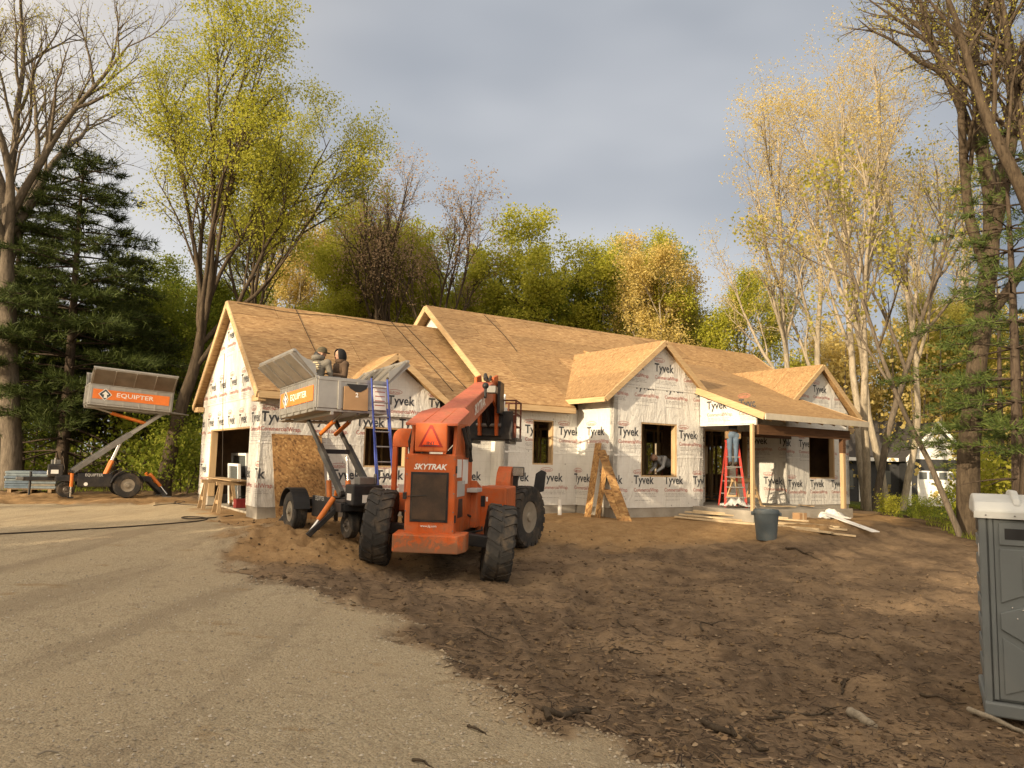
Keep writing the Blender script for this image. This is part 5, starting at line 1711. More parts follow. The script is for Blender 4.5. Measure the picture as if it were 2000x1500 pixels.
        for rr, mm, off in ((.19, 'white_vinyl', .001), (.165, 'ink', .002)):
            MB().add([dc + Vector((s * off, 0, -rr)), dc + D * rr + Vector((s * off, 0, 0)), dc + Vector((s * off, 0, rr)), dc - D * rr + Vector((s * off, 0, 0))], [(0, 1, 2, 3)]).build('diamond_badge', M[mm], sg)
        ap = [(-.035, -.11), (.06, -.11), (.05, .0), (.105, .0), (.0, .10), (-.09, .0), (-.03, .0)]
        MB().add([dc + D * x + Vector((s * .003, 0, z)) for x, z in ap], [tuple(range(7))]).build('badge_arrow', M['white_vinyl'], sg)
        flat_text('sign_lettering', 'EQUIPTER', L * .44, Vector((xx, left, .305)) + D * .66, D, (0, 0, 1), M['white_vinyl'], sg, .8)
    for s in (-1, 1):
        MB().beam((s * .5, L, .02), (s * .5, L + .55, -.02), .05, .04).build('tailgate_bar', M['alu'], bx)
    MB().box((-.6, L + .02, -.03), (.6, L + .5, -.005)).build('tailgate', M['alu_in'], bx)
    for x in (-.28, .10):
        MB().box((x - .03, -.045, .04), (x + .03, -.021, H - .02)).build('end_rib', M['alu'], bx, bevel=.004)
    if plate2:
        pl = MB().box((-.20, -.066, .04), (.30, -.047, .50)).build('end_plate', M['cardboard'], bx, bevel=.004)
        MB().add([(-.16, -.070, .55), (.29, -.070, .55), (.25, -.070, .47), (.13, -.070, .40), (.03, -.070, .40), (-.08, -.070, .46)], [tuple(range(6))]).build('plate_flap', M['black_plastic'], pl)
        flat_text('plate_number', '2', .06, (.03, -.073, .30), (1, 0, 0), (0, 0, 1), M['white_vinyl'], pl, 1.0, 0, .03)
        lp = MB().box((.42, -.046, .08), (.69, -.022, .56)).build('instruction_label', M['white_vinyl'], bx)
        for z in (.16, .25, .34, .43):
            MB().box((.45, -.049, z), (.66, -.047, z + .018)).build('label_line', M['red_ink'], lp)
    return T_

_p = h2w(-1.62, 9.3)
lift_trailer('lift_trailer', 'raised roofing trailer with orange sign standing left of the garage', (_p.x, _p.y, gz(_p.x, _p.y)), HA - math.pi / 2, (1.0, 2.75), -1.27, 2.85, R(-3), 2.40, 0, 1)
_p = h2w(.68, -2.75)
TR2 = _p.copy()
lift_trailer('lift_trailer', 'raised roofing trailer with two workers in its box at the garage eave', (_p.x, _p.y, -.03), HA, (.62, 2.25), -1.05, 2.36, R(-2), 2.25, 0, -1, True)
# ------------------------------------------------------------------ placing from picture positions
def on_ground(px, py, lift=0.0):
    """ground point seen at a picture position (2000 x 1500)"""
    x, y = px - 1000, py - 750
    x, y = x * math.cos(-ROLL) - y * math.sin(-ROLL), x * math.sin(-ROLL) + y * math.cos(-ROLL)
    c, s = math.cos(PITCH), math.sin(PITCH)
    d = Vector((x / FPX, c + y / FPX * s, s - y / FPX * c))
    z = -.2
    for k in range(12):
        t = (z - CAM_Z) / d.z
        z = .5 * z + .5 * gz(d.x * t, d.y * t)
    t = (z - CAM_Z) / d.z
    return Vector((d.x * t, d.y * t, z + lift))

def board(name, label, cat, corner, ex, ey, th, mat, group=None):
    """a flat sheet: corner, two edge vectors, thickness along their cross product"""
    corner, ex, ey = Vector(corner), Vector(ex), Vector(ey)
    n = ex.cross(ey).normalized() * th
    mb = MB().prism([Vector((0, 0, 0)), ex, ex + ey, ey], n)
    o = mb.build(name, mat, None, bevel=.003)
    o.location = corner
    for k, v in (('label', label), ('category', cat), ('group', group)):
        if v:
            o[k] = v
    return o

# --- sheathing offcuts leaning on the walls
board('osb_sheet', 'large wood strand sheet leaning on the garage front wall', 'board', h2w(.30, -.55, -.02), HU * 1.20, HV * .42 + Vector((-.10, .03, 1.98)), .014, M['osb_lean'])
board('osb_strip', 'upright wood strand strip leaning at the bay corner, leftmost of the strips', 'board', h2w(8.33, -1.62, -.03), HV * -.27, HU * .36 + Vector((0, 0, 2.05)), .012, M['osb_lean'], 'strips leaning at the bay corner')
board('osb_strip', 'shorter dark strip standing behind the crossed strips at the bay corner', 'board', h2w(8.45, -1.92, -.03), HV * -.22, HU * .30 + Vector((0, 0, 1.72)), .012, M['osb_lean'], 'strips leaning at the bay corner')
board('osb_strip', 'long strip slanting across the others at the bay corner', 'board', h2w(8.78, -2.68, -.05), HU * .20 - HV * .13, HU * -.42 + HV * .62 + Vector((0, 0, 1.88)), .012, M['osb_lean'], 'strips leaning at the bay corner')
board('osb_strip', 'short broad offcut propped low against the slanting strip', 'board', h2w(8.66, -2.62, -.05), HU * .34 - HV * .18, HU * -.24 + HV * .36 + Vector((0, 0, .82)), .012, M['osb_lean'], 'strips leaning at the bay corner')

# --- sawhorses
def sawhorse(label, loc, rz, h=.78, w=.9, mat='lumber_old'):
    t = thing('sawhorse', label, 'sawhorse', loc, rz, 'sawhorses')
    MB().box((-w / 2, -.045, h - .09), (w / 2, .045, h)).build('top_beam', M[mat], t, bevel=.004)
    for sx in (-1, 1):
        for sy in (-1, 1):
            MB().beam((sx * (w / 2 - .12), sy * .05, h - .06), (sx * (w / 2 - .03), sy * .27, 0), .085, .04, up=(0, 1, 0)).build('leg', M[mat], t)
        MB().beam((sx * (w / 2 - .06), -.19, .28), (sx * (w / 2 - .06), .19, .28), .03, .09).build('brace', M[mat], t)
    return t
for (u, v, lb) in ((.0, 3.75, 'weathered sawhorse at the left side of the garage opening'), (.0, 2.05, 'weathered sawhorse at the right side of the garage opening')):
    p = h2w(u, v)
    sawhorse(lb, (p.x, p.y, gz(p.x, p.y)), HA)
for k, (du, lb) in enumerate(((-.26, 'front plank lying across the two garage sawhorses'), (-.02, 'rear plank lying across the two garage sawhorses'))):
    a = h2w(-.08 + du + .10, 4.2)
    board('plank', lb, 'plank', (a.x, a.y, .835), HU * .20, HV * -2.75, .03, M['lumber_old'], 'planks on the garage sawhorses')

# --- window units stored in the garage
def window_unit(label, p, rz, w, h, leanx=.06):
    t = thing('window_unit', label, 'window', p, rz, 'new window units in the garage')
    t.rotation_euler = (leanx, 0, rz)
    f = MB()
    for x in (-w / 2, w / 2 - .07):
        f.box((x, -.04, 0), (x + .07, .04, h))
    f.box((-w / 2 + .07, -.04, 0), (w / 2 - .07, .04, .07)).box((-w / 2 + .07, -.04, h - .07), (w / 2 - .07, .04, h)).box((-w / 2 + .07, -.03, h * .5 - .02), (w / 2 - .07, .03, h * .5 + .02))
    f.build('window_frame', M['white_trim'], t, bevel=.004)
    MB().box((-w / 2 + .07, -.006, .07), (w / 2 - .07, .006, h * .5 - .02)).build('pane', M['glass'], t)
    MB().box((-w / 2 + .07, -.006, h * .5 + .02), (w / 2 - .07, .006, h - .07)).build('pane', M['glass'], t)
    MB().box((-.1, -.012, h * .22), (.14, -.007, h * .36)).build('paper_label', M['white_vinyl'], t)
p = h2w(.95, 5.2, .06)
window_unit('tall white framed window unit standing at the back of the garage opening', p, HA - math.pi / 2, 1.7, 1.45)
p = h2w(.62, 4.5, .06)
window_unit('shorter white framed window unit in front of the taller one', p, HA - math.pi / 2, 1.15, 1.15)
t = thing('tool_case', 'small dark red tool case on the garage floor', 'case', h2w(.5, 3.2, .05), HA)
MB().box((-.2, -.14, 0), (.2, .14, .24)).build('case_body', simple('dark_red_plastic', (.16, .02, .02), .5), t, bevel=.02)
MB().path([(-.1, 0, .23), (-.08, 0, .3), (.08, 0, .3), (.1, 0, .23)], .012).build('handle', M['black_plastic'], t)

# --- bin, pipe, small box, teal block
p = on_ground(1497, 1053)
t = thing('rubbish_bin', 'round grey plastic rubbish bin standing in the dirt before the porch', 'bin', (p.x, p.y, p.z - .02), .4)
MB().lathe([(.22, 0), (.225, .02), (.275, .60), (.29, .60), (.295, .66), (.275, .70), (.262, .70), (.25, .6), (.205, .03)], 32).build('bin_body', M['can_grey'], t, smooth=35)
for a in (0, math.pi):
    MB().box((-.07, .27, .56), (.07, .335, .64), 0, Matrix.Rotation(a + .9, 4, 'Z')).build('handle', M['can_grey'], t, bevel=.012)
p = h2w(7.85, -1.15)
t = MB().lathe([(.055, -.3), (.055, .42), (.045, .42), (.045, .1)], 18).build('pipe_stub', M['white_pvc'], None, smooth=40)
t.location = (p.x, p.y, gz(p.x, p.y))
t['label'], t['category'] = 'white plastic pipe stub sticking out of the sand below the narrow window', 'pipe'
p = on_ground(1562, 1016)
t = thing('carton', 'small brown carton on the ground before the porch slab', 'carton', p, .5)
MB().box((-.15, -.12, 0), (.15, .12, .2)).build('carton_body', M['cardboard'], t, bevel=.006)
MB().box((-.02, -.124, .0), (.02, .124, .203)).build('tape', M['lumber_pale'], t)
p = h2w(12.02, -4.52)
t = MB().lathe([(.10, 0), (.115, .17), (.12, .18), (.105, .18), (.09, .02)], 18).build('teal_pail', M['teal'], None, smooth=40)
t.location = (p.x, p.y, gz(p.x, p.y))
t['label'], t['category'] = 'little teal pail at the foot of the left porch post', 'pail'

# --- planks on the ground before the porch
PL = [((10.75, -2.62, .06), (1672, 1051), 'lowest of the long planks, reaching nearest to the viewer'), ((11.05, -2.50, .10), (1655, 1041), 'long pale plank running beside the rubbish bin'),
      ((11.35, -2.45, .16), (1580, 1026), 'upper long plank resting on the others near the bay'), ((11.9, -3.0, .07), (1640, 1033), 'long plank partly hidden by the rubbish bin'), ((10.9, -2.85, .05), (1600, 1040), 'middle plank of the pile before the porch'),
      ((11.5, -2.62, .20), (1540, 1020), 'topmost plank of the pile before the porch'), ((12.3, -4.6, .04), (1690, 1036), 'plank nearest to the porch slab'), ((11.6, -3.3, .03), (1625, 1047), 'plank lying under the others below the bin')]
for k, (a, b_, lb) in enumerate(PL):
    pa, pb = h2w(*a), on_ground(*b_)
    pa.z = gz(pa.x, pa.y) + a[2]
    pb.z += .05 + .03 * (k % 3)
    o = MB().beam((0, 0, 0), pb - pa, .19 if k % 2 else .14, .04).build('plank', M['lumber_pale'], None, bevel=.003)
    o.location = pa
    o['label'], o['category'], o['group'] = lb, 'plank', 'planks on the ground before the porch'
pa, pb = on_ground(1612, 1014, .16), on_ground(1710, 1041, .03)
o = MB().beam((0, 0, 0), pb - pa, .22, .02).build('trim_board', M['white_trim'], None, bevel=.002)
o.location = pa
o['label'], o['category'] = 'white trim board lying beside the porch slab corner', 'board'
def crumple(name, label, loc, size, mat, seed, cat):
    rs = np.random.RandomState(seed)
    n = 22
    g = np.linspace(-1, 1, n)
    X, Y = np.meshgrid(g, g)
    rr = np.sqrt(X ** 2 + Y ** 2)
    Z = np.maximum(0, (1 - rr ** 1.4)) * (.55 + .9 * fbm(X * 1.6 + seed, Y * 1.6, seed, 3)) + .05
    Z = np.maximum(Z + .35 * np.abs(fbm(X * 4 + seed, Y * 4, seed + 5, 3)), .01)
    th = 1 + .35 * fbm(X * 2, Y * 2, seed + 9)
    V = np.stack([X * size[0] * th, Y * size[1] * th, Z * size[2]], -1).reshape(-1, 3)
    i = np.arange(n * n).reshape(n, n)
    F = np.stack([i[:-1, :-1], i[:-1, 1:], i[1:, 1:], i[1:, :-1]], -1).reshape(-1, 4)
    o = link(name, mesh_np(name, V, F, mat, smooth=False))
    o.location = loc
    o['label'], o['category'] = label, cat
    return o
crumple('wrap_scrap', 'crumpled white wrap scraps heaped by the right end of the slab', on_ground(1622, 1013), (.45, .3, .3), M['tyvek'], 4, 'scrap')
crumple('wrap_scrap', 'crumpled white wrap lying at the foot of the red stepladder', h2w(12.75, -3.1, .30), (.42, .34, .5), M['tyvek'], 9, 'scrap')
for k, (u, v, a, L, lb) in enumerate(((14.6, -2.9, .3, 1.5, 'thin offcut on the porch floor nearest the second bay'), (14.2, -3.5, -.2, 1.1, 'short offcut in the middle of the porch floor'), (15.3, -3.6, .9, 1.2, 'offcut on the porch floor near the right post'), (13.6, -3.9, .1, 1.3, 'offcut along the front edge of the porch floor'))):
    p = h2w(u, v, .315 + .02 * k)
    o = MB().box((-L / 2, -.06, -.012), (L / 2, .06, .012)).build('offcut', M['lumber_pale'] if k % 2 else M['lumber_old'], None)
    o.location, o.rotation_euler = p, (0, .02, HA + a)
    o['label'], o['category'], o['group'] = lb, 'offcut', 'offcuts on the porch floor'

# --- porch: work bench and stepladder
p = h2w(13.85, -2.45, .30)
t = sawhorse('pale new sawhorse bench standing on the porch', (p.x, p.y, p.z), HA + .15, .80, 1.25, 'lumber')
p = h2w(13.75, -2.42, 1.105)
o = MB().box((-.35, -.09, 0), (.35, .09, .03)).box((-.1, -.06, .03), (.18, .05, .09)).build('offcut', M['lumber_old'], None)
o.location, o.rotation_euler = p, (0, 0, HA)
o['label'], o['category'] = 'cut piece of wood lying on the porch sawhorse', 'offcut'
def stepladder(label, loc, rz, h=1.92, mat='red_rail'):
    t = thing('stepladder', label, 'stepladder', loc, rz, 'red stepladders')
    for s in (-1, 1):
        MB().beam((s * .16, -.04, h), (s * .30, -.52, 0), .07, .035, up=(0, 1, 0)).build('front_rail', M[mat], t, bevel=.004)
        MB().beam((s * .15, .06, h - .05), (s * .27, .58, 0), .045, .03, up=(0, 1, 0)).build('rear_rail', M[mat], t, bevel=.004)
        MB().beam((s * .23, -.3, h * .48), (s * .21, .33, h * .48), .015, .02).build('spreader', M['steel'], t)
    for k in range(1, 7):
        f = k / 6.6
        x, y, z = .30 - .14 * f, -.52 + .48 * f, h * f
        MB().box((-x, y - .045, z - .02), (x, y + .045, z + .01)).build('step', M['alu'], t)
    for k in range(1, 5):
        f = k / 5.2
        MB().beam((-.27 + .12 * f, .58 - .52 * f, h * f), (.27 - .12 * f, .58 - .52 * f, h * f), .02, .03).build('rear_bar', M['alu'], t)
    MB().box((-.19, -.10, h - .02), (.19, .12, h + .03)).build('top_cap', M['red_rail'], t, bevel=.01)
    return t
SLP = h2w(12.98, -2.75, .298)
stepladder('red stepladder on the porch with a worker standing on it', SLP, HA + R(-38), 1.92)
p = h2w(13.3, -.1, .25)
stepladder('red stepladder inside the doorway behind the porch', p, HA + R(20), 1.8)

# --- blue extension ladder on the trailer box
lt, lb_ = h2w(1.20, -3.86, 3.02), h2w(1.20, -4.62, -.25)
ld = lt - lb_
t = thing('extension_ladder', 'blue extension ladder leaning on the raised trailer box', 'ladder', lb_)
for s in (-1, 1):
    MB().beam(HU * (s * .19), ld + HU * (s * .17), .028, .075, up=(0, 1, 0)).build('rail', M['blue'], t, bevel=.004)
    MB().beam(HU * (s * .155) + Vector((0, 0, .7)) - HV * .0 + HV * (-.05 + .16), ld * .82 + HU * (s * .15) + HV * .04, .025, .06, up=(0, 1, 0)).build('inner_rail', M['blue'], t, bevel=.004)
    MB().box((-.04, -.05, 0), (.04, .05, .02), 0, Matrix.Translation(HU * (s * .19))).build('foot_pad', M['rubber'], t)
    MB().ball(ld + HU * (s * .17) + Vector((0, 0, .03)), .028).build('top_cap', M['rubber'], t)
nR = 11
for k in range(nR):
    f = (k + .6) / (nR + .2)
    MB().tube(ld * f - HU * .18, ld * f + HU * .18, .017, n=8).build('rung', M['alu'], t, smooth=40)

# --- carton and metal offcut in the trailer box
p = h2w(.42, -3.25, 2.80)
t = thing('carton', 'open brown carton between the two workers in the trailer box', 'carton', p, HA + .2)
MB().box((-.27, -.2, -.36), (.27, .2, .22)).build('carton_body', M['cardboard'], t, bevel=.006)
MB().prism([(-.26, -.2, .225), (.1, -.2, .235), (.1, .16, .26), (-.26, .16, .24)], (0, 0, .01)).build('flap', M['alu'], t)
MB().box((.1, -.204, .02), (.2, -.201, .1)).build('label', M['white_vinyl'], t)

# --- shingle pallet at the far left
p = h2w(-4.1, 11.0)
p = Vector((-15.35, 24.6, gz(-15.35, 24.6)))
t = thing('shingle_pallet', 'low pallet stacked with blue grey shingle bundles at the left edge', 'pallet', p, R(22), None)
for x in (-.55, 0, .55):
    MB().box((x - .05, -.5, 0), (x + .05, .5, .10)).build('pallet_runner', M['lumber_old'], t)
for k in range(6):
    MB().box((-.68, -.5 + k * .18, .10), (.68, -.39 + k * .18, .12)).build('pallet_slat', M['lumber_old'], t)
sh = [simple('blue_grey_wrap_%d' % i, c, .5, var=.25, scale=9) for i, c in enumerate(((.12, .16, .20), (.19, .23, .25), (.10, .13, .18), (.24, .22, .18)))]
rn = random.Random(5)
for k in range(7):
    for j, (x0, x1) in enumerate(((-.70, .0), (.01, .70))):
        dx, dy = rn.uniform(-.02, .02), rn.uniform(-.03, .03)
        MB().box((x0 + dx, -.5 + dy, .125 + k * .078), (x1 + dx, .5 + dy, .198 + k * .078)).build('shingle_bundle', sh[rn.randrange(4)], t, bevel=.015)

# --- cords and ropes
def cord(name, label, pts, r, mat, cat='cord'):
    # smooth a polyline
    P = [Vector(p) for p in pts]
    for _ in range(2):
        Q = [P[0]]
        for a, b_ in zip(P[:-1], P[1:]):
            Q += [a * .75 + b_ * .25, a * .25 + b_ * .75]
        P = Q + [P[-1]]
    o = MB().path(P, r, 6).build(name, mat, None, smooth=60)
    o['label'], o['category'] = label, cat
    return o
cord('air_hose', 'dark air hose stretched across the gravel towards the garage', [on_ground(*q_, .015) for q_ in ((-30, 1046), (60, 1041), (150, 1036), (250, 1030), (330, 1024), (390, 1019), (408, 1015), (395, 1011), (360, 1010), (352, 1013), (375, 1015), (420, 1012), (455, 1008))], .014, M['rope'], 'hose')
cord('power_cord', 'coiled dark cord lying by the garage opening', [on_ground(*q_, .012) for q_ in ((300, 988), (345, 984), (365, 981), (352, 979), (338, 981), (350, 986), (400, 988), (440, 987))], .012, M['rope'])
def roof_pt(u, v, fn, h=.045): return h2w(u, v, fn(v) + h)
cord('safety_rope', 'dark rope running down the garage roof above the workers', [roof_pt(1.62, v, gw) for v in (3.1, 2.2, 1.4, .8)], .008, M['rope'], 'rope')
cord('safety_rope', 'left of the two ropes near the roof valley', [roof_pt(u, v, gw) for u, v in ((4.55, 3.1), (4.75, 2.0), (4.95, 1.0), (5.1, .1))], .008, M['rope'], 'rope')
cord('safety_rope', 'right of the two ropes near the roof valley', [roof_pt(u, v, gw) for u, v in ((4.95, 3.1), (5.2, 2.0), (5.45, 1.0), (5.65, .1))], .008, M['rope'], 'rope')
cord('ridge_rope', 'slack rope lying along the garage ridge', [h2w(u, 3.0 - .12 * math.sin(u * 1.1) ** 2, gw(3.0 - .12 * math.sin(u * 1.1) ** 2) + .05) for u in np.linspace(0, 5.2, 14)], .008, M['rope'], 'rope')
cord('safety_rope', 'thin rope hanging down the main roof slope', [roof_pt(u, v, mw) for u, v in ((8.1, 3.5), (8.2, 2.4), (8.1, 1.5))], .008, M['rope'], 'rope')
cord('hanging_line', 'thin line hanging from the garage gable into the opening', [h2w(-.10, 3.6, 4.2), h2w(-.08, 3.55, 2.8), h2w(-.05, 3.4, 1.9), h2w(-.1, 3.0, .9)], .008, M['rope'], 'rope')

# ------------------------------------------------------------------ portable toilet
PTZ = -R(29)
_pr = Vector((math.cos(PTZ), math.sin(PTZ), 0))
_pb = Vector((-math.sin(PTZ), math.cos(PTZ), 0))
pc = Vector((4.87, 7.9, -.97)) + _pr * .55 + _pb * .58
t = thing('portable_toilet', 'grey portable toilet with white roof at the right edge', 'portable toilet', pc, PTZ)
PM = M['potty']
MB().box((-.57, -.60, 0), (.57, .60, .14)).build('skid_base', M['potty'], t, bevel=.02)
bw = MB().box((-.53, -.53, .14), (.53, .56, 2.0)).build('cabin_body', PM, t, bevel=.03)
for s in (-1, 1):
    MB().box((s * .53 - .035, -.565, .12), (s * .53 + .035, -.50, 2.0)).build('corner_post', PM, t, bevel=.015)
    MB().box((s * .46 - .022, -.562, .16), (s * .46 + .022, -.52, 1.98)).build('door_jamb', PM, t, bevel=.01)
    for z in (.30, .52, .74, .96, 1.18, 1.40, 1.62):
        MB().box((s * .54 - .012, -.42, z), (s * .54 + .012, .46, z + .13)).build('side_rib', PM, bw, bevel=.011)
    lv = MB().box((s * .548 - .006, -.2, 1.80), (s * .548 + .006, .3, 1.93)).build('side_vent', M['black_plastic'], bw)
MB().lathe([(.07, 0), (.07, .004)], 20, 0, Matrix.Translation((-.557, -.33, 1.62)) @ Matrix.Rotation(math.pi, 4, 'Y') @ AX).build('round_sticker', M['white_vinyl'], bw)
dr = MB().box((-.435, -.552, .17), (.435, -.525, 1.96)).build('door', PM, t, bevel=.008)
def raised(name, poly, d=.016, mat=PM, b=.007):
    return MB().prism([(x, -.552, z) for x, z in poly], (0, -d, 0)).build(name, mat, dr, bevel=b)
raised('vent_frame', [(-.39, 1.70), (.39, 1.70), (.39, 1.93), (-.39, 1.93)], .02)
for x0, x1 in ((-.34, -.04), (.0, .34)):
    MB().box((x0, -.576, 1.76), (x1, -.571, 1.87)).build('vent_screen', M['black_plastic'], dr)
raised('upper_panel', [(-.39, 1.12), (-.22, 1.20), (.22, 1.20), (.39, 1.12), (.39, 1.66), (-.39, 1.66)])
raised('upper_inset', [(-.20, 1.26), (.20, 1.26), (.20, 1.60), (-.20, 1.60)], .026)
raised('middle_panel', [(-.40, .86), (-.19, .74), (.19, .74), (.40, .86), (.40, 1.02), (.19, 1.10), (-.19, 1.10), (-.40, 1.02)], .024)
raised('middle_inset', [(-.10, .82), (.10, .82), (.10, 1.02), (-.10, 1.02)], .036)
raised('lower_panel', [(-.39, .22), (-.2, .30), (.2, .30), (.39, .22), (.39, .78), (.2, .66), (-.2, .66), (-.39, .78)], .014)
raised('lower_inset', [(-.18, .34), (.18, .34), (.18, .58), (-.18, .58)], .024)
for x, z in ((-.30, 1.085), (-.21, 1.07), (-.26, .98), (.2, 1.3)):
    MB().ball((x, -.580, z), .008, 0, 8, 5).build('rivet', M['chrome'], dr, smooth=60)
MB().box((.34, -.60, .90), (.40, -.575, 1.06)).build('door_latch', M['black_plastic'], dr, bevel=.006)
MB().box((-.12, -.5815, 1.40), (.12, -.579, 1.52)).build('company_sticker', M['grey_vinyl'], dr)
rf = MB()
prof = [(-.60, 1.99), (-.60, 2.05), (-.50, 2.13), (-.20, 2.20), (.20, 2.20), (.50, 2.13), (.60, 2.05), (.60, 1.99)]
rf.prism([(-.60, y, z) for y, z in prof], (1.20, 0, 0))
ro = rf.build('roof', M['potty_roof'], t, bevel=.03)
for x in (-.22, .22):
    MB().prism([(x - .035, y, z) for y, z in [(-.55, 2.10), (-.5, 2.17), (-.2, 2.25), (.2, 2.25), (.5, 2.17), (.55, 2.10)]], (.07, 0, 0)).build('roof_rib', M['potty_roof'], ro, bevel=.02)
MB().box((-.605, -.615, 1.965), (.605, -.60, 2.04)).build('roof_lip', M['potty_roof'], ro, bevel=.006)
for k in range(5):
    MB().ball((-.5 + k * .25, -.617, 2.0), .009, 0, 8, 5).build('rivet', M['steel'], ro, smooth=60)

# ------------------------------------------------------------------ neighbouring house
NH = thing('neighbour_house', 'dark sided neighbouring house with white trim seen through the trees on the right', 'house', (19.2, 43.6, -.55), R(-4))
MB().box((0, .5, 0), (6.6, 7.5, 2.75)).build('wall', M['dark_siding'], NH)
MB().box((3.25, -.6, -.0), (6.4, .6, 2.7)).build('garage_wall', M['dark_siding'], NH)
roofm = simple('dark_shingle', (.055, .05, .048), .9, var=.3, scale=12, bump=.3)
MB().prism([(-.4, .05, 2.62), (-.4, 4.0, 4.95), (-.4, 7.95, 2.62), (-.4, 7.95, 2.78), (-.4, 4.0, 5.12), (-.4, .05, 2.78)], (7.4, 0, 0)).build('roof', roofm, NH)
MB().box((-.42, -.02, 2.54), (3.2, .06, 2.74)).build('eave_trim', M['white_trim'], NH)
gx, gh = 4.82, 1.8
for s in (-1, 1):
    MB().prism([(gx, -.95, 4.62), (gx + s * gh, -.95, 2.55), (gx + s * gh, -.95, 2.72), (gx, -.95, 4.80)], (0, 4.5, 0)).build('garage_roof', roofm, NH)
    MB().prism([(gx, -.99, 4.60), (gx + s * gh, -.99, 2.50), (gx + s * gh, -.99, 2.74), (gx, -.99, 4.84)], (0, .035, 0)).build('rake_trim', M['white_trim'], NH)
gt = MB().prism([(gx - 1.58, -.62, 2.705), (gx + 1.58, -.62, 2.705), (gx, -.62, 4.5)], (0, .1, 0)).build('gable_wall', M['white_trim'], NH)
for k in range(7):
    z = 2.9 + k * .2
    hw = 1.58 * (4.5 - z) / 1.8 - .05
    if hw > .1:
        MB().box((gx - hw, -.64, z), (gx + hw, -.62, z + .03)).build('siding_lap', M['white_trim'], gt)
for x in (3.25, 6.28):
    MB().box((x - .02, -.66, 0), (x + .16, -.58, 2.7)).build('corner_trim', M['white_trim'], NH)
gd = MB().box((3.75, -.68, 0), (5.95, -.61, 2.05)).build('garage_door', M['white_trim'], NH)
for r_ in range(4):
    for c_ in range(4):
        MB().box((3.83 + c_ * .54, -.70, .08 + r_ * .5), (4.25 + c_ * .54, -.682, .48 + r_ * .5)).build('door_panel', M['white_trim'] if r_ < 3 else M['glass'], gd, bevel=.01)
ed = MB().box((.95, .42, 0), (1.55, .49, 2.1)).build('entry_door', M['white_trim'], NH)
MB().box((1.12, .40, 1.45), (1.38, .42, 1.95)).build('door_pane', M['glass'], ed)
for x in (1.12, 1.245):
    MB().box((x, .392, 1.45), (x + .015, .40, 1.95)).build('muntin', M['black_plastic'], ed)
for x in (.1, 2.2):
    MB().box((x, .44, .9), (x + .55, .49, 2.0)).build('window', M['glass'], NH)
MB().box((2.8, -6.5, -.03), (7.2, -.62, .02)).build('driveway_apron', M['concrete'], NH)
# ------------------------------------------------------------------ people
skin = simple('skin', (.42, .25, .17), .6, var=.08)
CL = {
 'grey_hoodie': simple('grey_hoodie_cloth', (.17, .155, .13), .9, var=.2, scale=8, bump=.4),
 'brown_jacket': simple('brown_canvas_cloth', (.085, .055, .035), .9, var=.2, scale=8, bump=.4),
 'dark_trousers': simple('dark_trouser_cloth', (.03, .032, .036), .9, var=.2, scale=8),
 'jeans': simple('faded_denim_cloth', (.12, .17, .24), .9, var=.3, scale=6, bump=.4),
 'black_cloth': simple('black_cloth', (.014, .014, .016), .85, var=.2),
 'boots': simple('brown_boot_leather', (.07, .045, .03), .7, var=.2),
 'white_shirt': simple('pale_shirt_cloth', (.42, .42, .42), .9, var=.15),
 'navy_shirt': simple('navy_shirt_cloth', (.05, .055, .075), .9, var=.2),
 'tan_pouch': simple('tan_leather', (.30, .19, .10), .8, var=.2),
 'camo_cap': simple('olive_cap_cloth', (.09, .075, .045), .9, var=.4, scale=18),
}
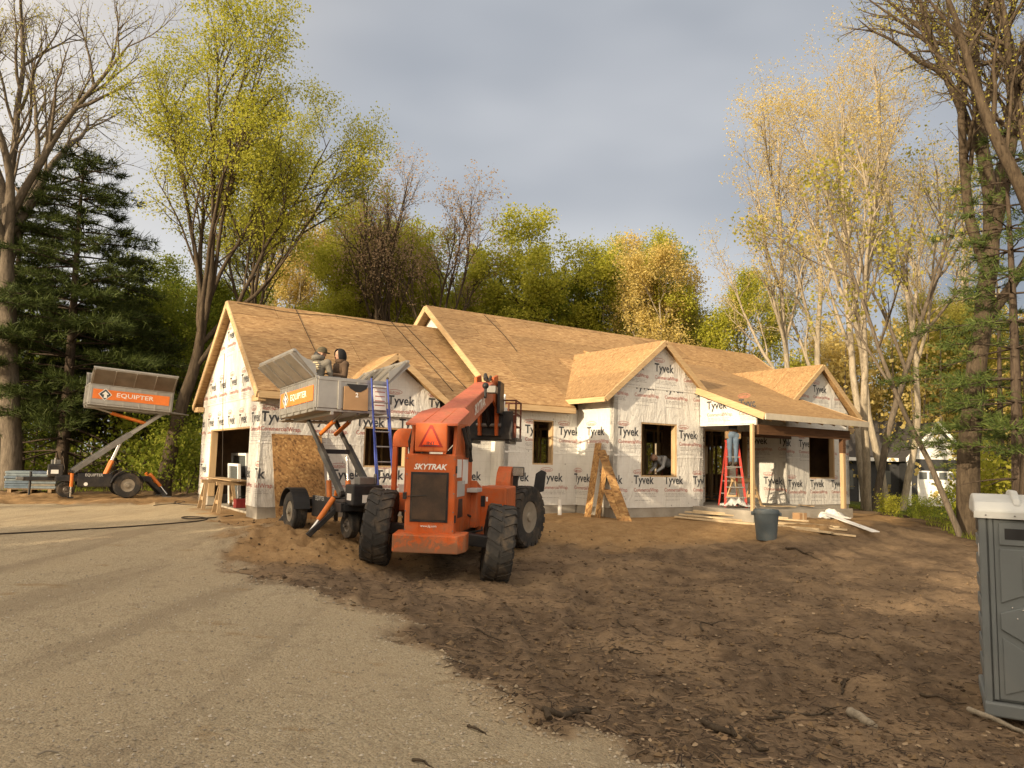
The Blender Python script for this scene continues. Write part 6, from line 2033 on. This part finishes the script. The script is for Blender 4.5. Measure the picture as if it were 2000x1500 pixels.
def person(label, loc, rz, J, top, legs, shoes, extras=None, height_hint=None, gloves=None):
    """J: joint positions (x right, y forward, z up) in metres; one continuous remeshed body"""
    P = thing('person', label, 'person', loc, rz, 'building workers')
    V3 = {k: Vector(v) for k, v in J.items()}
    prims = []   # a, b, ra, rb, material
    def cap(a, b, ra, rb, m):
        a = V3[a] if isinstance(a, str) else Vector(a)
        b = V3[b] if isinstance(b, str) else Vector(b)
        prims.append((a, b, ra, rb, m))
    up = (V3['head'] - V3['neck']).normalized()
    fwd = Vector(J.get('look', (0, 1, 0))).normalized()
    right = fwd.cross(up).normalized()
    cap('pelvis', 'waist', .135, .125, 1 if 'belt' not in J else 1)
    cap('waist', 'chest', .125, .155, 0)
    cap('chest', 'neck', .13, .075, 0)
    cap('neck', 'head', .055, .06, 2)
    for s in ('l', 'r'):
        cap('chest', 'sh_' + s, .12, .085, 0)
        cap('sh_' + s, 'el_' + s, .075, .055, 0)
        cap('el_' + s, 'wr_' + s, .055, .038, 0)
        cap('pelvis', 'hip_' + s, .12, .11, 1)
        cap('hip_' + s, 'kn_' + s, .10, .068, 1)
        cap('kn_' + s, 'an_' + s, .065, .048, 1)
        cap('an_' + s, 'toe_' + s, .05, .042, 3)
        heel = V3['an_' + s] + (V3['an_' + s] - V3['toe_' + s]) * .25
        cap('an_' + s, heel, .05, .045, 3)
        # hand: palm, four unequal bent fingers and a thumb from the side
        w = V3['wr_' + s]
        d = (w - V3['el_' + s]).normalized()
        sd_ = d.cross(Vector((0, 0, 1)))
        sd_ = sd_.normalized() if sd_.length > .1 else Vector((1, 0, 0))
        n_ = sd_.cross(d).normalized()
        if s == 'l':
            sd_ = -sd_
        gm = 2 if gloves is None else 4
        pal = w + d * .075
        for o_ in (-.022, .022):
            cap(w + sd_ * o_ * .6, pal + sd_ * o_, .022, .019, gm)
        for i, (o_, L) in enumerate(((-.033, .055), (-.011, .072), (.011, .068), (.033, .06))):
            k1 = pal + sd_ * o_ + d * L * .55 - n_ * .008
            cap(pal + sd_ * o_, k1, .0105, .0095, gm)
            cap(k1, k1 + d * L * .35 - n_ * L * .4, .0095, .0085, gm)
        th0 = w + d * .02 - sd_ * .028
        th1 = th0 + d * .03 - sd_ * .03 - n_ * .01
        cap(th0, th1, .014, .011, gm)
        cap(th1, th1 + d * .032 - sd_ * .004, .011, .009, gm)
    h = V3['head']
    cap(h + up * .045 - fwd * .015, h + up * .045 + fwd * .012, .096, .09, 2)
    cap(h + fwd * .045 - up * .045, h + fwd * .04 + up * .03, .055, .068, 2)
    cap(h + fwd * .098 + up * .012, h + fwd * .118 - up * .012, .011, .014, 2)
    for s in (-1, 1):
        cap(h + right * s * .092 + up * .015, h + right * s * .097 - up * .02, .016, .013, 2)
    mb = MB()
    for a, b_, ra, rb, m in prims:
        if (b_ - a).length > 1e-4:
            mb.tube(a, b_, ra, rb, 12)
        mb.ball(a, ra, 0, 12, 8)
        mb.ball(b_, rb, 0, 12, 8)
    tmp = mb.build('tmp', skin, None)
    rm = tmp.modifiers.new('r', 'REMESH')
    rm.mode = 'VOXEL'
    rm.voxel_size = .0135
    sm_ = tmp.modifiers.new('s', 'SMOOTH')
    sm_.iterations = 2
    sm_.factor = .5
    bpy.context.view_layer.update()
    me = bpy.data.meshes.new_from_object(tmp.evaluated_get(bpy.context.evaluated_depsgraph_get()))
    bpy.data.objects.remove(tmp)
    me.name = 'body'
    me.materials.clear()
    for m in (top, legs, skin, shoes, gloves or skin):
        me.materials.append(m)
    n = len(me.polygons)
    cen = np.zeros(n * 3)
    me.polygons.foreach_get('center', cen)
    cen = cen.reshape(-1, 3)
    best = np.full(n, 1e9)
    mi = np.zeros(n, np.int32)
    for a, b_, ra, rb, m in prims:
        A, B = np.array(a), np.array(b_)
        e = B - A
        L2 = max(1e-8, e @ e)
        t_ = np.clip(((cen - A) @ e) / L2, 0, 1)
        dd = np.linalg.norm(cen - A - t_[:, None] * e, axis=1) - (ra + (rb - ra) * t_)
        k = dd < best
        best[k] = dd[k]
        mi[k] = m
    me.polygons.foreach_set('material_index', mi)
    me.polygons.foreach_set('use_smooth', np.ones(n, bool))
    link('body', me, P)
    for s in (-1, 1):
        MB().ball(h + fwd * .094 + right * s * .032 + up * .02, .011, 0, 8, 6).build('eye', M['ink'], P, smooth=60)
    MB().tube(h + fwd * .096 - right * .022 - up * .052, h + fwd * .096 + right * .022 - up * .052, .005, n=6).build('mouth', M['red_ink'], P)
    if extras:
        extras(P, h, up, fwd, right, V3)
    return P

def stand(**kw):
    J = dict(pelvis=(0, 0, .97), waist=(0, .01, 1.12), chest=(0, .0, 1.33), neck=(0, .01, 1.50), head=(0, .03, 1.63),
             sh_l=(-.20, 0, 1.43), sh_r=(.20, 0, 1.43), el_l=(-.25, -.03, 1.15), el_r=(.25, -.03, 1.15), wr_l=(-.25, .1, .92), wr_r=(.25, .1, .92),
             hip_l=(-.10, 0, .91), hip_r=(.10, 0, .91), kn_l=(-.11, .03, .50), kn_r=(.11, .03, .50), an_l=(-.11, -.02, .09), an_r=(.11, -.02, .09),
             toe_l=(-.12, .13, .04), toe_r=(.12, .13, .04), look=(0, 1, 0))
    J.update(kw)
    return J
def kneel(**kw):
    J = dict(pelvis=(0, 0, .50), waist=(0, .01, .65), chest=(0, .02, .86), neck=(0, .03, 1.03), head=(0, .05, 1.15),
             sh_l=(-.20, .02, .96), sh_r=(.20, .02, .96), el_l=(-.27, .06, .70), el_r=(.27, .06, .70), wr_l=(-.20, .27, .62), wr_r=(.20, .27, .62),
             hip_l=(-.10, 0, .46), hip_r=(.10, 0, .46), kn_l=(-.14, .16, .08), kn_r=(.14, .16, .08), an_l=(-.13, -.25, .06), an_r=(.13, -.25, .06),
             toe_l=(-.13, -.38, .05), toe_r=(.13, -.38, .05), look=(0, 1, 0))
    J.update(kw)
    return J

def cap_on(P, h, up, fwd, right, V3):
    c = MB()
    B = Matrix((right, fwd, up)).transposed().to_4x4()
    B.translation = h
    c.lathe([(.112, .03), (.114, .06), (.105, .10), (.078, .138), (.04, .158), (.005, .163)], 20, 0, B)
    c.prism([B @ Vector(q_) for q_ in ((-.07, .08, .05), (-.06, .16, .042), (0, .19, .04), (.06, .16, .042), (.07, .08, .05))], up * .012)
    c.build('cap', CL['camo_cap'], P, smooth=50)
    b_ = MB()
    b_.ball(h + fwd * .055 - up * .065, (.062, .06, .055)).ball(h - fwd * .06 - up * .02, (.085, .06, .07))
    b_.build('hair_and_beard', M['black_plastic'], P, smooth=60)
    n = V3['neck']
    MB().lathe([(.10, -.02), (.135, .02), (.13, .07), (.10, .09)], 20, 0, Matrix.Translation(n - fwd * .02)).build('hood_roll', CL['grey_hoodie'], P, smooth=60)
    ch = V3['chest']
    m = MB()
    for i, (z, w_) in enumerate(((.09, .10), (.045, .16), (0, .13), (-.045, .16), (-.09, .09))):
        m.box((ch.x - w_ / 2, ch.y - .166 - .0, ch.z + z - .012), (ch.x + w_ / 2, ch.y - .162, ch.z + z + .012))
    m.build('back_print', M['lumber_pale'], P)
def hood_on(P, h, up, fwd, right, V3):
    B = Matrix((right, fwd, up)).transposed().to_4x4()
    B.translation = h
    n_u, n_v = 18, 12
    vs, fs = [], []
    for j in range(n_v + 1):
        ph = -1.1 + (math.pi / 2 + 1.1) * j / n_v
        for i in range(n_u + 1):
            a = R(42) + (2 * math.pi - R(84)) * i / n_u
            k = .126 * math.cos(ph) ** .6 if math.cos(ph) > 0 else 0
            vs.append(B @ Vector((k * math.sin(a), k * math.cos(a) * 1.05 - .008, .02 + .145 * math.sin(ph))))
    for j in range(n_v):
        for i in range(n_u):
            q_ = j * (n_u + 1) + i
            fs.append((q_, q_ + 1, q_ + n_u + 2, q_ + n_u + 1))
    o = MB().add(vs, fs).build('hood', CL['black_cloth'], P, smooth=70)
    so = o.modifiers.new('thick', 'SOLIDIFY')
    so.thickness = .012
    MB().lathe([(.09, -.03), (.12, .01), (.105, .06)], 18, 0, Matrix.Translation(V3['neck'])).build('collar', CL['brown_jacket'], P, smooth=60)
def belt_on(P, h, up, fwd, right, V3):
    w_ = V3['waist']
    MB().lathe([(.15, -.03), (.156, 0), (.15, .03)], 22, 0, Matrix.Translation(V3['pelvis'] + Vector((0, 0, .08)))).build('tool_belt', CL['tan_pouch'], P, smooth=50)
    for s in (-1, 1):
        MB().box((s * .17 - .05, -.08, -.16), (s * .17 + .05, .09, .06), 0, Matrix.Translation(V3['pelvis'])).build('tool_pouch', CL['tan_pouch'], P, bevel=.02)

pA = h2w(.36, -2.62, 2.43)
pB = h2w(.88, -2.62, 2.42)
person('worker in grey hoodie and cap kneeling in the trailer box, back turned', pA, R(-8), kneel(look=(.75, .65, -.1), head=(.03, .05, 1.15)), CL['grey_hoodie'], CL['dark_trousers'], CL['boots'], cap_on)
person('worker in brown jacket and black hood facing left in the trailer box', pB, R(128), kneel(look=(-.05, 1, -.02), wr_l=(-.10, .30, .74), wr_r=(.12, .28, .66)), CL['brown_jacket'], CL['dark_trousers'], CL['boots'], hood_on, None, CL['black_cloth'])
pL = SLP + Vector((0, 0, 1.17)) + Matrix.Rotation(HA + R(-38), 3, 'Z') @ Vector((0, -.17, 0))
person('worker in jeans with tool pouches standing on the porch stepladder', pL, HA + R(-38), stand(wr_l=(-.22, .28, 1.72), wr_r=(.2, .3, 1.7), el_l=(-.32, .16, 1.46), el_r=(.32, .16, 1.46), hip_l=(-.09, 0, .91), kn_l=(-.09, .02, .5), kn_r=(.09, .02, .5), an_l=(-.08, 0, .09), an_r=(.08, 0, .09), toe_l=(-.085, .14, .05), toe_r=(.085, .14, .05)),
       CL['navy_shirt'], CL['jeans'], CL['boots'], belt_on)
pI = h2w(11.75, -1.55, .42)
person('worker in pale shirt bending over behind the bay window opening', pI, HA + R(75), stand(waist=(0, .10, 1.08), chest=(0, .33, 1.18), neck=(0, .48, 1.24), head=(0, .60, 1.25), sh_l=(-.2, .38, 1.24), sh_r=(.2, .38, 1.24), el_l=(-.24, .46, .98), el_r=(.24, .46, .98), wr_l=(-.18, .62, .86), wr_r=(.18, .62, .86), pelvis=(0, -.08, .96), hip_l=(-.1, -.08, .9), hip_r=(.1, -.08, .9), look=(0, .6, -.8)),
       CL['white_shirt'], CL['dark_trousers'], CL['boots'])
# ------------------------------------------------------------------ sticks, stones, leaves
def stick(label, a, b_, r0, r1, seed, mat='bark_brown', fork=True, lift=.02):
    rs = np.random.RandomState(seed)
    pa, pb = on_ground(*a), on_ground(*b_)
    K = 8
    pts = []
    for k in range(K):
        f = k / (K - 1)
        p = pa.lerp(pb, f)
        o = (pb - pa).length * .05
        x, y = p.x + rs.normal(0, o), p.y + rs.normal(0, o)
        pts.append(Vector((x, y, gz(x, y) + lift + .012 * math.sin(f * 5))))
    mb = MB().path([p - pts[0] for p in pts], r0, 7, 0, r1)
    o = mb.build('fallen_branch', M[mat], None, smooth=60)
    o.location = pts[0]
    o['label'], o['category'], o['group'] = label, 'branch', 'fallen branches in the dirt'
    if fork:
        q_ = pts[4] - pts[0]
        d = Vector((rs.normal(), rs.normal(), .1)).normalized() * (pb - pa).length * .25
        f = MB().path([q_, q_ + d * .5 + Vector((0, 0, .02)), q_ + d], r0 * .6, 6, 0, r1 * .6).build('side_twig', M[mat], o, smooth=60)
    return o
stick('grey branch lying at the edge of the gravel', (1052, 1396), (1160, 1382), .028, .012, 1)
stick('long dark root curving through the foreground dirt', (1378, 1412), (1495, 1468), .030, .012, 2)
stick('short thick pale log in the foreground dirt', (1656, 1396), (1706, 1420), .048, .040, 3, 'bark_pale', False, .03)
stick('pale branch lying at the foot of the portable toilet', (1894, 1392), (2010, 1436), .030, .018, 4, 'bark_pale', True, .04)
stick('thin upright twig arching left of the pale log', (1645, 1332), (1651, 1358), .018, .010, 5)
stick('thin branch crossing the middle of the dirt', (1505, 1412), (1632, 1388), .014, .006, 6)
stick('curved twig in the dirt below the rubbish bin', (1362, 1238), (1402, 1214), .014, .006, 7)
stick('twig beside the cleated wheel track', (1190, 1278), (1258, 1276), .014, .006, 8)
stick('dark branch on the bank right of the rubbish bin', (1535, 1074), (1598, 1094), .026, .014, 9)
stick('twig lying on the gravel near the lower edge', (912, 1420), (960, 1440), .010, .005, 10, 'bark_brown', False, .008)
stick('small twig on the gravel at the lower left', (70, 1478), (130, 1467), .007, .004, 11, 'bark_pale', False, .006)
stick('twig lying across the gravel edge at the bottom', (805, 1486), (850, 1500), .010, .005, 12, 'bark_brown', False, .008)
stick('bundle like root end near the toilet base', (1800, 1362), (1885, 1376), .016, .006, 13)
stick('forked twig in the middle of the dirt slope', (1200, 1212), (1252, 1236), .012, .005, 14)
stick('twig lying left of the telehandler track', (930, 1228), (985, 1256), .011, .005, 15)
stick('thin root on the right hand slope', (1592, 1238), (1700, 1244), .010, .004, 16)

def scatter(name, label, n, region, make, mats, seed, cat):
    """small debris nobody could count: one object"""
    rs = np.random.RandomState(seed)
    Vs, Fs, mi, nv = [], [], [], 0
    X, Y = region(rs, n)
    Z = ground_z(X, Y)
    for x, y, z in zip(X, Y, Z):
        V, F, m = make(rs)
        Vs.append(V + np.array([x, y, z]))
        Fs += [tuple(i + nv for i in f) for f in F]
        mi += [m] * len(F)
        nv += len(V)
    me = bpy.data.meshes.new(name)
    me.from_pydata(np.concatenate(Vs).tolist(), [], Fs)
    for m in mats:
        me.materials.append(m)
    me.polygons.foreach_set('material_index', mi)
    me.update()
    return link(name, me, label=label, category=cat, kind='stuff')
def fan(a0, a1, r0, r1, keep):
    def f(rs, n):
        X, Y = [], []
        while len(X) < n:
            a = np.radians(rs.uniform(a0, a1, n * 2))
            r = r0 * (r1 / r0) ** rs.rand(n * 2)
            x, y = r * np.sin(a), r * np.cos(a)
            g, s, fo, l = masks(x, y)
            k = keep(rs, g, s, fo)
            X, Y = np.concatenate([X, x[k]]), np.concatenate([Y, y[k]])
        return X[:n], Y[:n]
    return f
OCT = np.array([(1, 0, 0), (-1, 0, 0), (0, 1, 0), (0, -1, 0), (0, 0, 1), (0, 0, -1)], float)
OF = [(0, 2, 4), (2, 1, 4), (1, 3, 4), (3, 0, 4), (2, 0, 5), (1, 2, 5), (3, 1, 5), (0, 3, 5)]
def stone(rs):
    s = .005 + .012 * rs.rand() ** 2.5
    V = OCT * rs.uniform(.6, 1.2, (6, 3)) + rs.normal(0, .12, (6, 3))
    a = rs.uniform(0, 6.28)
    c, q_ = math.cos(a), math.sin(a)
    V = V @ np.array([[c, q_, 0], [-q_, c, 0], [0, 0, .65]]) * s
    V[:, 2] += s * .25
    return V, OF, rs.randint(3)
stm = [simple('pale_stone', (.46, .40, .31), .9, var=.15), simple('tan_stone', (.34, .27, .18), .9, var=.2), simple('grey_stone', (.27, .23, .17), .9, var=.2)]
scatter('gravel_stones', 'loose crushed stones over the gravel drive', 9000, fan(-37, 22, 3.3, 13, lambda rs, g, s, f: (rs.rand(len(g)) < g ** .5)), stone, stm, 31, 'gravel')
def bigstone(rs):
    V, F, m = stone(rs)
    return V * (1.3 + .9 * rs.rand()), F, m % 2
scatter('edge_stones', 'coarser stones along the edge of the gravel drive', 1300, fan(-22, 22, 3.3, 13, lambda rs, g, s, f: (g > .12) & (g < .93) & (f < .3)), bigstone, stm[1:], 36, 'gravel')
def clod(rs):
    s = .010 + .035 * rs.rand() ** 3
    V = OCT * rs.uniform(.6, 1.2, (6, 3)) + rs.normal(0, .15, (6, 3))
    V = V * s * np.array([1, 1, .7])
    V[:, 2] += s * .2
    return V, OF, rs.randint(2)
scatter('soil_clods', 'loose clods over the turned dirt', 5000, fan(-22, 38, 3.6, 18, lambda rs, g, s, f: (g < .4) & (f < .5)), clod, [M['ground_clod'] if 'ground_clod' in M else simple('soil_clod', (.085, .056, .032), .95, var=.3), simple('sand_clod', (.17, .115, .062), .95, var=.3)], 32, 'soil')
def twig(rs):
    L = .04 + .16 * rs.rand() ** 2
    a = rs.uniform(0, 6.28)
    d = np.array([math.cos(a), math.sin(a), rs.normal(0, .12)]) * L
    n = np.array([-math.sin(a), math.cos(a), 0]) * (.0025 + .004 * rs.rand())
    k = d * .5 + n * rs.normal(0, 3)
    u = np.array([0, 0, .006])
    V = np.array([-n, n, u, k - n, k + n, k + u, d + d * 0 - n * .5, d + n * .5, d + u * .5])
    V[:, 2] += .006
    F = [(0, 3, 5, 2), (2, 5, 4, 1), (3, 6, 8, 5), (5, 8, 7, 4)]
    return V, F, rs.randint(3)
scatter('twig_litter', 'fine twigs and roots strewn over the dirt', 9000, fan(-20, 38, 3.6, 17, lambda rs, g, s, f: (g < .35) & (f < .6) & (rs.rand(len(g)) > s * .8)), twig, [M['bark_brown'], simple('dry_root', (.19, .13, .08), .9, var=.3), simple('dark_root', (.045, .03, .02), .9, var=.3)], 33, 'twigs')
def dleaf(rs):
    s = .012 + .022 * rs.rand() ** 2
    a, b_ = rs.uniform(0, 6.28), rs.normal(0, .35, 2)
    pts = [(0, -1), (.55, -.4), (.7, .3), (0, 1), (-.7, .3), (-.5, -.4)]
    V = np.array([[(x * math.cos(a) - y * math.sin(a)) * s, (x * math.sin(a) + y * math.cos(a)) * s, .012 + s * (.3 * x * x + b_[0] * x * .6 + b_[1] * y * .4 + .2)] for x, y in pts])
    return V, [(0, 1, 2, 3), (0, 3, 4, 5)], rs.randint(2)
scatter('dead_leaves', 'dry brown leaves scattered over the dirt slope', 900, fan(4, 38, 4.0, 20, lambda rs, g, s, f: (g < .3) & (rs.rand(len(g)) > s * .7)), dleaf, [simple('dry_leaf', (.20, .13, .07), .9, var=.3), simple('pale_dry_leaf', (.30, .22, .135), .9, var=.2)], 34, 'leaves')
def grass(rs):
    V, F = [], []
    for k in range(5):
        a = rs.uniform(0, 6.28)
        h_ = rs.uniform(.06, .2)
        bx, by = rs.normal(0, .05, 2)
        n = np.array([-math.sin(a), math.cos(a), 0]) * .008
        o = np.array([bx, by, 0])
        tip = o + np.array([math.cos(a) * h_ * .5, math.sin(a) * h_ * .5, h_])
        V += [o - n, o + n, tip]
        F.append((3 * k, 3 * k + 1, 3 * k + 2))
    return np.array(V), F, 0
scatter('forest_undergrowth', 'low green undergrowth at the edge of the wood', 5000, fan(-40, 40, 19, 42, lambda rs, g, s, f: (f > .7) & (rs.rand(len(g)) < .9)), grass, [M['leaf_green']], 35, 'undergrowth')
rw = wood_mass('roadside_woods', 'dense wood standing behind the viewer across the drive', ((188, 262), (17, 30)), 110, 48000, 'leaf_deep', 9.5, 304, .58, (.08, .2), .02)
for k, (x, y, pr, sc, rz) in enumerate(((-29, -8, TB, 1.0, 0), (-20, -13, TB2, .95, 2), (-35, -3, TB2, .95, 3), (-13, -15, TB, .95, 4))):
    o = link('bare_tree_trunk', pr[0], rw)
    o.location, o.rotation_euler, o.scale = (x, y, -.4), (0, 0, rz), (sc, sc, sc)
